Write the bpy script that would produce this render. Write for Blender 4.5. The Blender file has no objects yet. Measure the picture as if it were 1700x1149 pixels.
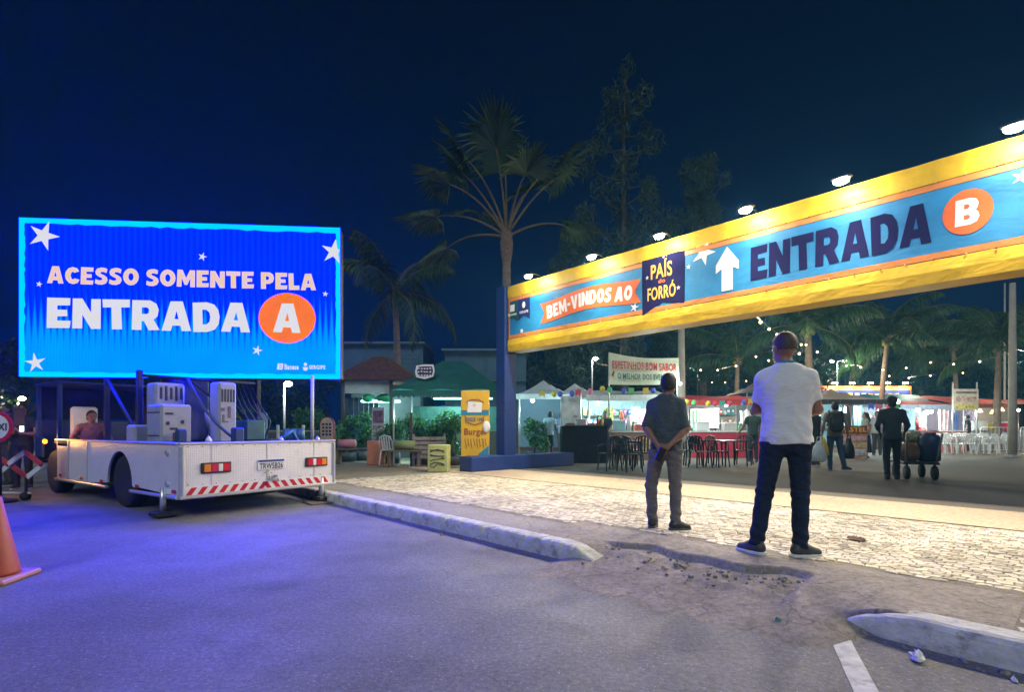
import bpy, math, random
import numpy as np
import bmesh
from mathutils import Vector, Matrix

# ------------------------------------------------------------------ camera, world, sun, exposure
scene = bpy.context.scene
COL = scene.collection
R = math.radians
random.seed(7)
RNG = np.random.default_rng(7)

F = 883.0            # focal length in photograph pixels
CAMZ = 1.20          # camera height above the road
HOR = 712.0          # horizon row in the photograph
PAV = 0.15           # pavement height above the road

cam_data = bpy.data.cameras.new('camera')
cam_data.sensor_width = 36.0
cam_data.lens = F / 1700.0 * 36.0
cam_data.shift_y = (HOR - 574.5) / 1700.0
cam_data.clip_start = 0.05
cam_data.clip_end = 2000.0
cam = bpy.data.objects.new('camera', cam_data)
COL.objects.link(cam)
cam.location = (0, 0, CAMZ)
cam.rotation_euler = (R(90), 0, 0)
scene.camera = cam

world = bpy.data.worlds.new('World')
scene.world = world
world.use_nodes = True
wn = world.node_tree.nodes
wl = world.node_tree.links
wn.clear()
w_out = wn.new('ShaderNodeOutputWorld')
w_bg = wn.new('ShaderNodeBackground')
w_tc = wn.new('ShaderNodeTexCoord')
w_sep = wn.new('ShaderNodeSeparateXYZ')
w_ramp = wn.new('ShaderNodeValToRGB')
w_ramp.color_ramp.elements[0].position = 0.0
w_ramp.color_ramp.elements[0].color = (0.0002, 0.0038, 0.019, 1)
w_ramp.color_ramp.elements[1].position = 0.75
w_ramp.color_ramp.elements[1].color = (0.0001, 0.0011, 0.0052, 1)
wl.new(w_tc.outputs['Generated'], w_sep.inputs[0])
wl.new(w_sep.outputs['Z'], w_ramp.inputs[0])
wl.new(w_ramp.outputs[0], w_bg.inputs['Color'])
w_bg.inputs['Strength'].default_value = 1.0
wl.new(w_bg.outputs[0], w_out.inputs['Surface'])

# dim, soft night light (moon and town glow) from behind the camera
sun_data = bpy.data.lights.new('sun', 'SUN')
sun_data.energy = 0.66
sun_data.angle = R(25)
sun_data.color = (0.82, 0.95, 1.0)
sun = bpy.data.objects.new('sun', sun_data)
COL.objects.link(sun)
sun.rotation_euler = (R(52), 0, R(-12))

scene.view_settings.view_transform = 'Standard'
scene.view_settings.look = 'None'
scene.view_settings.gamma = 1.0
scene.view_settings.use_curve_mapping = False
scene.view_settings.exposure = 1.0

scene.render.engine = 'CYCLES'
cy = scene.cycles
cy.use_denoising = True
cy.max_bounces = 6
cy.diffuse_bounces = 3
cy.glossy_bounces = 3
cy.transmission_bounces = 4
cy.transparent_max_bounces = 8
cy.volume_bounces = 0
cy.sample_clamp_indirect = 4.0
cy.caustics_reflective = False
cy.caustics_refractive = False

# ------------------------------------------------------------------ helpers
def at(px, py, Y):
    """Point at depth Y seen in photograph pixel (px, py)."""
    return Vector(((px - 850.0) / F * Y, Y, CAMZ - (py - HOR) / F * Y))

def ground(px, py, z=PAV):
    Y = (CAMZ - z) * F / (py - HOR)
    return Vector(((px - 850.0) / F * Y, Y, z))

def gnd(px, Y, z=PAV):
    return Vector(((px - 850.0) / F * Y, Y, z))

def s2l(c):
    return tuple(((v / 255.0) / 12.92 if v <= 10 else (((v / 255.0) + 0.055) / 1.055) ** 2.4) for v in c)

MATS = {}
def mat(name, col, rough=0.6, metal=0.0, var=0.12, scale=6.0, bump=0.0, bscale=40.0, trans=0.0, spec=0.5, dirt=None, dscale=2.0, sheen=0.0):
    """Principled material with noise-driven colour variation and optional bump and dirt."""
    if name in MATS:
        return MATS[name]
    m = bpy.data.materials.new(name)
    m.use_nodes = True
    n = m.node_tree.nodes; l = m.node_tree.links
    p = n['Principled BSDF']
    p.inputs['Roughness'].default_value = rough
    p.inputs['Metallic'].default_value = metal
    p.inputs['Specular IOR Level'].default_value = spec
    if trans:
        p.inputs['Transmission Weight'].default_value = trans
    tc = n.new('ShaderNodeTexCoord')
    nz = n.new('ShaderNodeTexNoise'); nz.inputs['Scale'].default_value = scale; nz.inputs['Detail'].default_value = 6
    l.new(tc.outputs['Object'], nz.inputs['Vector'])
    mr = n.new('ShaderNodeMapRange')
    mr.inputs['From Min'].default_value = 0.25; mr.inputs['From Max'].default_value = 0.75
    mr.inputs['To Min'].default_value = 1.0 - var; mr.inputs['To Max'].default_value = 1.0 + var
    l.new(nz.outputs['Fac'], mr.inputs['Value'])
    mx = n.new('ShaderNodeVectorMath'); mx.operation = 'SCALE'
    mx.inputs[0].default_value = col
    l.new(mr.outputs[0], mx.inputs['Scale'])
    last = mx.outputs[0]
    if dirt:
        dn = n.new('ShaderNodeTexNoise'); dn.inputs['Scale'].default_value = dscale; dn.inputs['Detail'].default_value = 8
        dn.inputs['Roughness'].default_value = 0.7
        l.new(tc.outputs['Object'], dn.inputs['Vector'])
        dr = n.new('ShaderNodeMapRange')
        dr.inputs['From Min'].default_value = 0.52; dr.inputs['From Max'].default_value = 0.72
        l.new(dn.outputs['Fac'], dr.inputs['Value'])
        mm = n.new('ShaderNodeMix'); mm.data_type = 'RGBA'
        l.new(dr.outputs[0], mm.inputs['Factor'])
        l.new(last, mm.inputs['A'])
        mm.inputs['B'].default_value = (*dirt, 1)
        last = mm.outputs['Result']
    l.new(last, p.inputs['Base Color'])
    if bump:
        bn = n.new('ShaderNodeTexNoise'); bn.inputs['Scale'].default_value = bscale; bn.inputs['Detail'].default_value = 5
        l.new(tc.outputs['Object'], bn.inputs['Vector'])
        b = n.new('ShaderNodeBump'); b.inputs['Strength'].default_value = bump; b.inputs['Distance'].default_value = 0.02
        l.new(bn.outputs['Fac'], b.inputs['Height'])
        l.new(b.outputs[0], p.inputs['Normal'])
    MATS[name] = m
    return m

def cloth(name, col, rough=.9, fold=.35, fscale=9.0, var=.08):
    """Woven cloth: fold-like distorted noise and a fine weave, both as bump."""
    m = mat(name, col, rough, var=var, scale=5, spec=.2)
    n = m.node_tree.nodes; l = m.node_tree.links; p = n['Principled BSDF']
    tc = n.new('ShaderNodeTexCoord')
    mp = n.new('ShaderNodeMapping'); mp.inputs['Scale'].default_value = (1.0, 1.0, 1.9); mp.inputs['Rotation'].default_value = (0, R(24), R(10))
    l.new(tc.outputs['Object'], mp.inputs['Vector'])
    f = n.new('ShaderNodeTexNoise'); f.inputs['Scale'].default_value = fscale; f.inputs['Detail'].default_value = 3; f.inputs['Distortion'].default_value = 1.6
    l.new(mp.outputs[0], f.inputs['Vector'])
    w = n.new('ShaderNodeTexNoise'); w.inputs['Scale'].default_value = 260; w.inputs['Detail'].default_value = 2
    l.new(tc.outputs['Object'], w.inputs['Vector'])
    b1 = n.new('ShaderNodeBump'); b1.inputs['Strength'].default_value = fold; b1.inputs['Distance'].default_value = .05
    b2 = n.new('ShaderNodeBump'); b2.inputs['Strength'].default_value = .25; b2.inputs['Distance'].default_value = .003
    l.new(f.outputs['Fac'], b1.inputs['Height']); l.new(w.outputs['Fac'], b2.inputs['Height']); l.new(b1.outputs[0], b2.inputs['Normal']); l.new(b2.outputs[0], p.inputs['Normal'])
    return m

def emat(name, col, strength):
    if name in MATS:
        return MATS[name]
    m = bpy.data.materials.new(name)
    m.use_nodes = True
    n = m.node_tree.nodes; l = m.node_tree.links
    n.clear()
    o = n.new('ShaderNodeOutputMaterial'); e = n.new('ShaderNodeEmission')
    e.inputs['Color'].default_value = (*col, 1); e.inputs['Strength'].default_value = strength
    l.new(e.outputs[0], o.inputs['Surface'])
    MATS[name] = m
    return m

def link(name, mesh, material=None, parent=None, smooth=False, loc=None, rz=None):
    o = bpy.data.objects.new(name, mesh)
    COL.objects.link(o)
    if material is not None and mesh is not None and hasattr(mesh, 'materials') and len(mesh.materials) == 0:
        mesh.materials.append(material)
    if parent is not None:
        o.parent = parent
    if smooth and mesh is not None:
        mesh.polygons.foreach_set('use_smooth', [True] * len(mesh.polygons))
    if loc is not None:
        o.location = loc
    if rz is not None:
        o.rotation_euler = (0, 0, rz)
    return o

def tag(o, label=None, cat=None, group=None, kind=None):
    if label: o['label'] = label
    if cat: o['category'] = cat
    if group: o['group'] = group
    if kind: o['kind'] = kind
    return o

def empty(name, loc=(0, 0, 0), rz=0.0, label=None, cat=None, group=None):
    o = bpy.data.objects.new(name, None)
    COL.objects.link(o)
    o.empty_display_size = 0.1
    o.location = loc
    o.rotation_euler = (0, 0, rz)
    return tag(o, label, cat, group)

CHILDREN = {}
def copy_tree(o, parent=None):
    c = o.copy()
    COL.objects.link(c)
    c.parent = parent
    for ch in list(o.children):
        copy_tree(ch, c)
    return c

class MB:
    """Collects vertices and faces, then links them as one mesh object."""
    def __init__(self):
        self.v = []; self.f = []
    def add(self, vs, fs):
        o = len(self.v)
        self.v += [tuple(p) for p in vs]
        self.f += [tuple(i + o for i in q) for q in fs]
        return self
    def box(self, c, s, rz=0.0, rx=0.0, ry=0.0):
        hx, hy, hz = s[0] / 2, s[1] / 2, s[2] / 2
        M = Matrix.Translation(c) @ Matrix.Rotation(rz, 4, 'Z') @ Matrix.Rotation(ry, 4, 'Y') @ Matrix.Rotation(rx, 4, 'X')
        vs = [M @ Vector((x, y, z)) for x in (-hx, hx) for y in (-hy, hy) for z in (-hz, hz)]
        return self.add(vs, [(0, 1, 3, 2), (4, 6, 7, 5), (0, 4, 5, 1), (2, 3, 7, 6), (0, 2, 6, 4), (1, 5, 7, 3)])
    def bbox(self, c, s, b=0.01, rz=0.0, rx=0.0, ry=0.0):
        """Box with chamfered edges."""
        hx, hy, hz = s[0] / 2, s[1] / 2, s[2] / 2
        b = min(b, hx * .9, hy * .9, hz * .9)
        M = Matrix.Translation(c) @ Matrix.Rotation(rz, 4, 'Z') @ Matrix.Rotation(ry, 4, 'Y') @ Matrix.Rotation(rx, 4, 'X')
        vs = []; idx = {}
        for sx in (-1, 1):
            for sy in (-1, 1):
                for sz in (-1, 1):
                    for k in range(3):
                        p = [sx * (hx - b), sy * (hy - b), sz * (hz - b)]
                        p[k] = (sx * hx, sy * hy, sz * hz)[k]
                        idx[(sx, sy, sz, k)] = len(vs)
                        vs.append(M @ Vector(p))
        fs = []
        for k in range(3):
            a, c2 = [i for i in range(3) if i != k]
            for s_ in (-1, 1):
                q = []
                for (u, w) in ((-1, -1), (1, -1), (1, 1), (-1, 1)):
                    t = [0, 0, 0]; t[k] = s_; t[a] = u; t[c2] = w
                    q.append(idx[(t[0], t[1], t[2], k)])
                flip = (s_ < 0) != (k == 1)
                fs.append(tuple(reversed(q)) if flip else tuple(q))
        for k in range(3):
            a, c2 = [i for i in range(3) if i != k]
            for sa in (-1, 1):
                for sc in (-1, 1):
                    def I(sk, ax):
                        t = [0, 0, 0]; t[k] = sk; t[a] = sa; t[c2] = sc
                        return idx[(t[0], t[1], t[2], ax)]
                    fs.append((I(-1, a), I(1, a), I(1, c2), I(-1, c2)))
        for sx in (-1, 1):
            for sy in (-1, 1):
                for sz in (-1, 1):
                    fs.append((idx[(sx, sy, sz, 0)], idx[(sx, sy, sz, 1)], idx[(sx, sy, sz, 2)]))
        return self.add(vs, fs)
    def cyl(self, a, b, r0, r1=None, n=12, caps=True):
        a = Vector(a); b = Vector(b)
        r1 = r0 if r1 is None else r1
        d = (b - a).normalized()
        u = d.orthogonal().normalized(); w = d.cross(u)
        vs = []
        for (c, r) in ((a, r0), (b, r1)):
            for i in range(n):
                t = 2 * math.pi * i / n
                vs.append(c + (u * math.cos(t) + w * math.sin(t)) * r)
        fs = [(i, (i + 1) % n, n + (i + 1) % n, n + i) for i in range(n)]
        if caps:
            fs.append(tuple(reversed(range(n)))); fs.append(tuple(range(n, 2 * n)))
        return self.add(vs, fs)
    def tube(self, pts, r, n=8):
        pts = [Vector(p) for p in pts]
        rs = r if isinstance(r, (list, tuple)) else [r] * len(pts)
        vs = []; fs = []
        u = None
        for i, p in enumerate(pts):
            d = (pts[min(i + 1, len(pts) - 1)] - pts[max(i - 1, 0)]).normalized()
            if u is None:
                u = d.orthogonal().normalized()
            u = (u - d * u.dot(d)).normalized()
            w = d.cross(u)
            for k in range(n):
                t = 2 * math.pi * k / n
                vs.append(p + (u * math.cos(t) + w * math.sin(t)) * rs[i])
        for i in range(len(pts) - 1):
            for k in range(n):
                fs.append((i * n + k, i * n + (k + 1) % n, (i + 1) * n + (k + 1) % n, (i + 1) * n + k))
        fs.append(tuple(reversed(range(n)))); fs.append(tuple(range((len(pts) - 1) * n, len(pts) * n)))
        return self.add(vs, fs)
    def lathe(self, prof, c=(0, 0, 0), n=20):
        vs = []; fs = []
        for (r, z) in prof:
            for k in range(n):
                t = 2 * math.pi * k / n
                vs.append((c[0] + r * math.cos(t), c[1] + r * math.sin(t), c[2] + z))
        for i in range(len(prof) - 1):
            for k in range(n):
                fs.append((i * n + k, i * n + (k + 1) % n, (i + 1) * n + (k + 1) % n, (i + 1) * n + k))
        fs.append(tuple(reversed(range(n)))); fs.append(tuple(range((len(prof) - 1) * n, len(prof) * n)))
        return self.add(vs, fs)
    def sphere(self, c, r, n=10, m=7):
        r = r if isinstance(r, (list, tuple)) else (r, r, r)
        vs = [(c[0], c[1], c[2] - r[2])]; fs = []
        for i in range(1, m):
            a = -math.pi / 2 + math.pi * i / m
            for k in range(n):
                t = 2 * math.pi * k / n
                vs.append((c[0] + r[0] * math.cos(a) * math.cos(t), c[1] + r[1] * math.cos(a) * math.sin(t), c[2] + r[2] * math.sin(a)))
        vs.append((c[0], c[1], c[2] + r[2]))
        for k in range(n):
            fs.append((0, 1 + (k + 1) % n, 1 + k))
            fs.append((len(vs) - 1, 1 + (m - 2) * n + k, 1 + (m - 2) * n + (k + 1) % n))
        for i in range(m - 2):
            for k in range(n):
                fs.append((1 + i * n + k, 1 + i * n + (k + 1) % n, 1 + (i + 1) * n + (k + 1) % n, 1 + (i + 1) * n + k))
        return self.add(vs, fs)
    def plate(self, poly, y0=-0.004, y1=0.0):
        """Polygon in the local XZ plane, front face towards -Y, given thickness."""
        n = len(poly)
        ar = sum(poly[i][0] * poly[(i + 1) % n][1] - poly[(i + 1) % n][0] * poly[i][1] for i in range(n))
        if ar < 0:
            poly = list(reversed(poly))
        vs = [(p[0], y0, p[1]) for p in poly] + [(p[0], y1, p[1]) for p in poly]
        fs = [tuple(range(n)), tuple(reversed(range(n, 2 * n)))]
        fs += [(i, i + n, (i + 1) % n + n, (i + 1) % n) for i in range(n)]
        return self.add(vs, fs)
    def mesh(self, name):
        me = bpy.data.meshes.new(name)
        me.from_pydata(self.v, [], self.f)
        me.update()
        return me
    def build(self, name, material, parent=None, smooth=False, **kw):
        return link(name, self.mesh(name), material, parent, smooth, **kw)

def np_mesh(name, V, Q):
    """Mesh from numpy arrays of vertices and quads or triangles."""
    me = bpy.data.meshes.new(name)
    V = np.asarray(V, dtype=np.float32); Q = np.asarray(Q, dtype=np.int32)
    k = Q.shape[1]
    me.vertices.add(len(V)); me.vertices.foreach_set('co', V.ravel())
    me.loops.add(Q.size); me.loops.foreach_set('vertex_index', Q.ravel())
    me.polygons.add(len(Q))
    me.polygons.foreach_set('loop_start', np.arange(0, Q.size, k, dtype=np.int32))
    me.update(calc_edges=True)
    me.validate()
    return me

def text_mesh(s, x0, x1, z0, z1, bold=0.03, y=-0.006, shear=0.0, jitter=0.0, wave=None, slant=0.0):
    """Chunky lettering as a thin mesh in the local XZ plane, fitted into a box."""
    cu = bpy.data.curves.new('lettering', 'FONT')
    cu.body = s; cu.size = 1.0; cu.offset = bold; cu.space_character = 1.0 + bold * 2.6
    cu.resolution_u = 4
    cu.extrude = 0.0
    ob = bpy.data.objects.new('lettering', cu)
    COL.objects.link(ob)
    dg = bpy.context.evaluated_depsgraph_get()
    me = bpy.data.meshes.new_from_object(ob.evaluated_get(dg))
    bpy.data.objects.remove(ob); bpy.data.curves.remove(cu)
    n = len(me.vertices)
    co = np.empty(n * 3, dtype=np.float32); me.vertices.foreach_get('co', co); co = co.reshape(-1, 3)
    mn = co.min(0); mx = co.max(0)
    u = (co[:, 0] - mn[0]) / (mx[0] - mn[0]); v = (co[:, 1] - mn[1]) / (mx[1] - mn[1])
    out = np.empty_like(co)
    out[:, 0] = x0 + u * (x1 - x0) + shear * (v - .5)
    out[:, 2] = z0 + v * (z1 - z0) + slant * (u - .5)
    if jitter:
        out[:, 2] += jitter * np.sin(u * 19.0 + 1.0)
    if wave is not None:
        out[:, 2] += wave(u)
    out[:, 1] = y
    me.vertices.foreach_set('co', out.ravel()); me.update()
    # faces must look towards -Y
    if len(me.polygons) and me.polygons[0].normal.y > 0:
        me.flip_normals()
    me.materials.clear()
    return me

BLOCK = {   # chunky hand-cut capitals: width, outline, holes
    'E': (.72, [(0, 0), (.69, .01), (.72, .25), (.32, .25), (.32, .39), (.62, .40), (.61, .61), (.32, .61), (.32, .75), (.70, .76), (.71, 1), (.01, 1)], []),
    'N': (.86, [(0, 0), (.30, .01), (.30, .46), (.57, 0), (.86, .01), (.85, 1), (.56, .99), (.56, .54), (.29, 1), (0, .99)], []),
    'T': (.84, [(.27, 0), (.58, 0), (.57, .73), (.83, .73), (.84, .99), (0, 1), (.01, .73), (.27, .73)], []),
    'R': (.86, [(0, 0), (.30, 0), (.30, .30), (.37, .30), (.52, 0), (.86, .02), (.67, .36), (.79, .48), (.82, .70), (.75, .89), (.56, 1), (0, .99)], [[(.30, .54), (.46, .54), (.52, .59), (.52, .71), (.46, .76), (.30, .76)]]),
    'A': (.92, [(0, 0), (.29, 0), (.335, .18), (.585, .18), (.63, 0), (.92, .01), (.65, 1), (.27, .99)], [[(.395, .40), (.525, .40), (.46, .68)]]),
    'D': (.84, [(0, 0), (.45, 0), (.68, .08), (.80, .26), (.84, .5), (.80, .74), (.68, .92), (.45, 1), (0, .99)], [[(.30, .25), (.42, .25), (.52, .35), (.545, .5), (.52, .65), (.42, .75), (.30, .75)]]),
    'C': (.80, [(.52, .66), (.80, .74), (.70, .92), (.45, 1), (.20, .92), (.04, .72), (0, .5), (.04, .28), (.20, .08), (.45, 0), (.70, .08), (.80, .26), (.52, .34), (.45, .27), (.36, .32), (.31, .5), (.36, .68), (.45, .73)], []),
    'O': (.90, [(.45 + .45 * math.cos(2 * math.pi * i / 16), .5 + .5 * math.sin(2 * math.pi * i / 16)) for i in range(16)], [[(.45 + .15 * math.cos(2 * math.pi * i / 10), .5 + .23 * math.sin(2 * math.pi * i / 10)) for i in range(10)]]),
    'S': (.72, [(.70, .92), (.55, .99), (.35, 1), (.12, .93), (.02, .76), (.06, .58), (.22, .47), (.40, .39), (.42, .32), (.36, .26), (.22, .25), (.03, .32), (0, .08), (.18, .01), (.40, 0), (.62, .08), (.72, .26), (.68, .44), (.52, .56), (.33, .64), (.31, .70), (.37, .75), (.48, .75), (.66, .69)], []),
    'M': (1.06, [(0, 0), (.28, 0), (.28, .52), (.45, .12), (.61, .12), (.78, .52), (.78, 0), (1.06, 0), (1.04, 1), (.74, 1), (.53, .52), (.32, 1), (.02, 1)], []),
    'P': (.78, [(0, 0), (.30, 0), (.30, .30), (.52, .31), (.72, .42), (.78, .65), (.72, .88), (.52, 1), (0, 1)], [[(.30, .54), (.43, .54), (.49, .65), (.43, .76), (.30, .76)]]),
    'L': (.64, [(0, 0), (.63, 0), (.64, .26), (.30, .26), (.30, 1), (0, 1)], []),
    'I': (.30, [(0, 0), (.30, 0), (.30, 1), (0, 1)], []),
    'V': (.90, [(.31, 0), (.59, 0), (.90, 1), (.58, 1), (.45, .42), (.32, 1), (0, 1)], []),
    '-': (.40, [(0, .38), (.4, .38), (.4, .60), (0, .60)], []),
    ' ': (.26, [], []),
    'B': (.80, [(0, 0), (.50, 0), (.72, .08), (.80, .27), (.75, .44), (.67, .52), (.74, .61), (.76, .78), (.68, .93), (.48, 1), (0, .99)], [[(.29, .21), (.44, .21), (.51, .29), (.44, .38), (.29, .38)], [(.29, .61), (.42, .61), (.48, .69), (.42, .78), (.29, .78)]]),
}
def block_word(word, x0, x1, z0, z1, y, material, parent, slant=0.0, gap=.055, wave=None):
    tot = sum(BLOCK[c][0] for c in word) + gap * (len(word) - 1)
    k = (x1 - x0) / tot; x = x0; rr = random.Random(len(word) + 3)
    for q, c in enumerate(word):
        w, out, holes = BLOCK[c]
        if not out:
            x += (w + gap) * k; continue
        bm = bmesh.new(); edges = []
        dz = slant * ((x - x0) / (x1 - x0) - .5) + rr.uniform(-.012, .012) * (z1 - z0); ro = rr.uniform(-.03, .03)
        if wave is not None:
            uu = (x + w * k / 2 - x0) / (x1 - x0); dz += wave(uu); ro += math.atan2(wave(uu + .02) - wave(uu - .02), .04 * (x1 - x0))
        def pt(p):
            u = (p[0] - w / 2) * k; v = (p[1] - .5) * (z1 - z0)
            return (x + w * k / 2 + u * math.cos(ro) - v * math.sin(ro), y, (z0 + z1) / 2 + dz + v * math.cos(ro) + u * math.sin(ro))
        for loop in [out] + holes:
            vs = [bm.verts.new(pt(p)) for p in loop]
            edges += [bm.edges.new((vs[i], vs[(i + 1) % len(vs)])) for i in range(len(vs))]
        bmesh.ops.triangle_fill(bm, edges=edges, use_beauty=True, use_dissolve=False, normal=(0, -1, 0))
        me = bpy.data.meshes.new('letter'); bm.to_mesh(me); bm.free()
        if len(me.polygons) and me.polygons[0].normal.y > 0: me.flip_normals()
        link('letter', me, material, parent)
        x += (w + gap) * k

def letters(me, material, parent):
    """Link each glyph of a text mesh as a letter of its own."""
    n = len(me.vertices); par = list(range(n))
    def find(i):
        while par[i] != i:
            par[i] = par[par[i]]; i = par[i]
        return i
    for e in me.edges:
        a, b = find(e.vertices[0]), find(e.vertices[1])
        if a != b: par[a] = b
    groups = {}
    for p in me.polygons:
        groups.setdefault(find(p.vertices[0]), []).append(tuple(p.vertices))
    for fs in groups.values():
        ids = sorted({i for f in fs for i in f}); mp = {v: q for q, v in enumerate(ids)}
        MB().add([me.vertices[i].co for i in ids], [tuple(mp[i] for i in f) for f in fs]).build('letter', material, parent)

def star_poly(cx, cz, r, rot=0.0, inner=0.36):
    return [(cx + (r if i % 2 == 0 else r * inner) * math.sin(rot + i * math.pi / 5),
             cz + (r if i % 2 == 0 else r * inner) * math.cos(rot + i * math.pi / 5)) for i in range(10)]

def ellipse_poly(cx, cz, rx, rz, n=40):
    return [(cx + rx * math.cos(2 * math.pi * i / n), cz + rz * math.sin(2 * math.pi * i / n)) for i in range(n)]

def point_light(name, loc, power, col, parent, radius=0.08):
    d = bpy.data.lights.new(name, 'POINT')
    d.energy = power; d.color = col; d.shadow_soft_size = radius
    o = bpy.data.objects.new(name, d)
    COL.objects.link(o)
    o.parent = parent
    o.location = loc
    return o

# ------------------------------------------------------------------ implicit surfaces for people
def sdf_mesh(name, prims, res, clips=(), disp=None, pad=0.03):
    """Surface net of smoothly blended rounded cones ('c') and ellipsoids ('e')."""
    lo = np.full(3, 1e9); hi = np.full(3, -1e9)
    boxes = []
    for p in prims:
        if p[0] == 'c':
            a = np.array(p[1], float); b = np.array(p[2], float); r = max(p[3], p[4])
            blo = np.minimum(a, b) - r; bhi = np.maximum(a, b) + r
        else:
            c = np.array(p[1], float); r = np.array(p[2], float)
            rr = r if len(p) < 5 or p[4] is None else np.full(3, r.max())
            blo = c - rr; bhi = c + rr
        boxes.append((blo, bhi)); lo = np.minimum(lo, blo); hi = np.maximum(hi, bhi)
    lo -= pad; hi += pad
    n = np.ceil((hi - lo) / res).astype(int) + 1
    ax = [lo[i] + res * np.arange(n[i]) for i in range(3)]
    D = np.full(n, 0.25)
    for p, (blo, bhi) in zip(prims, boxes):
        k = p[5] if p[0] == 'c' else p[3]
        m = k + 2.5 * res
        i0 = np.maximum(((blo - m - lo) / res).astype(int), 0)
        i1 = np.minimum(((bhi + m - lo) / res).astype(int) + 2, n)
        sl = tuple(slice(i0[i], i1[i]) for i in range(3))
        X = ax[0][sl[0]][:, None, None]; Y = ax[1][sl[1]][None, :, None]; Z = ax[2][sl[2]][None, None, :]
        if p[0] == 'c':
            a = np.array(p[1], float); b = np.array(p[2], float)
            ab = b - a; L = max(ab @ ab, 1e-9)
            t = ((X - a[0]) * ab[0] + (Y - a[1]) * ab[1] + (Z - a[2]) * ab[2]) / L
            tc = np.clip(t, 0, 1)
            d = np.sqrt((X - a[0] - ab[0] * tc) ** 2 + (Y - a[1] - ab[1] * tc) ** 2 + (Z - a[2] - ab[2] * tc) ** 2) - (p[3] + (p[4] - p[3]) * tc)
            if len(p) > 6 and p[6]:
                d = np.maximum(d, (t - 1) * math.sqrt(L))
        else:
            c = np.array(p[1], float); r = np.array(p[2], float)
            x = X - c[0]; y = Y - c[1]; z = Z - c[2]
            if len(p) > 4 and p[4] is not None:
                M = np.array(p[4])
                x, y, z = (M[0][0] * x + M[0][1] * y + M[0][2] * z, M[1][0] * x + M[1][1] * y + M[1][2] * z, M[2][0] * x + M[2][1] * y + M[2][2] * z)
            k0 = np.sqrt((x / r[0]) ** 2 + (y / r[1]) ** 2 + (z / r[2]) ** 2)
            k1 = np.sqrt((x / r[0] ** 2) ** 2 + (y / r[1] ** 2) ** 2 + (z / r[2] ** 2) ** 2) + 1e-9
            d = k0 * (k0 - 1) / k1
        S = D[sl]
        h = np.clip(.5 + .5 * (S - d) / k, 0, 1)
        D[sl] = S * (1 - h) + d * h - k * h * (1 - h)
    if disp is not None or clips:
        X = ax[0][:, None, None]; Y = ax[1][None, :, None]; Z = ax[2][None, None, :]
        if disp is not None:
            D = D + disp(X, Y, Z)
        for c in clips:
            D = np.maximum(D, c(X, Y, Z))
    ins = D < 0
    shp = np.array(D.shape) - 1
    cnt = np.zeros(shp); acc = [np.zeros(shp) for _ in range(3)]
    def corner(A, i, j, k):
        return A[i:i + shp[0], j:j + shp[1], k:k + shp[2]]
    for axis in range(3):
        for u in (0, 1):
            for w in (0, 1):
                o0 = [0, 0, 0]; others = [i for i in range(3) if i != axis]
                o0[others[0]] = u; o0[others[1]] = w
                o1 = list(o0); o1[axis] = 1
                A = corner(D, *o0); B = corner(D, *o1)
                ch = corner(ins, *o0) != corner(ins, *o1)
                t = np.where(ch, A / np.where(ch, A - B, 1), 0)
                cnt += ch
                for k in range(3):
                    acc[k] += np.where(ch, (t if k == axis else o0[k]), 0)
    mask = cnt > 0
    idx = np.full(shp, -1, dtype=np.int64)
    I = np.argwhere(mask)
    idx[mask] = np.arange(len(I))
    V = np.stack([lo[k] + res * (I[:, k] + acc[k][mask] / cnt[mask]) for k in range(3)], 1)
    Q = []
    for axis in range(3):
        sl0 = [slice(1, -1)] * 3; sl0[axis] = slice(0, -1)
        sl1 = [slice(1, -1)] * 3; sl1[axis] = slice(1, None)
        A = ins[tuple(sl0)]; B = ins[tuple(sl1)]
        E = np.argwhere(A != B)
        if not len(E):
            continue
        fl = A[tuple(E.T)]
        E = E + 1; E[:, axis] -= 1
        o = [i for i in range(3) if i != axis]
        def cell(du, dv):
            c = E.copy(); c[:, o[0]] += du; c[:, o[1]] += dv
            return idx[tuple(c.T)]
        q = np.stack([cell(-1, -1), cell(0, -1), cell(0, 0), cell(-1, 0)], 1)
        if axis == 1:
            fl = ~fl
        q[~fl] = q[~fl][:, ::-1]
        Q.append(q)
    Q = np.concatenate(Q)
    Q = Q[(Q >= 0).all(1)]
    me = np_mesh(name, V, Q)
    me.polygons.foreach_set('use_smooth', [True] * len(me.polygons))
    return me

def scl(p, h):
    return (p[0] * h, p[1] * h, p[2] * h)

def lerp(a, b, t):
    return tuple(a[i] + (b[i] - a[i]) * t for i in range(3))

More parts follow.
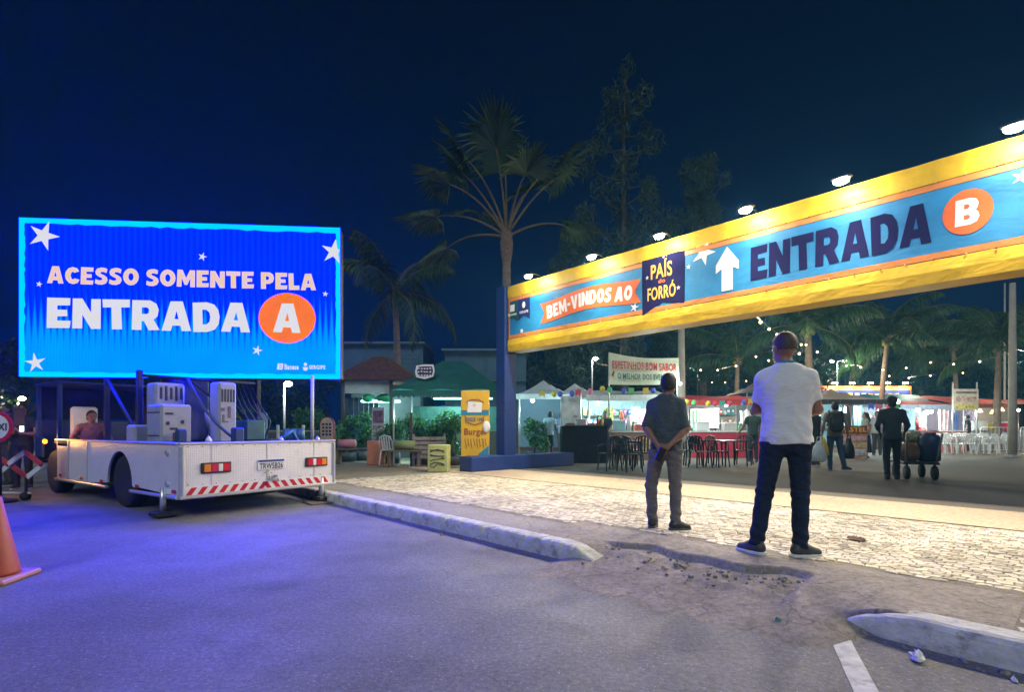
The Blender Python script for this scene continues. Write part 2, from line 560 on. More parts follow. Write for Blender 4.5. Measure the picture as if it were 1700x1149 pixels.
def hand_prims(wr, d, nrm, side, size=1.0, curl=0.5):
    """Palm, four unequal fingers and a thumb; d points along the hand, nrm out of its back."""
    d = Vector(d).normalized(); nrm = Vector(nrm); nrm = (nrm - d * nrm.dot(d)).normalized()
    w = d.cross(nrm) * side
    wr = Vector(wr)
    P = []
    for k in (-1.5, -.5, .5, 1.5):
        a = wr + d * .012 * size + w * k * .012 * size
        b = wr + d * .085 * size + w * k * .019 * size
        P.append(('c', a, b, .017 * size, .0125 * size, .012))
    for k, L in ((-1.5, .062), (-.5, .075), (.5, .08), (1.5, .072)):
        a = wr + d * .085 * size + w * k * .0195 * size
        b = a + (d * math.cos(curl * .6) - nrm * math.sin(curl * .6)) * L * .5 * size
        c = b + (d * math.cos(curl * 1.8) - nrm * math.sin(curl * 1.8)) * L * .5 * size
        P.append(('c', a, b, .0098 * size, .0090 * size, .004)); P.append(('c', b, c, .0090 * size, .0078 * size, .003))
    a = wr + d * .025 * size + w * .022 * size
    b = a + (d * .7 + w * .75 - nrm * .3).normalized() * .042 * size
    c = b + (d * .9 + w * .25 - nrm * .4).normalized() * .034 * size
    P.append(('c', a, b, .014 * size, .0105 * size, .008)); P.append(('c', b, c, .0105 * size, .0085 * size, .004))
    return P

BASE = dict(
    hipL=(-.085, 0, .92), kneeL=(-.10, .015, .50), ankL=(-.11, -.02, .085), hipR=(.085, 0, .92), kneeR=(.10, .015, .50), ankR=(.11, -.02, .085),
    shL=(-.185, -.005, 1.465), elL=(-.235, -.03, 1.17), wrL=(-.235, .05, .93), shR=(.185, -.005, 1.465), elR=(.235, -.03, 1.17), wrR=(.235, .05, .93),
    handL=((0, .15, -1), (-1, 0, 0)), handR=((0, .15, -1), (1, 0, 0)), toeL=(-.15, 1), toeR=(.15, 1), pel=(0, 0, .96), chest=(0, 0, 1.30), neck=(0, -.005, 1.52), head=(0, .02, 1.675), look=0.0, nod=0.0)

def person(loc, rz, H, label, shirt, trousers, skin=(.20, .10, .065), hair=(.012, .010, .010), shoe=(.03, .03, .035), sole=(.5, .5, .5),
           pose=None, res=.022, sleeve=.55, hem=.90, shorts=False, bulk=1.0, hairlen=0.0, cap=None, wrinkle=.004, skirt=None, group=None, tuck=False, longhair=False, fingers=True, name='person', headscale=1.0, nape=.075):
    J = dict(BASE)
    if pose: J.update(pose)
    h = H / 1.8
    root = empty(name, loc, rz, label, 'person', group)
    S = lambda p: scl(p, h)
    tag_ = str(len(bpy.data.objects))
    m_skin = mat('skin_%.2f_%.2f' % (skin[0], skin[1]), skin, .55, var=.10, scale=9, bump=.05, bscale=120)
    fw = Vector((-math.sin(J['look']), math.cos(J['look']), 0)); rt = Vector((math.cos(J['look']), math.sin(J['look']), 0))
    hd = Vector(S(J['head']))
    hs = headscale
    def hp(x, y, z):
        return hd + rt * x * h * hs + fw * y * h * hs + Vector((0, 0, z * h * hs))
    Mh = [(rt.x, rt.y, 0), (-rt.y, rt.x, 0), (0, 0, 1)]
    b = bulk
    # --- body
    P = []
    chest = Vector(S(J['chest'])); pel = Vector(S(J['pel']))
    P += [('e', pel, (.145 * h * b, .10 * h * b, .12 * h), .05), ('e', (pel + chest) / 2, (.125 * h * b, .09 * h * b, .16 * h), .05),
          ('e', chest, (.15 * h * b, .10 * h * b, .18 * h), .05)]
    for s in 'LR':
        P.append(('c', S(J['hip' + s]), S(J['knee' + s]), .078 * h, .050 * h, .03))
        P.append(('c', S(J['knee' + s]), S(J['ank' + s]), .050 * h, .036 * h, .02))
        a = Vector(S(J['ank' + s])); t = Vector((J['toe' + s][0], J['toe' + s][1], 0)).normalized()
        P.append(('c', a - Vector((0, 0, .03 * h)), a + t * .13 * h - Vector((0, 0, .055 * h)), .034 * h, .024 * h, .02))
        P.append(('c', S(J['sh' + s]), S(J['el' + s]), .046 * h, .038 * h, .03))
        P.append(('c', S(J['el' + s]), S(lerp(J['el' + s], J['wr' + s], .35)), .038 * h, .040 * h, .02))
        P.append(('c', S(lerp(J['el' + s], J['wr' + s], .3)), S(J['wr' + s]), .040 * h, .025 * h, .02))
        if fingers:
            P += hand_prims(S(J['wr' + s]), J['hand' + s][0], J['hand' + s][1], 1 if s == 'R' else -1, h * 1.0, J['hand' + s][2] if len(J['hand' + s]) > 2 else .5)
        else:
            dd = Vector(J['hand' + s][0]).normalized()
            wv = Vector(S(J['wr' + s]))
            P.append(('c', wv, wv + dd * .10 * h, .026 * h, .022 * h, .01))
            P.append(('c', wv + dd * .09 * h, wv + dd * .16 * h, .022 * h, .012 * h, .01))
    P.append(('c', S(J['shL']), S(J['shR']), .050 * h, .050 * h, .05))
    P.append(('c', S(J['neck']), hd + Vector((0, 0, -.06 * h)), .060 * h, .054 * h, .03))
    P.append(('e', hp(0, -.010, .025), (.077 * h * hs, .096 * h * hs, .098 * h * hs), .02, Mh))
    P.append(('e', hp(0, .022, -.055), (.058 * h * hs, .066 * h * hs, .068 * h * hs), .03, Mh))
    P.append(('c', hp(0, .088, .01), hp(0, .106, -.028), .010 * h, .014 * h, .012))
    P.append(('c', hp(-.02, .083, -.068), hp(.02, .083, -.068), .008 * h, .008 * h, .008))
    P.append(('c', hp(-.04, .076, .028), hp(.04, .076, .028), .012 * h, .012 * h, .012))
    for sx in (-1, 1):
        P.append(('e', hp(sx * .080, -.005, -.005), (.012 * h, .020 * h, .033 * h), .008, Mh))
    link('body', sdf_mesh('body', P, res), m_skin, root)
    for sx in (-1, 1):
        MB().sphere(hp(sx * .031, .083, .008), .0105 * h, 8, 6).build('eye', mat('eye_dark', (.02, .015, .012), .2, var=0), root, True)
    # --- hair
    hr = .010 + hairlen
    HP = [('e', hp(0, -.012, .032 - hairlen * 1.2), ((.077 + hr) * h * hs, (.096 + hr) * h * hs, (.094 + hr) * h * hs), .015, Mh), ('e', hp(0, -.042, -.03), ((.068 + hr) * h * hs, (.058 + hr) * h * hs, (.075 + hr) * h * hs), .03, Mh)]
    if longhair:
        HP += [('c', hp(0, -.05, .03), hp(0, -.10, -.16), .085 * h, .085 * h, .04), ('c', hp(0, -.10, -.16), hp(0, -.11, -.36), .085 * h, .05 * h, .04)]
    fy, fx = fw.y, fw.x
    def hclip(X, Y, Z):
        fdir = (X - hd.x) * fx + (Y - hd.y) * fy
        zz = Z - hd.z
        # hairline: high over the face, sloping to the nape
        return (fdir * .86 - (zz - .035 * h) * .62 - (.028 * h)) if not longhair else (fdir * .9 - (zz - .03 * h) * .5 - .03 * h)
    def hclip2(X, Y, Z):
        return -(Z - hd.z) - (nape * h if not longhair else .6) + .007 * np.sin(X * 170 + Y * 90) * np.sin(Y * 150)
    hn = lambda X, Y, Z: .0022 * np.sin(X * 310 + Z * 90) * np.sin(Y * 270 + Z * 120)
    link('hair', sdf_mesh('hair', HP, max(res * .7, .007), (hclip, hclip2), hn), mat('hair_%.3f' % hair[0], hair, .6, var=.25, scale=60, bump=.3, bscale=160), root)
    if cap is not None:
        cm = MB().lathe([(.103 * h, -.03 * h), (.108 * h, .02 * h), (.098 * h, .075 * h), (.06 * h, .112 * h), (.01 * h, .125 * h)], hp(0, -.005, .035), 18)
        co = cm.build('cap', mat('cap_cloth', cap, .8), root, True)
        MB().bbox(hp(0, .13, .02), (.15 * h, .09 * h, .012), .005, rz=J['look']).build('brim', mat('cap_cloth', cap, .8), co)
    # --- shirt
    ms = shirt if isinstance(shirt, bpy.types.Material) else mat('shirt_' + tag_, shirt, .85, var=.08, scale=3, bump=.08, bscale=200)
    o = .016
    SP = [('e', Vector((pel.x, pel.y, (hem + .03) * h)), ((.162 * b + o) * h, (.118 * b + o) * h, .30 * h), .06), ('e', (pel + chest) / 2, ((.142 * b + o) * h, (.108 * b + o) * h, .22 * h), .06),
          ('e', chest, ((.168 * b + o) * h, (.112 * b + o) * h, .20 * h), .06), ('e', chest + Vector((0, -.02 * h, .08 * h)), ((.165 * b + o) * h, (.095 * b + o) * h, .13 * h), .05),
          ('c', S(lerp(J['shL'], J['shR'], .08)), S(lerp(J['shL'], J['shR'], .92)), .056 * h, .056 * h, .06),
          ('c', S((J['neck'][0] - .05, J['neck'][1] - .02, J['neck'][2] - .015)), S(J['shL']), .056 * h, .056 * h, .05), ('c', S((J['neck'][0] + .05, J['neck'][1] - .02, J['neck'][2] - .015)), S(J['shR']), .056 * h, .056 * h, .05),
          ('c', S((J['neck'][0], J['neck'][1] - .012, J['neck'][2] - .03)), S((J['neck'][0], J['neck'][1] - .005, J['neck'][2] + .012)), .078 * h, .062 * h, .04, True)]
    for s in 'LR':
        if sleeve <= 1.0:
            SP.append(('c', S(J['sh' + s]), S(lerp(J['sh' + s], J['el' + s], sleeve)), .055 * h, (.060 - .006 * sleeve) * h, .045, True))
        else:
            SP.append(('c', S(J['sh' + s]), S(J['el' + s]), .064 * h, .054 * h, .035))
            SP.append(('c', S(J['el' + s]), S(lerp(J['el' + s], J['wr' + s], sleeve - 1)), .053 * h, .047 * h, .015, True))
    hz = hem * h
    clip_hem = lambda X, Y, Z: hz + .004 * np.sin(X * 23) - Z + 0 * Y
    w0 = wrinkle
    wr_s = lambda X, Y, Z: (w0 * np.sin(Z * 46 + X * 22 + 3 * np.sin(X * 14 + Y * 9)) * np.clip((1.28 * h - Z) * 3.0, .12, 1.2)
                            + w0 * .7 * np.sin(Z * 21 - X * 48 + 2.3 * np.sin(Z * 13)))
    link('shirt', sdf_mesh('shirt', SP, res, (clip_hem,), wr_s), ms, root)
    # --- trousers or skirt
    mt = trousers if isinstance(trousers, bpy.types.Material) else mat('trousers_' + tag_, trousers, .85, var=.10, scale=4, bump=.10, bscale=180)
    TP = [('e', pel, ((.150 * b + .008) * h, (.112 * b + .008) * h, .13 * h), .05), ('c', S(J['hipL']), S(J['hipR']), .095 * h * b, .095 * h * b, .05)]
    if skirt:
        TP.append(('c', pel, (pel.x, pel.y, skirt * h), .15 * h, .22 * h, .05, True))
    else:
        for s in 'LR':
            if shorts:
                TP.append(('c', S(J['hip' + s]), S(lerp(J['hip' + s], J['knee' + s], .95)), .100 * h, .085 * h, .035, True))
            else:
                TP.append(('c', S(J['hip' + s]), S(J['knee' + s]), .096 * h, .068 * h, .035))
                TP.append(('c', S(J['knee' + s]), S(lerp(J['knee' + s], J['ank' + s], 1.04)), .068 * h, .057 * h, .02, True))
    top_clip = lambda X, Y, Z: Z - (max(hem, J['pel'][2] - .06) + .02) * h + 0 * X + 0 * Y
    wr_t = lambda X, Y, Z: w0 * 1.1 * np.sin(Z * 58 + X * 31 + 2.5 * np.sin(Y * 17 + Z * 11)) * (np.exp(-((Z - .16 * h) / (.16 * h)) ** 2) + .55 * np.exp(-((Z - .50 * h) / (.10 * h)) ** 2) + .5 * np.exp(-((Z - .84 * h) / (.09 * h)) ** 2) + .15) + 0 * X
    link('trousers' if not skirt else 'skirt', sdf_mesh('trousers', TP, res, (top_clip,), wr_t), mt, root)
    # --- shoes
    for s in 'LR':
        a = Vector(S(J['ank' + s])); t = Vector((J['toe' + s][0], J['toe' + s][1], 0)).normalized()
        base = a.z - .085 * h
        z = lambda v: Vector((0, 0, base + v * h))
        a0 = Vector((a.x, a.y, 0))
        UP = [('c', a0 - t * .035 * h + z(.055), a0 + t * .05 * h + z(.055), .044 * h, .046 * h, .03), ('c', a0 + t * .05 * h + z(.05), a0 + t * .145 * h + z(.032), .046 * h, .036 * h, .03),
              ('c', a0 - t * .02 * h + z(.06), a0 - t * .01 * h + z(.105), .046 * h, .046 * h, .02, True)]
        zb = base + .022 * h
        up = link('shoe', sdf_mesh('shoe', UP, max(res * .55, .006), (lambda X, Y, Z, zb=zb: zb - Z + 0 * X + 0 * Y,)), mat('shoe_%.2f' % shoe[0], shoe, .6, var=.15), root)
        SO = [('c', a0 - t * .042 * h + z(.012), a0 + t * .05 * h + z(.012), .045 * h, .047 * h, .02), ('c', a0 + t * .05 * h + z(.012), a0 + t * .152 * h + z(.012), .047 * h, .036 * h, .02)]
        link('sole', sdf_mesh('sole', SO, max(res * .5, .006), (lambda X, Y, Z, b0=base: b0 - Z + 0 * X + 0 * Y, lambda X, Y, Z, zb=zb: Z - zb - .006 + 0 * X + 0 * Y)), mat('sole_%.2f' % sole[0], sole, .6, var=.06), up)
    return root

# ------------------------------------------------------------------ ground
DS = Vector((0.672, -0.741, 0)).normalized()      # along kerb and gateway, towards the right of the picture
DN = Vector((0.741, 0.672, 0)).normalized()       # away from the road
GANG = math.atan2(DS.y, DS.x)
def sn(s, n, z=0.0):
    p = DS * s + DN * n
    return Vector((p.x, p.y, z))
def to_sn(p):
    return p.x * DS.x + p.y * DS.y, p.x * DN.x + p.y * DN.y

def ground_mat(name, c0, c1, speck=(.5, .5, .5), amount=.06, sscale=150.0, rough=.85, patch=1.2, bump=.25, bscale=90.0, crack=0.0, rlow=None, stain=0.0):
    m = bpy.data.materials.new(name); m.use_nodes = True
    n = m.node_tree.nodes; l = m.node_tree.links; p = n['Principled BSDF']
    tc = n.new('ShaderNodeTexCoord')
    def noise(sc, det=6, ro=.6):
        t = n.new('ShaderNodeTexNoise'); t.inputs['Scale'].default_value = sc; t.inputs['Detail'].default_value = det; t.inputs['Roughness'].default_value = ro
        l.new(tc.outputs['Object'], t.inputs['Vector']); return t
    a = noise(patch, 8, .65)
    ra = n.new('ShaderNodeMapRange'); ra.inputs['From Min'].default_value = .35; ra.inputs['From Max'].default_value = .65
    l.new(a.outputs['Fac'], ra.inputs['Value'])
    mx = n.new('ShaderNodeMix'); mx.data_type = 'RGBA'
    l.new(ra.outputs[0], mx.inputs['Factor']); mx.inputs['A'].default_value = (*c0, 1); mx.inputs['B'].default_value = (*c1, 1)
    g = noise(sscale, 3, .7)
    rg = n.new('ShaderNodeMapRange'); rg.inputs['From Min'].default_value = .60; rg.inputs['From Max'].default_value = .72; rg.inputs['To Max'].default_value = amount * 10
    l.new(g.outputs['Fac'], rg.inputs['Value'])
    m2 = n.new('ShaderNodeMix'); m2.data_type = 'RGBA'
    l.new(rg.outputs[0], m2.inputs['Factor']); l.new(mx.outputs['Result'], m2.inputs['A']); m2.inputs['B'].default_value = (*speck, 1)
    g2 = noise(sscale * .55, 4, .75)
    rg2 = n.new('ShaderNodeMapRange'); rg2.inputs['From Min'].default_value = .3; rg2.inputs['From Max'].default_value = .7; rg2.inputs['To Min'].default_value = .62; rg2.inputs['To Max'].default_value = 1.38
    l.new(g2.outputs['Fac'], rg2.inputs['Value'])
    sc = n.new('ShaderNodeVectorMath'); sc.operation = 'SCALE'
    l.new(m2.outputs['Result'], sc.inputs[0]); l.new(rg2.outputs[0], sc.inputs['Scale'])
    last = sc.outputs[0]
    if crack:
        v = n.new('ShaderNodeTexVoronoi'); v.feature = 'DISTANCE_TO_EDGE'; v.inputs['Scale'].default_value = crack
        wv = noise(3.0, 4)
        ad = n.new('ShaderNodeMix'); ad.data_type = 'RGBA'; ad.blend_type = 'ADD'; ad.inputs['Factor'].default_value = .35
        l.new(tc.outputs['Object'], ad.inputs['A']); l.new(wv.outputs['Color'], ad.inputs['B']); l.new(ad.outputs['Result'], v.inputs['Vector'])
        rc = n.new('ShaderNodeMapRange'); rc.inputs['From Min'].default_value = .0; rc.inputs['From Max'].default_value = .012 * min(1.0, crack); rc.inputs['To Min'].default_value = .55 if crack > .3 else .8
        l.new(v.outputs['Distance'], rc.inputs['Value'])
        s3 = n.new('ShaderNodeVectorMath'); s3.operation = 'SCALE'
        l.new(last, s3.inputs[0]); l.new(rc.outputs[0], s3.inputs['Scale']); last = s3.outputs[0]
    if stain:
        sn_ = noise(.9, 7, .62)
        sr = n.new('ShaderNodeMapRange'); sr.inputs['From Min'].default_value = .56; sr.inputs['From Max'].default_value = .68; sr.inputs['To Min'].default_value = 1.0; sr.inputs['To Max'].default_value = 1.0 - stain
        l.new(sn_.outputs['Fac'], sr.inputs['Value'])
        s4 = n.new('ShaderNodeVectorMath'); s4.operation = 'SCALE'
        l.new(last, s4.inputs[0]); l.new(sr.outputs[0], s4.inputs['Scale']); last = s4.outputs[0]
    l.new(last, p.inputs['Base Color'])
    p.inputs['Roughness'].default_value = rough
    if rlow is not None:
        rr = n.new('ShaderNodeMapRange'); rr.inputs['From Min'].default_value = .4; rr.inputs['From Max'].default_value = .62; rr.inputs['To Min'].default_value = rough; rr.inputs['To Max'].default_value = rlow
        l.new(a.outputs['Fac'], rr.inputs['Value']); l.new(rr.outputs[0], p.inputs['Roughness'])
    bn = noise(bscale, 6, .75)
    b = n.new('ShaderNodeBump'); b.inputs['Strength'].default_value = bump; b.inputs['Distance'].default_value = .012
    l.new(bn.outputs['Fac'], b.inputs['Height']); l.new(b.outputs[0], p.inputs['Normal'])
    MATS[name] = m
    return m

M_ROAD = ground_mat('asphalt_road', (.110, .108, .112), (.205, .198, .195), (.55, .54, .53), .085, 58.0, .82, .42, .8, 44.0, crack=.22, rlow=.6, stain=.3)
M_PLAZA = ground_mat('plaza_asphalt', (.095, .082, .072), (.140, .118, .098), (.3, .28, .26), .03, 60.0, .85, .35, .35, 50.0)
M_MARGIN = ground_mat('pavement_concrete', (.22, .20, .175), (.30, .27, .235), (.42, .4, .36), .03, 70.0, .9, 1.6, .4, 35.0, crack=.9)
M_STRIP = ground_mat('tan_concrete', (.34, .265, .185), (.44, .35, .25), (.5, .45, .36), .03, 50.0, .88, .7, .3, 30.0, crack=.35)
M_BED = ground_mat('cobble_bed', (.16, .14, .11), (.26, .225, .17), (.34, .3, .25), .04, 120.0, .95, 3.0, .6, 60.0)
M_RAMP = ground_mat('sandy_concrete', (.20, .175, .15), (.31, .27, .225), (.10, .09, .08), .04, 40.0, .92, 2.2, .8, 30.0, crack=1.6)

MB().add([(-300, -60, 0), (300, -60, 0), (300, 600, 0), (-300, 600, 0)], [(0, 1, 2, 3)]).build('road', M_ROAD)
tag(bpy.data.objects['road'], 'grey speckled asphalt road in the foreground', 'road', kind='structure')

pv = MB()
for (s0, s1, n0, n1) in ((-90, -3.9, 3.7, 9.3), (-3.9, -.3, 4.6, 9.3), (-.3, 30, 3.7, 9.3)):
    pv.add([sn(s0, n0, .146), sn(s1, n0, .146), sn(s1, n1, .146), sn(s0, n1, .146)], [(0, 1, 2, 3)])
pav = pv.build('pavement', M_MARGIN)
tag(pav, 'raised concrete pavement between kerb and plaza', 'pavement', kind='structure')
cb = MB()
for (s0, s1, n0, n1) in ((-40, -3.9, 4.4, 7.5), (-3.9, -.3, 4.62, 7.5), (-.3, 12, 3.80, 7.5)):
    cb.add([sn(s0, n0, .1485), sn(s1, n0, .1485), sn(s1, n1, .1485), sn(s0, n1, .1485)], [(0, 1, 2, 3)])
cbo = cb.build('cobble_bedding', M_BED)
tag(cbo, 'sandy bed under the pale cobbled band of the pavement', 'pavement', kind='structure')
st = MB().add([sn(-90, 7.5, .158), sn(30, 7.5, .158), sn(30, 9.15, .158), sn(-90, 9.15, .158)], [(0, 1, 2, 3)])
sto = st.build('concrete_path', M_STRIP)
tag(sto, 'tan concrete path strip along the cobbles', 'path', kind='structure')
pl = MB().add([sn(-120, 9.15, .150), sn(120, 9.15, .150), sn(120, 180, .150), sn(-120, 180, .150)], [(0, 1, 2, 3)])
plo = pl.build('plaza', M_PLAZA)
tag(plo, 'dark asphalt plaza under the market stalls', 'plaza', kind='structure')

# cobbles: each stone its own edges; the largest in view are separate parts
def cobble_mat():
    m = bpy.data.materials.new('cobblestone'); m.use_nodes = True
    n = m.node_tree.nodes; l = m.node_tree.links; p = n['Principled BSDF']
    at_ = n.new('ShaderNodeAttribute'); at_.attribute_name = 'tint'
    cr = n.new('ShaderNodeValToRGB')
    cr.color_ramp.elements[0].color = (.30, .26, .20, 1); cr.color_ramp.elements[1].color = (.70, .62, .48, 1)
    e = cr.color_ramp.elements.new(.35); e.color = (.52, .455, .35, 1)
    l.new(at_.outputs['Fac'], cr.inputs[0])
    tc = n.new('ShaderNodeTexCoord'); nz = n.new('ShaderNodeTexNoise'); nz.inputs['Scale'].default_value = 35; nz.inputs['Detail'].default_value = 6
    l.new(tc.outputs['Object'], nz.inputs['Vector'])
    mr = n.new('ShaderNodeMapRange'); mr.inputs['To Min'].default_value = .6; mr.inputs['To Max'].default_value = 1.35
    l.new(nz.outputs['Fac'], mr.inputs['Value'])
    sc = n.new('ShaderNodeVectorMath'); sc.operation = 'SCALE'; l.new(cr.outputs[0], sc.inputs[0]); l.new(mr.outputs[0], sc.inputs['Scale'])
    big = n.new('ShaderNodeTexNoise'); big.inputs['Scale'].default_value = 1.1; big.inputs['Detail'].default_value = 5
    l.new(tc.outputs['Object'], big.inputs['Vector'])
    mr2 = n.new('ShaderNodeMapRange'); mr2.inputs['From Min'].default_value = .35; mr2.inputs['From Max'].default_value = .65; mr2.inputs['To Min'].default_value = .72; mr2.inputs['To Max'].default_value = 1.1
    l.new(big.outputs['Fac'], mr2.inputs['Value'])
    sc2 = n.new('ShaderNodeVectorMath'); sc2.operation = 'SCALE'; l.new(sc.outputs[0], sc2.inputs[0]); l.new(mr2.outputs[0], sc2.inputs['Scale'])
    l.new(sc2.outputs[0], p.inputs['Base Color']); p.inputs['Roughness'].default_value = .8
    b = n.new('ShaderNodeBump'); b.inputs['Strength'].default_value = .5; b.inputs['Distance'].default_value = .01
    l.new(nz.outputs['Fac'], b.inputs['Height']); l.new(b.outputs[0], p.inputs['Normal'])
    return m
M_COB = cobble_mat()
def build_cobbles():
    W, D = .092, .076
    s0, s1, n0, n1 = -10.5, 3.4, 3.80, 7.49
    rng = random.Random(3)
    jit = {}
    def corner(i, j):       # half-step lattice corners, shared by neighbours
        if (i, j) not in jit:
            jit[(i, j)] = (s0 + i * W / 2 + rng.uniform(-.019, .019), n0 + j * D + rng.uniform(-.018, .018))
        return jit[(i, j)]
    stones = []
    for r in range(int((n1 - n0) / D)):
        off = r % 2
        for c in range(int((s1 - s0) / W)):
            i = 2 * c + off
            poly = [corner(i, r), corner(i + 1, r), corner(i + 2, r), corner(i + 2, r + 1), corner(i + 1, r + 1), corner(i, r + 1)]
            cs = sum(p[0] for p in poly) / 6; cn = sum(p[1] for p in poly) / 6
            if cs < -3.85 and cn < 4.45: continue
            if -3.95 < cs < -.25 and cn < 4.66 + .05 * math.sin(cs * 9): continue
            if cn > 7.42: continue
            if rng.random() < .012: continue
            stones.append((cs, cn, poly, rng.random(), rng.uniform(-.003, .006), rng.uniform(-.05, .05), rng.uniform(-.05, .05), rng.uniform(.86, .96)))
    def geo(st, mb, tints):
        cs, cn, poly, tint, dz, tx, ty, ins = st
        base = len(mb.v)
        ring0 = []; ring1 = []
        for (s, n) in poly:
            ds, dn = (s - cs) * ins, (n - cn) * ins
            ring0.append(sn(cs + ds, cn + dn, .1490))
            z = .1545 + dz * .5 + tx * .5 * ds + ty * .5 * dn
            ring1.append(sn(cs + ds * .90, cn + dn * .90, z))
        zc = .1560 + dz * .5
        mb.add(ring0 + ring1 + [sn(cs, cn, zc)], [(k, (k + 1) % 6, 6 + (k + 1) % 6, 6 + k) for k in range(6)] + [(6 + k, 6 + (k + 1) % 6, 12) for k in range(6)])
        tints += [tint] * 13
    def key(st):
        p = sn(st[0], st[1])
        px = 850 + F * p.x / max(p.y, .1); py = HOR + (CAMZ - PAV) * F / max(p.y, .1)
        return p.y if (p.y > 0 and 0 < px < 1700 and py < 1149) else 1e6 + p.y
    stones.sort(key=key)
    def finish(o, tints):
        a = o.data.attributes.new('tint', 'FLOAT', 'POINT'); a.data.foreach_set('value', tints)
    for st_ in stones[:300]:
        mb = MB(); t = []
        geo(st_, mb, t)
        finish(mb.build('cobblestone', M_COB, cbo), t)
    mb = MB(); t = []
    for st_ in stones[300:]:
        geo(st_, mb, t)
    o = mb.build('cobblestones', M_COB, cbo); o['kind'] = 'stuff'
    finish(o, t)
build_cobbles()

# worn sandy ramp with a broken edge
def sstep(a, b, x):
    t = np.clip((x - a) / (b - a), 0, 1)
    return t * t * (3 - 2 * t)
def vnoise(x, y, seed=0):
    r = 0
    rng = np.random.default_rng(seed)
    for k in range(14):
        f = 2.0 * 1.32 ** k; a = rng.uniform(0, 6.28); ph = rng.uniform(0, 6.28)
        r = r + np.sin((x * math.cos(a) + y * math.sin(a)) * f + ph) / (1.0 + .28 * k)
    return r / 5.0
def build_ramp():
    ns, nn = 190, 110
    S = np.linspace(-3.9, -.3, ns); N = np.linspace(2.65, 4.66, nn)
    SS, NN = np.meshgrid(S, N, indexing='ij')
    core = sstep(-3.42, -3.05, SS) * (1 - sstep(-1.12, -.82, SS))
    nz = vnoise(SS * 1.6, NN * 1.6, 4)
    ramp = .006 + .146 * sstep(3.1, 4.35, NN)
    z = ramp * core + .150 * (1 - core) * sstep(3.60, 3.69, NN) - .012 * (1 - core) * (1 - sstep(3.60, 3.69, NN))
    edge = 4.13 + .05 * np.sin(SS * 4.2 + 1) + .03 * np.sin(SS * 11) - .10 * (1 - sstep(-2.95, -2.35, SS)) 
    brk = sstep(-3.2, -2.95, SS) * (1 - sstep(-1.42, -1.36, SS))
    drop = (1 - sstep(edge - .012, edge + .012, NN)) * brk * (1 - sstep(.15, .85, edge - NN))
    z = z - .036 * drop * core + .012 * nz * core * (.35 + drop) + .006 * vnoise(SS * 7, NN * 7, 21) * core * (.25 + drop)
    crown = np.exp(-((NN - edge - .04) / .05) ** 2) * brk * core
    z = z + .012 * crown
    lump = np.exp(-(((SS + 2.75) / .22) ** 2 + ((NN - 3.95) / .10) ** 2)) + .8 * np.exp(-(((SS + 1.75) / .3) ** 2 + ((NN - 3.75) / .07) ** 2))
    z = z + .030 * lump * core
    lim = 3.02 + .16 * vnoise(SS * 1.2, SS * .3, 9) + .03 * vnoise(SS * 5, NN * 5, 10)
    z = z - .035 * (1 - sstep(lim - .16, lim + .16, NN)) - .02 * (1 - sstep(lim - .05, lim, NN))
    z = np.where(NN < 2.80, np.minimum(z, -.004 + .01 * (NN - 2.65)), z)
    z = np.where(NN >= 4.60, .1475, z)
    z = np.maximum(z, -.02)
    keep = (core > .01) | (NN > 3.50)
    V = [sn(SS[i, j], NN[i, j], z[i, j]) for i in range(ns) for j in range(nn)]
    Fc = [(i * nn + j, (i + 1) * nn + j, (i + 1) * nn + j + 1, i * nn + j + 1) for i in range(ns - 1) for j in range(nn - 1) if keep[i, j] and keep[i + 1, j] and keep[i, j + 1] and keep[i + 1, j + 1]]
    o = MB().add(V, Fc).build('broken_ramp', M_RAMP, smooth=True)
    tag(o, 'worn sandy ramp with a broken concrete edge between the two kerbs', 'ramp', kind='structure')
build_ramp()

# kerb stones
M_KERB = mat('kerb_concrete', (.52, .51, .49), .85, var=.25, scale=7, bump=.5, bscale=30, dirt=(.13, .12, .12), dscale=6.5)
def kerb_stone(parent, s0, s1, drop0=False, drop1=False, seed=0, rough=1.0):
    rng = np.random.default_rng(seed)
    m = 24
    prof = [(3.60, -.06), (3.60, .06), (3.602, .118), (3.612, .145), (3.635, .1555), (3.74, .157), (3.77, .155), (3.77, .02)]
    mb = MB(); k = len(prof)
    vs = []
    for i in range(m + 1):
        s = s0 + (s1 - s0) * i / m
        t = i / m
        hf = 1.0; cn = 0.0
        if drop1: hf = 1.0 - .97 * (max(0, t - .40) / .60) ** 2.0; cn = .10 * max(0, t - .4) ** 2
        if drop0: hf = 1.0 - .97 * (max(0, .40 - t) / .40) ** 2.0; cn = .10 * max(0, .6 - t) ** 2
        ch = rng.normal(0, .004) * rough
        cut = .012 * max(0, rng.normal(0, 1)) * rough if rng.random() < .35 else 0
        for q, (n, z) in enumerate(prof):
            e = ch if q in (2, 3, 4) else ch * .3
            zz = z * hf if z > 0 else z
            vs.append(sn(s, n + cn + (cut * .8 if q in (2, 3) else 0) + rng.normal(0, .002) * rough, zz + (e - (cut if q in (2, 3, 4) else 0)) * (1 if hf > .3 else .2)))
    fs = [(i * k + q, (i + 1) * k + q, (i + 1) * k + q + 1, i * k + q + 1) for i in range(m) for q in range(k - 1)]
    fs += [tuple(reversed(range(k))), tuple(range(m * k, m * k + k))]
    o = mb.add(vs, fs).build('kerb_stone', M_KERB, parent, smooth=False)
    return o
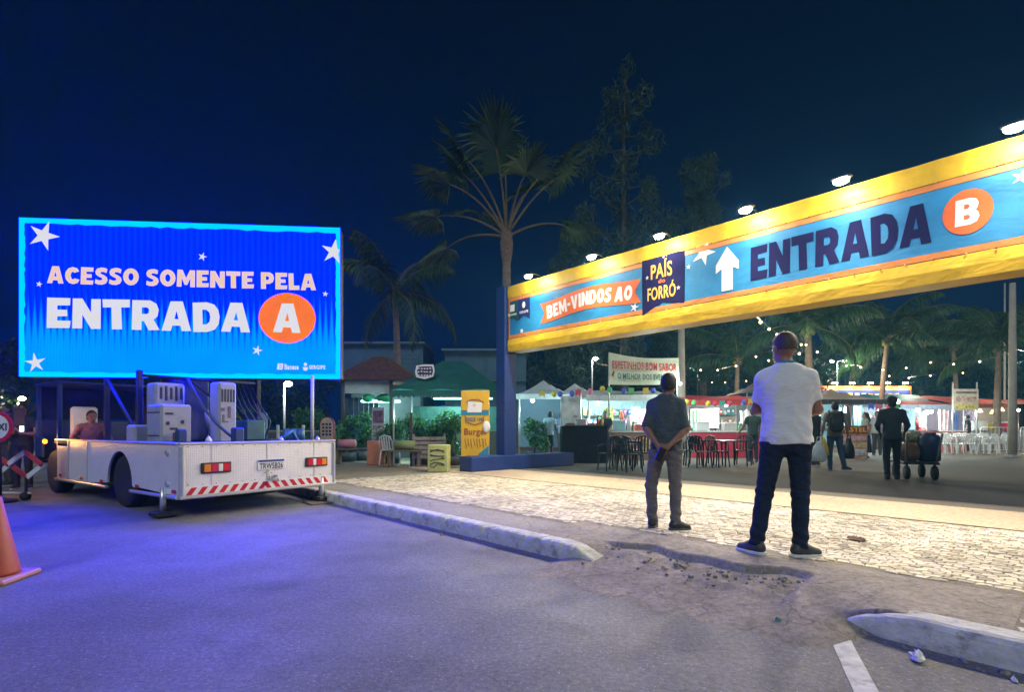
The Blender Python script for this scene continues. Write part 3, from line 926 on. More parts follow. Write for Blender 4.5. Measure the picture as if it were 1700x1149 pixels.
def build_kerbs():
    a = empty('kerb', (0, 0, 0)); tag(a, 'long pale concrete kerb running back from the ramp past the truck', 'kerb', kind='structure')
    s = -2.88; k = 0
    while s > -24:
        L = random.uniform(.82, 1.05) if s < -2.95 else .70
        kerb_stone(a, s - L, s - .012, drop1=(k == 0), seed=50 + k); s -= L; k += 1
    b = empty('kerb', (0, 0, 0)); tag(b, 'near concrete kerb with rounded end at the lower right', 'kerb', kind='structure')
    s = -1.14; k = 0
    while s < 6:
        L = random.uniform(.85, 1.1) if k else 1.25
        kerb_stone(b, s + .012, s + L, drop0=(k == 0), seed=150 + k, rough=.25); s += L; k += 1
build_kerbs()

def pebbles(name, spots, label, m_, seed):
    rg = random.Random(seed); mb = MB()
    for (p, r) in spots:
        k0 = len(mb.v)
        mb.sphere((p.x, p.y, p.z + r * .3), (r * rg.uniform(.7, 1.2), r * rg.uniform(.7, 1.2), r * rg.uniform(.5, .9)), 6, 4)
        for q in range(k0, len(mb.v)):
            x, y, z = mb.v[q]; mb.v[q] = (x + rg.uniform(-.2, .2) * r, y + rg.uniform(-.2, .2) * r, z + rg.uniform(-.15, .15) * r)
    o = mb.build(name, m_); tag(o, label, 'rubble', kind='stuff')
rgp = random.Random(4)
sp1 = []
for k in range(150):
    s_ = rgp.uniform(-3.1, -1.35); n_ = 4.05 + .05 * math.sin(s_ * 4.2 + 1) - abs(rgp.gauss(0, .16)) - (.1 if s_ < -2.7 else 0)
    zz_ = .006 + .146 * float(sstep(3.1, 4.35, n_)) - .034 * float(1 - sstep(.15, .85, 4.1 - n_)) 
    sp1.append((sn(s_, n_, zz_ + .004), min(.022, .004 + rgp.expovariate(170))))
pebbles('rubble', sp1, 'loose rubble and sand lumps along the broken ramp edge', mat('rubble_stone', (.25, .22, .19), .9, var=.35, scale=25), 5)
sp2 = [(sn(rgp.uniform(-12, -3.1) if k % 3 else rgp.uniform(-.8, 2.5), 3.59 - abs(rgp.gauss(0, .07)), .0), .003 + rgp.expovariate(220)) for k in range(420)]
pebbles('gutter_grit', sp2, 'grit and small stones in the gutter along the kerbs', mat('grit_stone', (.22, .20, .18), .9, var=.4, scale=30), 6)

# bay line, litter and stray bits on the road
a0 = ground(1395, 1063, 0); a1 = ground(1462, 1200, 0)
d = (a1 - a0).normalized(); w = Vector((-d.y, d.x, 0)) * .052
ln = MB()
K = 14
vs = []
for i in range(K + 1):
    p = a0 + (a1 - a0) * i / K
    j1, j2 = random.uniform(-.004, .004), random.uniform(-.004, .004)
    vs += [p + w * (1 + j1 * 8) + Vector((0, 0, .004)), p - w * (1 + j2 * 8) + Vector((0, 0, .004))]
ln.add(vs, [(2 * i, 2 * i + 1, 2 * i + 3, 2 * i + 2) for i in range(K)])
o = ln.build('bay_line', mat('worn_white_paint', (.52, .52, .50), .7, var=.25, scale=14, dirt=(.22, .21, .21), dscale=9))
tag(o, 'worn white painted line on the road near the right kerb', 'road marking', kind='structure')

def crumple(name, c, r, col, label, cat, flat=.35, seed=1):
    rng = np.random.default_rng(seed)
    mb = MB().sphere((0, 0, r * flat * .8), (r, r * .6, r * flat), 11, 7)
    mb.v = [(x * (1 + rng.normal(0, .16)), y * (1 + rng.normal(0, .16)), max(0.002, z * (1 + rng.normal(0, .25)))) for (x, y, z) in mb.v]
    o = mb.build(name, mat(name + '_paper', col, .8), loc=c, rz=rng.uniform(0, 3))
    return tag(o, label, cat)
crumple('crumpled_paper', ground(1523, 1098, 0), .048, (.72, .70, .70), 'crumpled white paper cup lying on road by the right kerb', 'litter', .5, 3)
crumple('litter_wrapper', ground(1292, 1036, 0.008), .026, (.10, .22, .26), 'small blue green wrapper on the sandy road edge', 'litter', .6, 5)
crumple('litter_scrap', ground(1684, 1133, 0), .020, (.55, .6, .65), 'tiny pale scrap in the gutter at the lower right corner', 'litter', .5, 6)
crumple('dry_leaf', ground(1422, 897, .16), .085, (.14, .075, .045), 'brown dry leaf lying on the cobbles right of the white shirt', 'leaf', .18, 8)
yb = MB().sphere((0, 0, .07), (.10, .085, .085), 14, 9)
yb.v = [(x, y, max(z, .0)) for (x, y, z) in yb.v]
tag(yb.build('painted_stone', mat('yellow_paint_stone', (.60, .40, .03), .7, var=.3, scale=20, dirt=(.25, .2, .1), dscale=14), loc=sn(*to_sn(ground(581, 839, 0)), 0.0), smooth=True), 'yellow painted round stone against the kerb behind the truck', 'stone')

# ------------------------------------------------------------------ LED truck
TF = Vector((-.822, .570, 0)).normalized()
TL = Vector((-TF.y, TF.x, 0))
T_RL = Vector((-4.35, 6.95, 0))
TW = 2.40
truck = empty('led_truck', T_RL - TL * TW / 2, math.atan2(TF.y, TF.x), 'silver flatbed truck with red and white rear stripes carrying the video screen', 'truck')
def plate_mat():
    m = mat('checker_plate', (.80, .78, .82), .34, metal=.25, var=.07, scale=5, dirt=(.66, .64, .67), dscale=2.5)
    n = m.node_tree.nodes; l = m.node_tree.links
    tc = n.new('ShaderNodeTexCoord'); mp = n.new('ShaderNodeMapping'); mp.inputs['Rotation'].default_value = (R(35), R(35), R(45)); mp.inputs['Scale'].default_value = (1, 1, 1)
    ck = n.new('ShaderNodeTexVoronoi'); ck.inputs['Scale'].default_value = 42; ck.inputs['Randomness'].default_value = .15
    l.new(tc.outputs['Object'], ck.inputs['Vector'])
    b = n.new('ShaderNodeBump'); b.inputs['Strength'].default_value = .55; b.inputs['Distance'].default_value = .006
    l.new(ck.outputs['Distance'], b.inputs['Height']); l.new(b.outputs[0], n['Principled BSDF'].inputs['Normal'])
    return m
M_PLATE = plate_mat()
M_ALU = mat('brushed_aluminium', (.66, .66, .68), .35, metal=.7, var=.08, scale=8)
M_DARK = mat('dark_chassis', (.018, .020, .026), .6, var=.2)
M_RUB = mat('tyre_rubber', (.020, .020, .022), .85, var=.2, bump=.2)
M_WHITE = mat('white_enamel', (.72, .71, .68), .45, var=.06, dirt=(.5, .48, .44), dscale=3)
M_RED = mat('red_reflective', (.55, .012, .025), .35, var=.06)
M_WRED = mat('white_reflective', (.78, .77, .78), .4, var=.05)
M_BLUE_D = mat('dark_blue_steel', (.018, .045, .16), .45, var=.12)
hw = TW / 2
MB().bbox((2.55, 0, .955), (5.0, TW - .06, .05), .01).build('deck', mat('deck_rubber', (.04, .045, .05), .8), truck)
# rear panel and side skirts
MB().bbox((-.0, 0, .655), (.035, TW, .69), .012).build('rear_panel', M_PLATE, truck)
MB().bbox((-.01, 0, 1.003), (.06, TW + .02, .03), .008).build('top_rail', M_ALU, truck)
MB().bbox((-.012, 0, .292), (.07, TW + .02, .05), .012).build('bumper', M_ALU, truck)
def side(y, vis):
    o = empty_side = None
    # rear section, section over the wheel, front section: separate panels with an arched opening
    pts = [(.02, .31), (.02, .995), (3.25, .995), (3.25, .31), (2.42, .31)]
    arch = [(1.95 + .47 * math.cos(a), .36 + .50 * math.sin(a)) for a in [math.pi * i / 14 for i in range(15)]]
    poly = [(.02, .31), (.02, .995), (3.25, .995), (3.25, .31)] + [p for p in arch if p[1] > .31]
    mb = MB(); n = len(poly)
    vs = [(x, y, z) for (x, z) in poly] + [(x, y - math.copysign(.03, y), z) for (x, z) in poly]
    fs = [tuple(range(n)) if y > 0 else tuple(reversed(range(n))), tuple(reversed(range(n, 2 * n))) if y > 0 else tuple(range(n, 2 * n))]
    fs += [(i, (i + 1) % n, (i + 1) % n + n, i + n) for i in range(n)]
    mb.add(vs, fs).build('side_panel', M_PLATE, truck)
    MB().bbox((3.72, y - math.copysign(.02, y), .65), (.92, .03, .68), .008).build('side_panel', M_PLATE, truck)
    MB().bbox((4.49, y - math.copysign(.02, y), .60), (.60, .03, .58), .008).build('side_panel', M_PLATE, truck)
    MB().bbox((2.42, y, 1.003), (4.75, .05, .03), .008).build('top_rail', M_ALU, truck)
    for (x0, x1) in ((0, 1.5), (2.4, 4.8)):
        MB().bbox(((x0 + x1) / 2, y + math.copysign(.01, y), .29), (x1 - x0, .06, .045), .012).build('lower_rail', M_ALU, truck)
    # arch liner
    lin = MB(); k = 14
    vs = []
    for i in range(k + 1):
        a = math.pi * i / k
        for yy in (y - math.copysign(.004, y), y - math.copysign(.42, y)):
            vs.append((1.95 + .472 * math.cos(a), yy, .36 + .502 * math.sin(a)))
    lin.add(vs, [(2 * i, 2 * i + 1, 2 * i + 3, 2 * i + 2) for i in range(k)]).build('wheel_arch', M_DARK, truck)
    for x in (.12, 1.28, 2.62, 3.5, 4.55):
        r = MB().bbox((x, y + math.copysign(.018, y), .37), (.10, .012, .045), .004).build('side_reflector', M_RED, truck)
        MB().bbox((x + .075, y + math.copysign(.018, y), .37), (.05, .012, .045), .004).build('white_half', M_WRED, r)
    for z in (.46, .88):
        MB().cyl((.32, y, z), (.32, y + math.copysign(.03, y), z), .035, n=12).build('latch', M_ALU, truck)
    for x in (3.25, 4.18):
        MB().box((x, y + math.copysign(.004, y), .65), (.018, .014, .66)).build('panel_seam', M_ALU, truck)
side(hw, True); side(-hw, False)
for y in (-.80, -.0, .80):
    MB().box((-.020, y, .70), (.006, .010, .58)).build('panel_seam', M_ALU, truck)
for k in range(13):
    for z in (.455, .965):
        MB().sphere((-.020, -1.1 + k * .183, z), .010, 6, 4).build('rivet', M_ALU, truck)
MB().bbox((-.012, hw - .03, .64), (.075, .075, .70), .03).build('corner_post', M_ALU, truck)
MB().bbox((-.012, -hw + .03, .64), (.075, .075, .70), .03).build('corner_post', M_ALU, truck)
# wheels
def wheel(x, y, r=.40):
    sgn = math.copysign(1, y)
    prof = [(r * .58, -.11), (r * .93, -.12), (r, -.08), (r, .08), (r * .93, .12), (r * .58, .11)]
    t = MB().lathe(prof, n=28)
    t.v = [(a + x, y + c * sgn, b + r) for (a, b, c) in t.v]
    ty = t.build('tyre', M_RUB, None, True)
    wh = empty('wheel'); wh.parent = truck; ty.parent = wh
    q = MB().lathe([(r * .60, .10), (r * .56, .085), (r * .45, .03), (r * .22, .05), (r * .20, .10), (.01, .105)], n=24)
    q.v = [(a + x, y + c * sgn, b + r) for (a, b, c) in q.v]
    q.build('rim', M_WHITE, wh, True)
    for i in range(8):
        a = 2 * math.pi * i / 8
        MB().cyl((x + math.cos(a) * r * .33, y + .035 * sgn, r + math.sin(a) * r * .33), (x + math.cos(a) * r * .33, y + .065 * sgn, r + math.sin(a) * r * .33), .014, n=6).build('wheel_nut', M_ALU, wh)
for (x, y) in ((1.95, hw - .17), (1.95, -hw + .17), (5.15, hw - .17), (5.15, -hw + .17)):
    wheel(x, y)
MB().box((2.9, .38, .55), (5.6, .09, .2)).build('chassis_beam', M_DARK, truck)
MB().box((2.9, -.38, .55), (5.6, .09, .2)).build('chassis_beam', M_DARK, truck)
MB().cyl((1.95, -hw + .2, .4), (1.95, hw - .2, .4), .07).build('axle', M_DARK, truck)
MB().cyl((.75, -.55, .38), (.75, .35, .38), .24, n=18).build('fuel_tank', M_DARK, truck, True)
# tail lights
M_AMB = mat('amber_lens', (.75, .22, .02), .2, var=.03)
M_LRED = mat('red_lens', (.60, .01, .03), .15, var=.03)
M_CLR = mat('clear_lens', (.75, .72, .74), .15, var=.03)
for (y, o) in ((hw - .46, 1), (-hw + .36, -1)):
    tl = MB().bbox((-.03, y, .665), (.03, .40, .145), .008).build('tail_light', mat('lamp_housing', (.02, .02, .025), .4), truck)
    for (dy, wd, m_) in ((.125 * o, .09, M_AMB), (.03 * o, .09, M_LRED), (-.05 * o, .06, M_CLR), (-.13 * o, .09, M_LRED)):
        MB().bbox((-.05, y + dy, .665), (.018, wd, .105), .006).build('lens', m_, tl)
# licence plate
lp = MB().bbox((-.028, -.06, .665), (.014, .42, .15), .004).build('licence_plate', mat('plate_white', (.70, .70, .72), .4), truck)
MB().box((-.037, -.06, .722), (.004, .41, .03)).build('plate_band', mat('plate_blue', (.01, .05, .32), .4), lp)
tm = text_mesh('TRW5B26', -.185, .185, -.05, .035, .015, 0)
lt = link('plate_number', tm, mat('black_paint', (.01, .01, .012), .5), lp)
lt.rotation_euler = (0, 0, R(-90)); lt.location = (-.0375, -.06, .655)
# hazard stripes along the rear bumper
MB().box((-.024, 0, .365), (.010, TW - .06, .105)).build('stripe_band', M_WRED, truck)
k = 0; y = hw - .10
while y > -hw + .10:
    o_ = 1 if y > 0 else -1
    if abs(y) > .03:
        sk = .075 * o_
        mb = MB()
        pts = [(y + .036, .315), (y - .036, .315), (y - .036 - sk, .416), (y + .036 - sk, .416)]
        pts = [(max(min(p[0], hw - .035), -hw + .035), p[1]) for p in pts]
        vs = [(-.0315, p[0], p[1]) for p in pts] + [(-.026, p[0], p[1]) for p in pts]
        mb.add(vs, [(0, 1, 2, 3), (7, 6, 5, 4), (0, 4, 5, 1), (1, 5, 6, 2), (2, 6, 7, 3), (3, 7, 4, 0)])
        mb.build('stripe', M_RED, truck)
    y -= .142
# tow hook
hk = MB().box((-.05, -.10, .47), (.03, .16, .05)).build('tow_hook', M_ALU, truck)
MB().tube([(-.06, -.10, .49), (-.13, -.10, .50), (-.16, -.10, .46), (-.14, -.10, .42)], .018).build('hook', M_ALU, hk, True)
MB().tube([(-.05, -.06, .54), (-.05, -.02, .58), (-.05, .04, .55)], .010).build('chain', M_ALU, hk, True)
# outriggers
for (x, y, dk) in ((.42, hw + .02, .26), (-.0, -hw + .25, .20)):
    og = MB().cyl((x, y, .06), (x, y, .40), .038).build('outrigger', M_ALU, truck, True)
    MB().bbox((x, y, .055), (dk, dk, .07), .015).build('outrigger_foot', M_DARK, og)
pp = T_RL - TL * 2.15 - TF * .12
wp = MB().bbox((0, 0, .012), (.62, .42, .022), .004).build('ground_board', mat('plywood', (.13, .10, .085), .8), loc=(pp.x, pp.y, .001), rz=R(40))
tag(wp, 'flat dark wooden board on the road under the truck rear foot', 'board')
# cab: open frame with pillars, seat, front wall
cabm = mat('cab_blue', (.010, .028, .11), .45, var=.15)
for (x, y) in ((4.86, hw - .06), (4.86, -hw + .06), (6.15, hw - .08), (6.15, -hw + .08)):
    MB().bbox((x, y, 1.32), (.07, .07, 1.5), .015).build('cab_pillar', cabm, truck)
MB().bbox((5.5, 0, 2.06), (1.4, TW - .04, .06), .02).build('cab_roof', cabm, truck)
MB().bbox((6.16, 0, .95), (.06, TW - .06, .86), .02).build('cab_front', cabm, truck)
MB().bbox((6.16, 0, 1.72), (.015, TW - .22, .62), .004).build('windscreen', mat('dark_glass', (.012, .02, .035), .08, var=.02), truck)
MB().bbox((5.5, -hw + .05, .85), (1.25, .05, .68), .02).build('cab_door', cabm, truck)
MB().bbox((5.55, 0, .60), (1.3, TW - .2, .08), .02).build('cab_floor', M_DARK, truck)
MB().bbox((5.92, hw - .05, .84), (.42, .05, .40), .02).build('cab_door', cabm, truck)
for y in (.55,):
    MB().bbox((5.62, y, 1.34), (.10, .44, .60), .04).build('seat_back', mat('seat_white', (.62, .62, .60), .6), truck)
    MB().bbox((5.30, y, .74), (.50, .46, .12), .04).build('seat', M_DARK, truck)
    MB().bbox((5.30, y, .655), (.36, .36, .06), .03).build('seat_base', M_DARK, truck)
am = MB().bbox((5.38, hw + .02, .96), (.13, .05, .08), .02).build('turn_lamp', emat('amber_glow', (1.0, .22, .012), 4.0), truck)
point_light('turn_lamp_light', (5.25, hw + .20, .97), 9.0, (1.0, .42, .08), am, .05)
MB().tube([(5.9, hw, 1.65), (5.9, hw + .25, 1.7), (5.9, hw + .28, 1.5)], .015).build('mirror_arm', M_DARK, truck, True)
MB().bbox((5.88, hw + .28, 1.42), (.05, .18, .34), .02).build('mirror', M_DARK, truck)
# mast and rear strut
MB().bbox((2.55, 0, 1.55), (.55, .55, 1.15), .03).build('mast', mat('mast_blue', (.012, .03, .10), .5), truck)
MB().cyl((.35, -hw + .18, .98), (.37, -hw + .16, 2.10), .028, n=10).build('strut', mat('pale_pipe', (.55, .54, .52), .5), truck, True)
# cabinets on the deck
def cabinet(c, s, rz, name='equipment_cabinet'):
    o = MB().bbox((0, 0, s[2] / 2), s, .03).build(name, M_WHITE, truck)
    o.location = c; o.rotation_euler = (0, 0, rz)
    return o
M_SLOT = mat('slot_dark', (.03, .032, .04), .7)
M_CAB = mat('cabinet_grey', (.34, .36, .36), .5, var=.12, scale=4, dirt=(.20, .21, .21), dscale=4)
for q_ in (0,):
    M_WHITE_KEEP = M_WHITE; M_WHITE = M_CAB
c1 = cabinet((1.20, .82, .98), (.48, .42, .58), 0)
for (y, z, w_, h_) in ((.10, .44, .10, .03), (-.08, .32, .04, .05), (.12, .30, .04, .05), (.04, .22, .10, .03), (-.02, .09, .14, .15)):
    MB().box((-.243, y, z), (.010, w_, h_)).build('vent', M_SLOT, c1)
for z in (.12, .46):
    MB().box((0, .213, z), (.40, .008, .012)).build('seam', M_SLOT, c1)
c2 = cabinet((1.56, .72, .98), (.32, .42, .92), 0)
for i in range(5):
    MB().box((-.163, -.15 + .07 * i, .76), (.010, .030, .18 + .04 * (i % 2))).build('louvre', M_SLOT, c2)
c3 = cabinet((1.02, .12, .98), (.30, .28, .95), 0)
for i in range(5):
    MB().box((-.153, -.095 + .046 * i, .74), (.010, .020, .20)).build('louvre', M_SLOT, c3)
for (y, z, w_, h_) in ((.08, .52, .05, .05), (-.02, .48, .04, .18), (.07, .38, .03, .12), (.02, .33, .05, .02)):
    MB().box((-.153, y, z), (.010, w_, h_)).build('vent', mat('panel_marks', (.14, .10, .12), .6), c3)
cabinet((1.75, 1.0, .98), (.32, .26, .28), 0, 'storage_box')
M_WHITE = M_WHITE_KEEP
# dark machinery, ram and trusses between the cabinets and the cab
gen = MB().bbox((3.55, -.30, 1.42), (1.25, 1.0, .86), .05).build('generator', mat('generator_dark', (.03, .045, .07), .55, var=.25, scale=5), truck)
for k in range(6):
    MB().box((2.918, -.72 + k * .17, 1.45), (.012, .12, .50)).build('grille', M_SLOT, gen)
for (x, y) in ((1.9, .95), (1.9, -.95), (3.2, .95), (3.2, -.95)):
    MB().bbox((x, y, 1.55), (.08, .08, 1.12), .012).build('screen_support', M_DARK, truck)
for (a_, b_) in (((1.9, .95, 1.05), (3.2, .95, 2.05)), ((1.9, -.95, 1.05), (3.2, -.95, 2.05)), ((1.9, -.95, 2.03), (1.9, .95, 2.03)), ((1.9, -.95, 1.1), (1.9, .2, 2.0))):
    MB().cyl(a_, b_, .026, n=8).build('brace', M_DARK, truck, True)
MB().cyl((2.2, -.35, 1.0), (2.45, -.1, 2.0), .07, .05, 12).build('hydraulic_ram', M_ALU, truck, True)
for k in range(5):
    y = -.55 - .09 * k
    MB().tube([(1.6, y, .99), (1.5, y - .05, 1.25 + .08 * (k % 3)), (1.7, y + .02, 1.6), (1.95, y * .9, 2.02)], .016, 6).build('cable', M_DARK, truck, True)
MB().bbox((1.45, -.55, 1.17), (.40, .36, .36), .03).build('tool_chest', mat('chest_green', (.04, .13, .12), .5, var=.2), truck)
MB().bbox((2.1, -1.02, 1.25), (.5, .22, .52), .03).build('tool_chest', mat('chest_blue', (.03, .09, .20), .5, var=.2), truck)
for k in range(3):
    MB().cyl((.62 + .2 * k, -.98, .98), (.62 + .2 * k, -.98, 1.2), .07, n=12).build('gas_bottle', mat('bottle_blue', (.04, .12, .24), .4), truck, True)
MB().bbox((.55, .14, 1.10), (.14, .15, .24), .02).build('control_box', M_BLUE_D, truck)
MB().bbox((.78, .84, 1.09), (.10, .13, .20), .02).build('control_box', M_BLUE_D, truck)
MB().tube([(1.4, .48, 2.0), (1.2, .46, 1.75), (1.02, .40, 1.5), (.85, .32, 1.3), (.72, .24, 1.16), (.62, .16, 1.05), (.66, .08, 1.0)], .022).build('cable', mat('cable_blue', (.05, .07, .12), .5), truck, True)
MB().tube([(.5, -.55, .99), (.42, -.62, 1.12), (.46, -.72, 1.16), (.5, -.82, 1.04), (.5, -.86, .99)], .028).build('hose', mat('hose_blue', (.05, .20, .34), .5), truck, True)
for y in (-.30, -.95):
    MB().lathe([(.05, 0), (.03, .03), (.012, .06)], (.1, y, 1.018), 10).build('deck_cleat', M_ALU, truck, True)
MB().lathe([(.05, 0), (.035, .04), (.01, .08)], (.1, .78, 1.018), 10).build('deck_cleat', M_WHITE, truck, True)

# ------------------------------------------------------------------ LED screen held over the truck
PA = Vector((-8.15, 8.80, 0)); PB = Vector((-2.99, 9.25, 0))
PWID = (PB - PA).length
PH = 2.63; PZ = 2.065
scr = empty('video_screen', ((PA + PB) / 2).to_tuple()[:2] + (PZ,), math.atan2(PB.y - PA.y, PB.x - PA.x), 'large glowing blue video screen reading ACESSO SOMENTE PELA ENTRADA A above the truck', 'screen')
LEDK = 40.0
def screen_mat():
    m = bpy.data.materials.new('screen_picture'); m.use_nodes = True
    n = m.node_tree.nodes; l = m.node_tree.links; n.clear()
    def math_(op, a, b=None, c=None):
        q = n.new('ShaderNodeMath'); q.operation = op
        for i, v in enumerate((a, b, c)):
            if v is None: continue
            if isinstance(v, (int, float)): q.inputs[i].default_value = v
            else: l.new(v, q.inputs[i])
        return q.outputs[0]
    tc = n.new('ShaderNodeTexCoord'); sp = n.new('ShaderNodeSeparateXYZ'); l.new(tc.outputs['Object'], sp.inputs[0])
    x, z = sp.outputs['X'], sp.outputs['Z']
    tri = math_('PINGPONG', math_('MULTIPLY', x, 20.0), 1.0)          # spikes 0..1
    v = math_('DIVIDE', z, PH)                                        # 0 bottom, 1 top
    edge = math_('ADD', math_('MULTIPLY', tri, .24), .17)             # spike height along x
    nz = n.new('ShaderNodeTexNoise'); nz.inputs['Scale'].default_value = 1.3; l.new(tc.outputs['Object'], nz.inputs['Vector'])
    edge = math_('ADD', edge, math_('MULTIPLY', math_('SUBTRACT', nz.outputs['Fac'], .5), .10))
    f = n.new('ShaderNodeMapRange'); f.interpolation_type = 'SMOOTHSTEP'
    l.new(math_('SUBTRACT', v, edge), f.inputs['Value']); f.inputs['From Min'].default_value = -.06; f.inputs['From Max'].default_value = .18
    mx = n.new('ShaderNodeMix'); mx.data_type = 'RGBA'; l.new(f.outputs[0], mx.inputs['Factor'])
    mx.inputs['A'].default_value = (0, .16, .60 * LEDK, 1); mx.inputs['B'].default_value = (0, .016, .50 * LEDK, 1)
    stripes = math_('ADD', math_('MULTIPLY', math_('MULTIPLY', math_('SINE', math_('MULTIPLY', x, 20.0 * math.pi)), f.outputs[0]), .28), 1.0)
    pix = math_('ADD', math_('MULTIPLY', math_('SINE', math_('MULTIPLY', x, 126.0)), .05), 1.0)
    mod = math_('ADD', math_('MULTIPLY', math_('SUBTRACT', nz.outputs['Fac'], .5), .5), 1.0)
    sc = n.new('ShaderNodeVectorMath'); sc.operation = 'SCALE'; l.new(mx.outputs['Result'], sc.inputs[0]); l.new(math_('MULTIPLY', math_('MULTIPLY', stripes, mod), pix), sc.inputs['Scale'])
    e = n.new('ShaderNodeEmission'); l.new(sc.outputs[0], e.inputs['Color']); e.inputs['Strength'].default_value = 1.0
    o = n.new('ShaderNodeOutputMaterial'); l.new(e.outputs[0], o.inputs['Surface'])
    return m
MB().bbox((0, .14, PH / 2), (PWID, .24, PH), .02).build('screen_cabinet', mat('screen_case', (.02, .022, .03), .5), scr)
MB().plate([(-PWID / 2 + .02, .02), (PWID / 2 - .02, .02), (PWID / 2 - .02, PH - .02), (-PWID / 2 + .02, PH - .02)], -.004, .018).build('screen_face', screen_mat(), scr)
for i in range(5):
    MB().box((-PWID / 2 + .3 + i * (PWID - .6) / 4, .30, PH / 2), (.08, .08, PH - .1)).build('back_rib', M_DARK, scr)
cy_ = emat('screen_cyan', (0, .36, .50 * LEDK * 1.0), 1.0)
rng = random.Random(5)
def border(horizontal, edge, thick, outer):
    a0, a1 = ((-PWID / 2, PWID / 2) if horizontal else (0, PH))
    m = 40
    pts_in = []
    for i in range(m + 1):
        t = a0 + (a1 - a0) * i / m
        q = thick * (1 + rng.uniform(-.14, .14))
        pts_in.append((t, edge + (q if outer < 0 else -q)))
    pts = [(a0, edge), (a1, edge)] + list(reversed(pts_in))
    if not horizontal:
        pts = [(b, a) for (a, b) in pts]
    return pts
for (hz_, e_, th, ou) in ((True, .0, .075, -1), (True, PH, .09, 1), (False, -PWID / 2, .085, -1), (False, PWID / 2, .07, 1)):
    MB().plate(border(hz_, e_, th, ou), -.007, -.0045).build('glowing_border', cy_, scr)
SW = emat('screen_white', s2l((222, 222, 226)), .5)
SP_ = emat('screen_peach', s2l((236, 205, 172)), .5)
SO = emat('screen_orange', s2l((255, 122, 14)), .5)
def SX(zx): return -PWID / 2 + (zx - 90) / 1502 * PWID
def SZ(zx, zy):
    top = 65 + 30 * (zx - 90) / 1502
    return PH * (1 - (zy - top) / (802 - top))
def sbox(x0, x1, y0, y1):
    xm = (x0 + x1) / 2
    return SX(x0), SX(x1), SZ(xm, y1), SZ(xm, y0)
block_word('ACESSO SOMENTE PELA', *sbox(216, 1474, 300, 379), -.009, SP_, scr, slant=-.02, gap=.075)
block_word('ENTRADA', *sbox(214, 1158, 444, 583), -.009, SW, scr, slant=-.03)
cx = SX(1335); czz = SZ(1335, 520)
MB().plate(ellipse_poly(cx, czz, 139 / 1502 * PWID, 120 / 722 * PH, 48), -.010, -.008).build('orange_disc', SO, scr)
block_word('A', *sbox(1268, 1402, 450, 587), -.0125, SW, scr)
for (zx, zy, r_, ro, inn) in ((200, 148, 74, .35, .36), (930, 237, 22, .3, .36), (180, 373, 15, .2, .4), (1520, 405, 15, .1, .4), (1190, 672, 27, .25, .34), (163, 738, 50, -.15, .33)):
    MB().plate(star_poly(SX(zx), SZ(zx, zy), r_ / 1502 * PWID, ro, inn), -.0095, -.0078).build('star', SW, scr)
ps = [(min(x, PWID / 2 - .006), z) for (x, z) in star_poly(SX(1562), SZ(1562, 207), 66 / 1502 * PWID, .15, .36)]
MB().plate(ps, -.0095, -.0078).build('star', SW, scr)
lg = MB().plate([(SX(1285), SZ(1285, 760)), (SX(1312), SZ(1312, 760)), (SX(1316), SZ(1316, 732)), (SX(1289), SZ(1289, 732))], -.0095, -.0078).build('logo_mark', SW, scr)
for q in range(2):
    MB().box(((SX(1296) + SX(1309)) / 2, -.0105, SZ(1300, 741 + q * 10)), (.05, .001, .012)).build('logo_bar', emat('screen_logo_blue', (0, .13, 1.0), 1.0), lg)
link('lettering', text_mesh('Banese', *sbox(1322, 1390, 735, 760), .03, -.009), SW, scr)
MB().plate(ellipse_poly(SX(1423), SZ(1423, 735), .028, .030, 14), -.0095, -.0078).build('crest_top', SW, scr)
MB().plate([(SX(1410), SZ(1410, 748)), (SX(1436), SZ(1436, 748)), (SX(1431), SZ(1431, 764)), (SX(1415), SZ(1415, 764))], -.0095, -.0078).build('crest', SW, scr)
link('lettering', text_mesh('SERGIPE', *sbox(1441, 1520, 739, 757), .03, -.009), SW, scr)

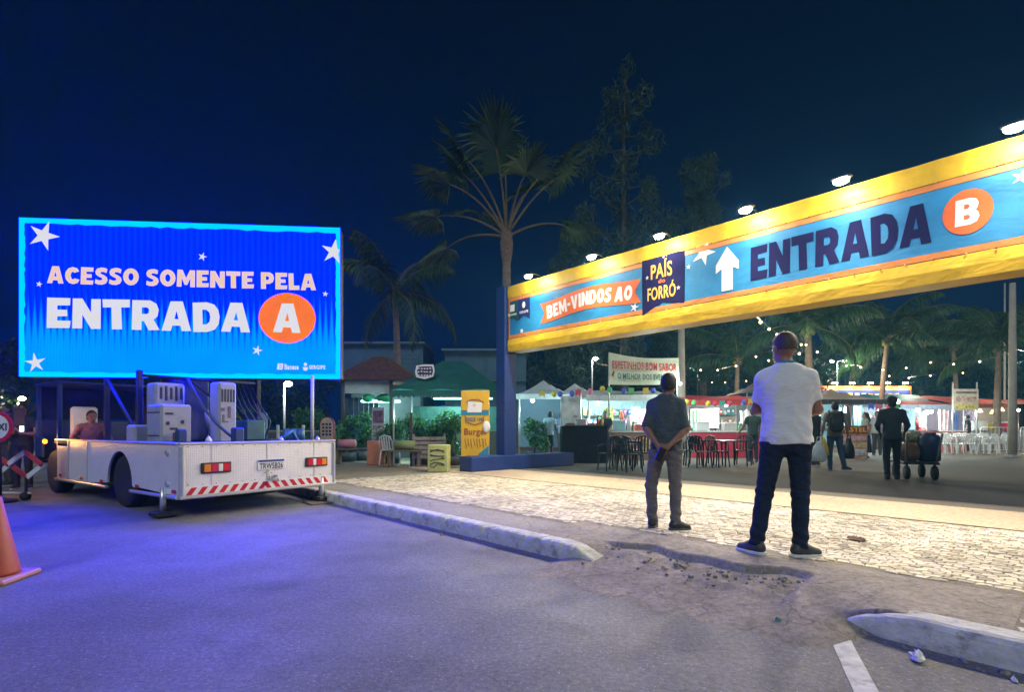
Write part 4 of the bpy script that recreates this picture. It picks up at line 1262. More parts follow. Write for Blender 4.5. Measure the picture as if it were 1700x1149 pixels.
# ------------------------------------------------------------------ entrance gateway
GO = Vector((-0.10, 13.6, PAV))
gate = empty('entrance_gateway', GO, GANG, 'long yellow gateway beam with blue ENTRADA B banner on a dark blue post', 'gateway')
GZ0, GZ1 = 3.02, 4.68      # beam bottom and top above the pavement
def fabric(name, col, rough=.45, wr=.5):
    m = bpy.data.materials.new(name); m.use_nodes = True
    n = m.node_tree.nodes; l = m.node_tree.links; p = n['Principled BSDF']
    tc = n.new('ShaderNodeTexCoord')
    mp = n.new('ShaderNodeMapping'); mp.inputs['Scale'].default_value = (2.2, 2.2, 5.0); mp.inputs['Rotation'].default_value = (0, R(28), 0)
    l.new(tc.outputs['Object'], mp.inputs['Vector'])
    nz = n.new('ShaderNodeTexNoise'); nz.inputs['Scale'].default_value = 1.4; nz.inputs['Detail'].default_value = 6; nz.inputs['Distortion'].default_value = 1.1
    l.new(mp.outputs[0], nz.inputs['Vector'])
    b = n.new('ShaderNodeBump'); b.inputs['Strength'].default_value = wr; b.inputs['Distance'].default_value = .09
    l.new(nz.outputs['Fac'], b.inputs['Height']); l.new(b.outputs[0], p.inputs['Normal'])
    n2 = n.new('ShaderNodeTexNoise'); n2.inputs['Scale'].default_value = 4; n2.inputs['Detail'].default_value = 8; n2.inputs['Roughness'].default_value = .7
    l.new(tc.outputs['Object'], n2.inputs['Vector'])
    mr = n.new('ShaderNodeMapRange'); mr.inputs['From Min'].default_value = .3; mr.inputs['From Max'].default_value = .7; mr.inputs['To Min'].default_value = .78; mr.inputs['To Max'].default_value = 1.1
    l.new(n2.outputs['Fac'], mr.inputs['Value'])
    sc = n.new('ShaderNodeVectorMath'); sc.operation = 'SCALE'; sc.inputs[0].default_value = col; l.new(mr.outputs[0], sc.inputs['Scale'])
    l.new(sc.outputs[0], p.inputs['Base Color']); p.inputs['Roughness'].default_value = rough
    MATS[name] = m
    return m
M_YEL = fabric('yellow_cover', (.58, .37, .012), .55, .15)
M_BAN = fabric('banner_blue', (.012, .19, .40), .6, .08)
M_ORA = fabric('banner_orange', (.60, .20, .045), .5, .2)
M_NAVY = mat('print_navy', (.014, .012, .060), .95, var=.06, spec=.05)
M_PW = mat('print_white', (.72, .70, .68), .5, var=.05)
M_POR = mat('print_orange', (.68, .13, .025), .5, var=.06)
M_PYE = mat('print_yellow', (.68, .40, .05), .5, var=.06)
M_PGR = mat('print_green', (.01, .07, .075), .5, var=.06)
M_POST = mat('post_blue', (.008, .030, .15), .5, var=.15, scale=3, bump=.08, bscale=12)
GL = 12.6; GD = .46
def strip_cover(z0, z1, name):
    """Cloth-wrapped box beam with slightly sagging, creased faces."""
    mb = MB(); m = 110
    rng = np.random.default_rng(int(z0 * 100))
    ph = rng.uniform(0, 6, 6)
    vs = []
    for i in range(m + 1):
        x = GL * i / m
        w1 = .006 * math.sin(x * 5.1 + ph[0]) + .004 * math.sin(x * 11.3 + ph[1])
        w2 = .007 * math.sin(x * 3.7 + ph[2]) + .004 * math.sin(x * 9.1 + ph[3])
        zm = (z0 + z1) / 2
        for (y, z) in ((0 + w1 * .4, z0 + w2 * .4), (-.004 + w1 - .010, zm), (0 + w2 * .4, z1 + w1 * .4), (GD, z1), (GD, z0)):
            vs.append((x, y, z))
    fs = []
    for i in range(m):
        for q in range(5):
            a = i * 5 + q; b = i * 5 + (q + 1) % 5
            fs.append((a, a + 5, b + 5, b))
    fs += [(4, 3, 2, 1, 0), tuple(m * 5 + q for q in range(5))]
    return mb.add(vs, fs).build(name, M_YEL, gate, False)
strip_cover(GZ0, GZ0 + .315, 'lower_cover')
strip_cover(GZ1 - .30, GZ1, 'upper_cover')
BZ0, BZ1 = GZ0 + .325, GZ1 - .312
BH = BZ1 - BZ0
MB().box((GL / 2, .245, (BZ0 + BZ1) / 2), (GL - .02, GD - .05, BH + .02)).build('beam_core', M_DARK, gate)
# banner sheet with gentle waves
bn = MB(); m = 120; vs = []
def ban_y(x, z):
    return .0065 + .0012 * math.sin(x * 3.3 + z * 2) + .0010 * math.sin(x * 7.7 - z * 3)
for i in range(m + 1):
    x = .02 + (GL - .04) * i / m
    for k_ in range(7):
        z = BZ0 + BH * k_ / 6
        vs.append((x, ban_y(x, z), z))
bn.add(vs, [(i * 7 + q, (i + 1) * 7 + q, (i + 1) * 7 + q + 1, i * 7 + q + 1) for i in range(m) for q in range(6)])
bn.build('banner', M_BAN, gate, True)
for (z0, z1) in ((BZ0, BZ0 + .085), (BZ1 - .085, BZ1)):
    MB().plate([(.02, z0), (GL - .02, z0), (GL - .02, z1), (.02, z1)], -.0005, .002).build('banner_edge', M_ORA, gate)
MB().plate([(.02, BZ0 + .087), (.07, BZ0 + .087), (.07, BZ1 - .087), (.02, BZ1 - .087)], -.0005, .002).build('banner_edge', M_ORA, gate)
for i in range(40):
    for zz in (BZ0 - .005, BZ1 + .006):
        MB().sphere((.15 + i * .315 + random.uniform(-.02, .02), -.014, zz), .011, 6, 4).build('grommet', M_DARK if random.random() < .7 else M_ALU, gate)
def GX(px):
    r = (px - 850.0) / F
    return (13.6 * r + .10) / (.672 + .741 * r)
def GV(v):
    return BZ0 + BH * v
YP = .001
# sponsor flags
def flag(px0, px1, v0, v1, m_, notch=.10):
    x0, x1 = GX(px0), GX(px1); xm = (x0 + x1) / 2
    return MB().plate([(x0, GV(v1)), (x1, GV(v1)), (x1, GV(v0)), (xm, GV(v0 + notch)), (x0, GV(v0))], YP, YP + .004).build('printed_flag', m_, gate)
f1 = flag(840.5, 859.5, .40, .93, M_PGR); f2 = flag(860.0, 879.5, .40, .93, mat('print_deep_blue', (.012, .02, .11), .5))
x0, x1 = GX(847), GX(854)
MB().plate([(x0, GV(.66)), (x1, GV(.66)), (x1 + .01, GV(.83)), (x0 + .01, GV(.83))], YP - .004, YP - .001).build('logo_mark', M_PW, f1)
link('lettering', text_mesh('Banese', GX(843.5), GX(857.5), GV(.56), GV(.63), .03, YP - .003), M_PW, f1)
MB().plate(ellipse_poly((GX(866) + GX(873)) / 2, GV(.76), .055, .08, 16), YP - .004, YP - .001).build('crest', M_PW, f2)
link('lettering', text_mesh('SERGIPE', GX(862.5), GX(877), GV(.56), GV(.62), .03, YP - .003), M_PW, f2)
# ribbon
def rib(u):      # centre line of the wavy ribbon
    return .50 + .055 * math.sin((u - .25) * 6.0) + .02 * u
RX0, RX1 = GX(897), GX(1064)
top = []; bot = []
for i in range(25):
    u = i / 24; x = RX0 + (RX1 - RX0) * u
    top.append((x, GV(rib(u) + .235))); bot.append((x, GV(rib(u) - .235)))
poly = top + [(RX1 - .14, GV(rib(1)))] + list(reversed(bot)) + [(RX0 + .14, GV(rib(0)))]
mb = MB()
nn_ = 25
vs = [(p[0], YP, p[1]) for p in top] + [(p[0], YP, p[1]) for p in bot] + [(RX1 - .14, YP, GV(rib(1))), (RX0 + .14, YP, GV(rib(0)))]
fs = [(nn_ + i, nn_ + i + 1, i + 1, i) for i in range(1, nn_ - 2)]
fs += [(nn_ + nn_ - 2, 2 * nn_, nn_ - 2), (nn_ + nn_ - 2, nn_ + nn_ - 1, 2 * nn_), (2 * nn_, nn_ - 1, nn_ - 2), (nn_ + 1, 1, 2 * nn_ + 1), (nn_, nn_ + 1, 2 * nn_ + 1), (2 * nn_ + 1, 1, 0)]
ribo = mb.add(vs, fs).build('ribbon', M_POR, gate)
block_word('BEM-VINDOS AO', GX(908), GX(1050), GV(rib(.5) - .15), GV(rib(.5) + .15), YP - .003, M_PW, ribo, gap=.08, wave=lambda u: BH * (rib(u * .92 + .05) - rib(.5)))
# festival flag
x0, x1 = GX(1066), GX(1137); xm = (x0 + x1) / 2
ff = MB().plate([(x0, GV(1.03)), (x1, GV(1.03)), (x1 - .01, GV(.06)), (xm, GV(.16)), (x0 + .01, GV(-.04))], YP - .004, YP + .002).build('printed_flag', M_NAVY, gate)
dx = x1 - x0
letters(text_mesh('PAÍS', x0 + dx * .22, x0 + dx * .72, GV(.62), GV(.97), .02, YP - .0065), M_PYE, ff)
link('lettering', text_mesh('do', x0 + dx * .40, x0 + dx * .56, GV(.52), GV(.60), .03, YP - .0065), M_POR, ff)
letters(text_mesh('FORRÓ', x0 + dx * .14, x0 + dx * .80, GV(.22), GV(.53), .02, YP - .0065), M_PYE, ff)
for (u, v, r_) in ((.13, .68, .045), (.86, .36, .045), (.52, 1.0, .03)):
    MB().plate(star_poly(x0 + dx * u, GV(v), r_, 0, .3), YP - .0065, YP - .0042).build('star', M_PW, ff)
# big star, arrow, lettering, disc
MB().plate(star_poly(GX(1168), GV(.88), .24, .45, .36)[0:10], YP, YP + .004).build('star', M_PW, gate)
MB().plate(star_poly(GX(1143), GV(.70), .05, .2, .36), YP, YP + .004).build('star', M_PW, gate)
MB().plate(star_poly(GX(1053), GV(.16), .11, .3, .30), YP, YP + .004).build('star', M_PW, gate)
MB().plate(star_poly(GX(866), GV(.14), .07, .3, .34), YP, YP + .004).build('star', M_PW, gate)
MB().plate(star_poly(GX(1696), GV(.80), .10, .3, .34), YP, YP + .004).build('star', M_PW, gate)
ax0, ax1 = GX(1188.5), GX(1226.5); am_ = (ax0 + ax1) / 2; aw = ax1 - ax0
MB().plate([(am_ - aw * .24, GV(.13)), (am_ + aw * .24, GV(.13)), (am_ + aw * .24, GV(.52)), (am_ + aw * .5, GV(.46)), (am_ + aw * .5, GV(.60)), (am_, GV(.88)), (am_ - aw * .5, GV(.60)), (am_ - aw * .5, GV(.46)), (am_ - aw * .24, GV(.52))], YP, YP + .004).build('arrow', M_PW, gate)
block_word('ENTRADA', GX(1246), GX(1548), GV(.22), GV(.77), YP, M_NAVY, gate, slant=.02)
bx0, bx1 = GX(1565), GX(1650)
dsc = MB().plate(ellipse_poly((bx0 + bx1) / 2, GV(.53), (bx1 - bx0) / 2, BH * .285, 48), YP, YP + .004).build('orange_disc', M_POR, gate)
bw = bx1 - bx0
block_word('B', bx0 + bw * .26, bx0 + bw * .74, GV(.36), GV(.70), YP - .003, M_PW, dsc)
# post, base
MB().bbox((-.22, .13, 2.36), (.36, .40, 4.72), .02).build('post', M_POST, gate)
for zz in (1.55, 3.0):
    MB().bbox((-.22, .13, zz), (.366, .406, .02), .004).build('post_seam', M_POST, gate)
bs = MB().bbox((-.18, .62, .185), (.50, 3.7, .37), .02).build('base', M_POST, gate)
for yy in (-1.0, 2.2):
    MB().box((-.18, yy, .372), (.40, .05, .012)).build('base_seam', M_POST, bs)
MB().bbox((GL - .2, .28, 2.30), (.30, .56, 4.60), .02).build('post', M_POST, gate)
MB().bbox((GL - .2, .62, .185), (.50, 3.7, .37), .02).build('base', M_POST, gate)
# floodlights on short arms over the banner
M_FL = emat('floodlight_glow', (1.0, .92, .74), 210.0)
FLP = 47.0
for x in (1.12, 3.02, 4.64, 6.25, 7.64, 9.47, 11.2):
    fl = MB().bbox((x, -.35, GZ1 + .010), (.26, .17, .05), .02, rx=R(10)).build('floodlight', M_DARK, gate)
    MB().tube([(x, .10, GZ1 + .0), (x, .0, GZ1 + .06), (x, -.16, GZ1 + .07), (x, -.32, GZ1 + .03)], .014, 6).build('arm', M_DARK, fl, True)
    MB().sphere((x, -.36, GZ1 - .040), (.100, .068, .045), 16, 9).build('lamp_glass', M_FL, fl, True)
    d_ = bpy.data.lights.new('floodlight_beam', 'SPOT'); d_.energy = FLP * 6; d_.color = (1.0, .88, .68); d_.spot_size = R(146); d_.spot_blend = .85; d_.shadow_soft_size = .06
    lo = bpy.data.objects.new('floodlight_beam', d_); COL.objects.link(lo); lo.parent = fl
    lo.location = (x, -.38, GZ1 - .10); lo.rotation_euler = (R(-33), 0, 0)

HAZE = 0.0014
# ------------------------------------------------------------------ cone, sign and barrier at the left edge
cn = ground(-10, 964, 0)
cone = empty('traffic_cone', cn, R(8), 'worn orange traffic cone cut by the left picture edge', 'traffic cone')
M_CONE = mat('cone_orange', (.36, .055, .032), .55, var=.15, scale=6, dirt=(.32, .06, .04), dscale=4)
MB().lathe([(.165, .05), (.160, .07), (.045, .66), (.040, .665), (.030, .655)], n=28).build('cone_body', M_CONE, cone, True)
MB().bbox((0, 0, .022), (.42, .42, .044), .014).build('cone_base', mat('cone_base_paint', (.45, .22, .2), .6, var=.2), cone)
tp = at(-3, 709, 8.6)
sg = empty('taxi_sign', (tp.x, tp.y, .0), 0, 'round white TAXI sign with red ring at the left edge', 'sign')
sz = tp.z
MB().plate(ellipse_poly(0, sz, .25, .25, 36), -.02, 0).build('red_ring', mat('sign_red', (.62, .015, .05), .4), sg)
MB().plate(ellipse_poly(0, sz, .195, .195, 36), -.026, -.021).build('white_disc', M_WRED, sg)
letters(text_mesh('TAXI', -.165, .165, sz - .06, sz + .06, .03, -.030), mat('sign_black', (.02, .02, .03), .5), sg)
MB().cyl((0, .03, .0), (0, .03, sz + .2), .025, n=10).build('sign_pole', M_DARK, sg, True)
MB().lathe([(.22, 0), (.22, .04), (.05, .08)], (0, .03, 0), 16).build('sign_base', M_DARK, sg, True)
# expanding lattice barrier
br = empty('lattice_barrier', gnd(36, 8.9, 0), R(-6), 'red and white folding lattice barrier on small wheels beside the truck', 'barrier')
M_BR = mat('barrier_red', (.52, .05, .05), .55, var=.1); M_BW = mat('barrier_white', (.66, .64, .64), .55, var=.1)
def slat(x0, z0, x1, z1, m_, y):
    L = math.hypot(x1 - x0, z1 - z0); a = math.atan2(z1 - z0, x1 - x0)
    MB().bbox(((x0 + x1) / 2, y, (z0 + z1) / 2), (L, .03, .085), .006, ry=-a).build('slat', m_, br)
cxs = .0
for k in range(3):
    x = .06 - k * .62
    slat(x, .82, x + .31, .60, M_BR, 0); slat(x - .31, .60, x, .82, M_BW, 0)
    slat(x - .31, .60, x, .38, M_BR, .035); slat(x, .38, x + .31, .60, M_BW, .035)
for x in (.06, -.56, -1.18):
    w_ = MB().cyl((x, -.03, .07), (x, .05, .07), .07, n=14).build('wheel', M_RUB, br, True)
    MB().box((x, .02, .22), (.03, .03, .32)).build('stem', M_DARK, br)
MB().bbox((-.5, .02, .12), (1.3, .025, .03), .005).build('foot_bar', M_BW, br)

# ------------------------------------------------------------------ vegetation
def leaf_mat(name, col, rough=.55):
    m = bpy.data.materials.new(name); m.use_nodes = True
    n = m.node_tree.nodes; l = m.node_tree.links; p = n['Principled BSDF']
    g = n.new('ShaderNodeNewGeometry')
    mr = n.new('ShaderNodeMapRange'); mr.inputs['To Min'].default_value = .55; mr.inputs['To Max'].default_value = 1.45
    l.new(g.outputs['Random Per Island'], mr.inputs['Value'])
    sc = n.new('ShaderNodeVectorMath'); sc.operation = 'SCALE'; sc.inputs[0].default_value = col; l.new(mr.outputs[0], sc.inputs['Scale'])
    l.new(sc.outputs[0], p.inputs['Base Color']); p.inputs['Roughness'].default_value = rough
    tr = n.new('ShaderNodeBsdfTranslucent'); l.new(sc.outputs[0], tr.inputs['Color'])
    mx = n.new('ShaderNodeMixShader'); mx.inputs[0].default_value = .3
    l.new(p.outputs[0], mx.inputs[1]); l.new(tr.outputs[0], mx.inputs[2]); l.new(mx.outputs[0], n['Material Output'].inputs['Surface'])
    return m
M_PALM = leaf_mat('palm_leaf', (.045, .100, .048))
M_PALM2 = leaf_mat('coconut_leaf', (.024, .066, .024))
M_TREE = leaf_mat('tree_leaf', (.013, .034, .016))
M_NEED = leaf_mat('needle_leaf', (.045, .085, .06))
M_BUSH = leaf_mat('bush_leaf', (.05, .16, .05))
M_TRUNK = mat('palm_trunk', (.17, .13, .095), .9, var=.3, scale=8, bump=.6, bscale=14)
M_BARK = mat('bark', (.09, .07, .055), .9, var=.3, scale=6, bump=.6, bscale=12)
M_RACH = mat('palm_stalk', (.13, .095, .045), .7, var=.2)

def trunk_rings(root, H, r0, r1, lean=(0, 0), name='trunk'):
    pts = []; rs = []
    n = max(10, int(H / .16))
    for i in range(n + 1):
        t = i / n
        pts.append((lean[0] * t * t, lean[1] * t * t, H * t)); rs.append((r0 + (r1 - r0) * t) * (1.06 if i % 2 else .98) * (1 + .5 * math.exp(-t * 14)))
    MB().tube(pts, rs, 12).build(name, M_TRUNK, root, False)
    return Vector(pts[-1])

def frond_curve(base, az, el, L, droop, n=14):
    """Arching rachis: starts at elevation el, bends down."""
    pts = []; p = Vector(base); e = el
    for i in range(n + 1):
        pts.append(p.copy())
        st = L / n
        p = p + Vector((math.cos(az) * math.cos(e), math.sin(az) * math.cos(e), math.sin(e))) * st
        e -= droop / n * (0.5 + 1.2 * i / n)
    return pts

def coconut_palm(loc, H, label, L=2.8, nf=16, lean=(.2, 0), seed=1, group=None, r0=.16):
    rng = random.Random(seed)
    root = empty('coconut_palm', loc, 0, label, 'palm tree', group)
    top = trunk_rings(root, H, r0, r0 * .62, lean)
    for k in range(nf):
        az = 2 * math.pi * k / nf * 2.618 + rng.uniform(-.2, .2)
        el = R(rng.choice([75, 55, 35, 15, -10, 60]) + rng.uniform(-8, 8))
        pts = frond_curve(top, az, el, L * rng.uniform(.85, 1.1), R(rng.uniform(70, 120)))
        n = len(pts) - 1
        fr = MB().tube(pts, [.030 * (1 - .85 * i / n) for i in range(n + 1)], 5).build('frond', M_RACH, root, True)
        V = []; Fq = []
        m = 46
        for j in range(4, m):
            t = j / m; f = t * n; i = min(int(f), n - 1); u = f - i
            p = pts[i].lerp(pts[i + 1], u); d = (pts[i + 1] - pts[i]).normalized()
            side_ = d.cross(Vector((0, 0, 1)))
            if side_.length < .05: side_ = Vector((1, 0, 0))
            side_.normalize()
            ln_ = (.75 * math.sin(math.pi * min(1, t * .85 + .18)) + .12) * L / 2.8
            for s_ in (-1, 1):
                q = (side_ * s_ * .75 + d * .45 + Vector((0, 0, -.55 + rng.uniform(-.25, .25)))).normalized()
                tip = p + q * ln_ * .6 * rng.uniform(.85, 1.1) + Vector((0, 0, -.08))
                end = tip + (q * .55 + Vector((0, 0, -.75))).normalized() * ln_ * .42
                w = d * (.026 * L / 2.8)
                b = len(V)
                V += [p - w, p + w, tip + w * .9, tip - w * .9, end]
                Fq += [(b, b + 1, b + 2, b + 3), (b + 3, b + 2, b + 4, b + 4)]
        mb = MB(); mb.v = [tuple(v) for v in V]; mb.f = [q if q[2] != q[3] else q[:3] for q in Fq]
        lf = mb.build('leaflets', M_PALM2, fr); lf['kind'] = 'stuff'
    for k in range(4):
        a = k * 1.7
        MB().sphere((top.x + .2 * math.cos(a), top.y + .2 * math.sin(a), top.z - .22), (.11, .11, .14), 9, 7).build('coconut', mat('coconut_husk', (.10, .11, .03), .6), root, True)
    return root

def fan_palm(loc, H, label, seed=2, specs=None):
    rng = random.Random(seed)
    root = empty('fan_palm', loc, 0, label, 'palm tree')
    top = trunk_rings(root, H, .16, .12, (.0, .0))
    MB().lathe([(.12, -.9), (.18, -.55), (.20, -.25), (.16, .1), (.06, .3)], (top.x, top.y, top.z), 14).build('leaf_bases', mat('palm_fibre', (.16, .11, .08), .95, var=.35, scale=14, bump=.8, bscale=22), root)
    for (az, el, L, droop, fr_) in specs:
        pts = frond_curve(top + Vector((0, 0, -.05)), R(az), R(el), L, R(droop), 12)
        n = len(pts) - 1
        fo = MB().tube(pts, [.045 * (1 - .6 * i / n) for i in range(n + 1)], 6).build('leaf_stalk', M_RACH, root, True)
        d = (pts[-1] - pts[-2]).normalized(); p = pts[-1]
        side_ = d.cross(Vector((0, 0, 1)))
        if side_.length < .1: side_ = Vector((1, 0, 0))
        side_.normalize(); up = side_.cross(d)
        V = []; Fq = []
        nb = 44
        for j in range(nb):
            a = (j / (nb - 1) - .5) * R(205)
            q = (d * math.cos(a) + side_ * math.sin(a) + up * (.25 - .30 * abs(math.sin(a)))).normalized()
            Lb = fr_ * (1.0 - .28 * abs(a) / R(110)) * rng.uniform(.88, 1.06)
            wv_ = q.cross(up).normalized() * .040 * fr_
            m1 = p + q * Lb * .62; tipd = (q + Vector((0, 0, -.45 - .5 * abs(math.sin(a)))) * rng.uniform(.4, 1.1)).normalized()
            e = m1 + tipd * Lb * .42
            b = len(V)
            fold = up * (.02 * fr_)
            V += [p, m1 - wv_ + fold, m1 + fold * -1, m1 + wv_ + fold, e]
            Fq += [(b, b + 1, b + 2), (b, b + 2, b + 3), (b + 1, b + 4, b + 2), (b + 2, b + 4, b + 3)]
        mb = MB(); mb.v = [tuple(v) for v in V]; mb.f = Fq
        lf = mb.build('leaf_fan', M_PALM, fo); lf['kind'] = 'stuff'
    return root

def leaf_cloud(centers, radii, n, size, seed, flat=1.0, droop=0.0, narrow=1.0):
    """Many leaf-sized quads spread through clumps."""
    rng = np.random.default_rng(seed)
    C = np.array(centers, float); Rr = np.array(radii, float)
    pick = rng.choice(len(C), n, p=(Rr ** 2) / (Rr ** 2).sum())
    d = rng.normal(size=(n, 3)); d /= np.linalg.norm(d, axis=1)[:, None]
    r = Rr[pick] * rng.uniform(.35, 1.08, n) ** .6
    P = C[pick] + d * r[:, None] * np.array([1, 1, flat])
    u = rng.normal(size=(n, 3)); u[:, 2] -= droop; u /= np.linalg.norm(u, axis=1)[:, None]
    v = np.cross(u, rng.normal(size=(n, 3))); v /= np.linalg.norm(v, axis=1)[:, None]
    s = size * rng.uniform(.6, 1.4, n)[:, None]
    u = u * s; v = v * s * .42 * narrow
    V = np.stack([P - u, P + v * .9, P + u, P - v * .9], 1).reshape(-1, 3)
    Q = np.arange(4 * n).reshape(-1, 4)
    return np_mesh('crown', V, Q)

def broad_tree(loc, H, Wd, label, seed, n=5200, size=.16, m_=None, group=None, name='leafy_tree'):
    rng = random.Random(seed)
    root = empty(name, loc, 0, label, 'tree', group)
    tr = MB().tube([(0, 0, 0), (.05, 0, H * .25), (-.05, .05, H * .5)], [Wd * .05 + .08, Wd * .04 + .05, .06], 9)
    cs = []; rs = []
    tro = tr.build('trunk', M_BARK, root, True)
    for k in range(11):
        a = rng.uniform(0, 6.28); rr = Wd * .5 * rng.uniform(.15, .85); z = H * rng.uniform(.40, .92)
        cs.append((rr * math.cos(a), rr * math.sin(a), z)); rs.append(Wd * rng.uniform(.14, .24))
        MB().tube([(0, 0, H * .3), (rr * .5 * math.cos(a), rr * .5 * math.sin(a), H * .3 + (z - H * .3) * .6), cs[-1]], [.09, .05, .015], 6).build('limb', M_BARK, tro, True)
    lf = link('crown', leaf_cloud(cs, rs, n, size, seed, .8), m_ or M_TREE, root); lf['kind'] = 'stuff'
    return root

def casuarina(loc, H, Wd, label, seed, n=9000):
    rng = random.Random(seed)
    root = empty('casuarina_tree', loc, 0, label, 'tree', 'tall feathery trees behind the gateway')
    t = MB().tube([(0, 0, 0), (.1, 0, H * .4), (0, .1, H * .75), (.15, 0, H * .97)], [.34, .24, .12, .03], 9).build('trunk', M_BARK, root, True)
    cs = []; rs = []
    for k in range(46):
        z = H * (.22 + .76 * (k / 45.0)); sp = Wd * .5 * (1.03 - (k / 45.0)) ** .5 + .25
        a = k * 2.4 + rng.uniform(-.4, .4); rr = sp * rng.uniform(.35, 1.0)
        c = (rr * math.cos(a), rr * math.sin(a), z + rng.uniform(-.3, .6))
        cs.append(c); rs.append(rng.uniform(.55, 1.05) * (.6 + .5 * (1 - k / 45.0)))
        MB().tube([(0, 0, z - .7), (c[0] * .6, c[1] * .6, z - .3), c], [.06, .035, .01], 5).build('branch', M_BARK, t, True)
    lf = link('crown', leaf_cloud(cs, rs, n, .26, seed, 1.6, .9, .30), M_NEED, root); lf['kind'] = 'stuff'
    return root

# the fan palm behind the gateway post
FPY = 16.5
fan_palm(gnd(841, FPY), 7.05, 'tall fan palm rising behind the gateway post', 4,
         [(95, 84, 2.3, 12, 1.55), (178, 64, 2.5, 22, 1.35), (176, 74, 2.9, 30, 1.45), (4, 60, 2.5, 26, 1.40), (8, 72, 2.8, 40, 1.35), (184, 34, 2.3, 50, 1.35), (170, 14, 2.0, 55, 1.2), (355, 28, 1.9, 50, 1.2),
          (60, 66, 2.5, 30, 1.4), (255, 74, 2.5, 30, 1.4), (290, 55, 2.1, 45, 1.2), (120, 55, 2.3, 45, 1.35), (205, 52, 2.3, 45, 1.25)])
coconut_palm(gnd(662, 20.0), 6.2, 'coconut palm growing through the brown kiosk roof left of the gateway', 3.2, 15, (-.15, 0), 11)
coconut_palm(gnd(1345, 21.0), 5.1, 'coconut palm wrapped with a light string behind the white shirt', 3.0, 14, (-.1, 0), 12, r0=.19)
coconut_palm(gnd(1462, 27.0), 5.6, 'coconut palm behind the cart pusher under the beam', 3.6, 17, (.35, 0), 13)
coconut_palm(gnd(1590, 33.0), 6.2, 'coconut palm behind the cream stall sign', 4.0, 17, (-.3, 0), 14)
coconut_palm(gnd(1655, 25.0), 5.0, 'coconut palm with lit trunk left of the concrete pole', 3.3, 15, (.1, 0), 15)
coconut_palm(gnd(1222, 30.0), 5.0, 'coconut palm above the red stall roof with warm bulbs', 3.8, 16, (.1, 0), 16)
casuarina(gnd(1035, 33.0), 23.5, 8.0, 'tallest feathery dark tree behind the middle of the gateway', 21, 9500)
casuarina(gnd(1165, 35.0), 18.8, 7.0, 'feathery dark tree right of the tallest tree behind the gateway', 22, 20000)
casuarina(gnd(960, 37.0), 15.5, 7.0, 'lower feathery dark tree between fan palm and tallest tree', 23, 16000)
for k, (px, Y, H, Wd) in enumerate(((900, 40, 8.5, 8.0), (1010, 38, 7.5, 8.0), (1110, 42, 9.0, 9.0), (1265, 44, 10.0, 10.0), (1400, 46, 9.5, 10.0), (1530, 48, 10.5, 11.0), (1690, 44, 9.5, 10.0), (1800, 38, 9.5, 9.0), (40, 30, 5.5, 7.0), (-60, 24, 5.5, 6.0), (160, 34, 5.5, 7.0), (330, 40, 5.5, 8.0), (480, 42, 5.0, 8.0))):
    broad_tree(gnd(px, Y), H, Wd, ['dark leafy tree behind the white pyramid tent', 'dark leafy tree behind the skewer stall banner', 'dark leafy tree behind the dark shirted man', 'dark leafy tree behind the red roofed stall', 'dark leafy tree behind the far orange gateway', 'dark leafy tree behind the market right of the cart pusher', 'dark leafy tree behind the concrete pole', 'dark leafy tree past the right picture edge', 'leafy tree behind the taxi sign', 'leafy tree at the far left edge behind the sign', 'dark tree behind the truck cab', 'dark tree behind the deck cabinets', 'dark tree behind the right half of the truck'][k], 60 + k, 4200, .20 * Wd / 8, group='dark trees around the plaza')
# potted bushes
def potted_bush(px, Y, k, label, seed, dz=PAV):
    bu = empty('potted_bush', gnd(px, Y, dz), seed * .7, label, 'bush', 'potted bushes round the stalls')
    MB().lathe([(.26 * k, 0), (.30 * k, .28 * k), (.27 * k, .28 * k), (.24 * k, .22 * k)], n=16).build('pot', mat('dark_pot', (.03, .03, .035), .6), bu, True)
    MB().tube([(0, 0, .2 * k), (.05 * k, 0, .6 * k), (.0, .04 * k, 1.0 * k)], [.04 * k, .03 * k, .015 * k], 6).build('stem', M_BARK, bu, True)
    rg = random.Random(seed)
    cs = [(rg.uniform(-.28, .28) * k, rg.uniform(-.25, .25) * k, rg.uniform(.45, 1.25) * k) for q in range(8)]
    lf = link('foliage', leaf_cloud(cs, [rg.uniform(.16, .30) * k for q in range(8)], 1600, .055 * k, seed), M_BUSH, bu); lf['kind'] = 'stuff'
for (px, Y, k, lab) in ((887, 17.8, 1.0, 'bright green bush beside the white pyramid tent post'), (576, 17.0, 1.1, 'dark bush behind the pink bolster bench'), (600, 17.4, 1.2, 'dark bush left of the poster stand under the kiosk'), (650, 15.9, .9, 'leafy pot plant right of the poster stand'), (700, 15.6, 1.1, 'leafy pot plant behind the slat fence'), (724, 15.8, 1.2, 'leafy pot plant behind the right end of the slat fence'), (752, 15.2, 1.0, 'leafy pot plant left of the yellow totem'), (415, 17.0, 1.2, 'dark bush behind the truck deck cabinets'), (505, 17.5, 1.2, 'dark bush behind the low railing')):
    potted_bush(px, Y, k, lab, int(px))

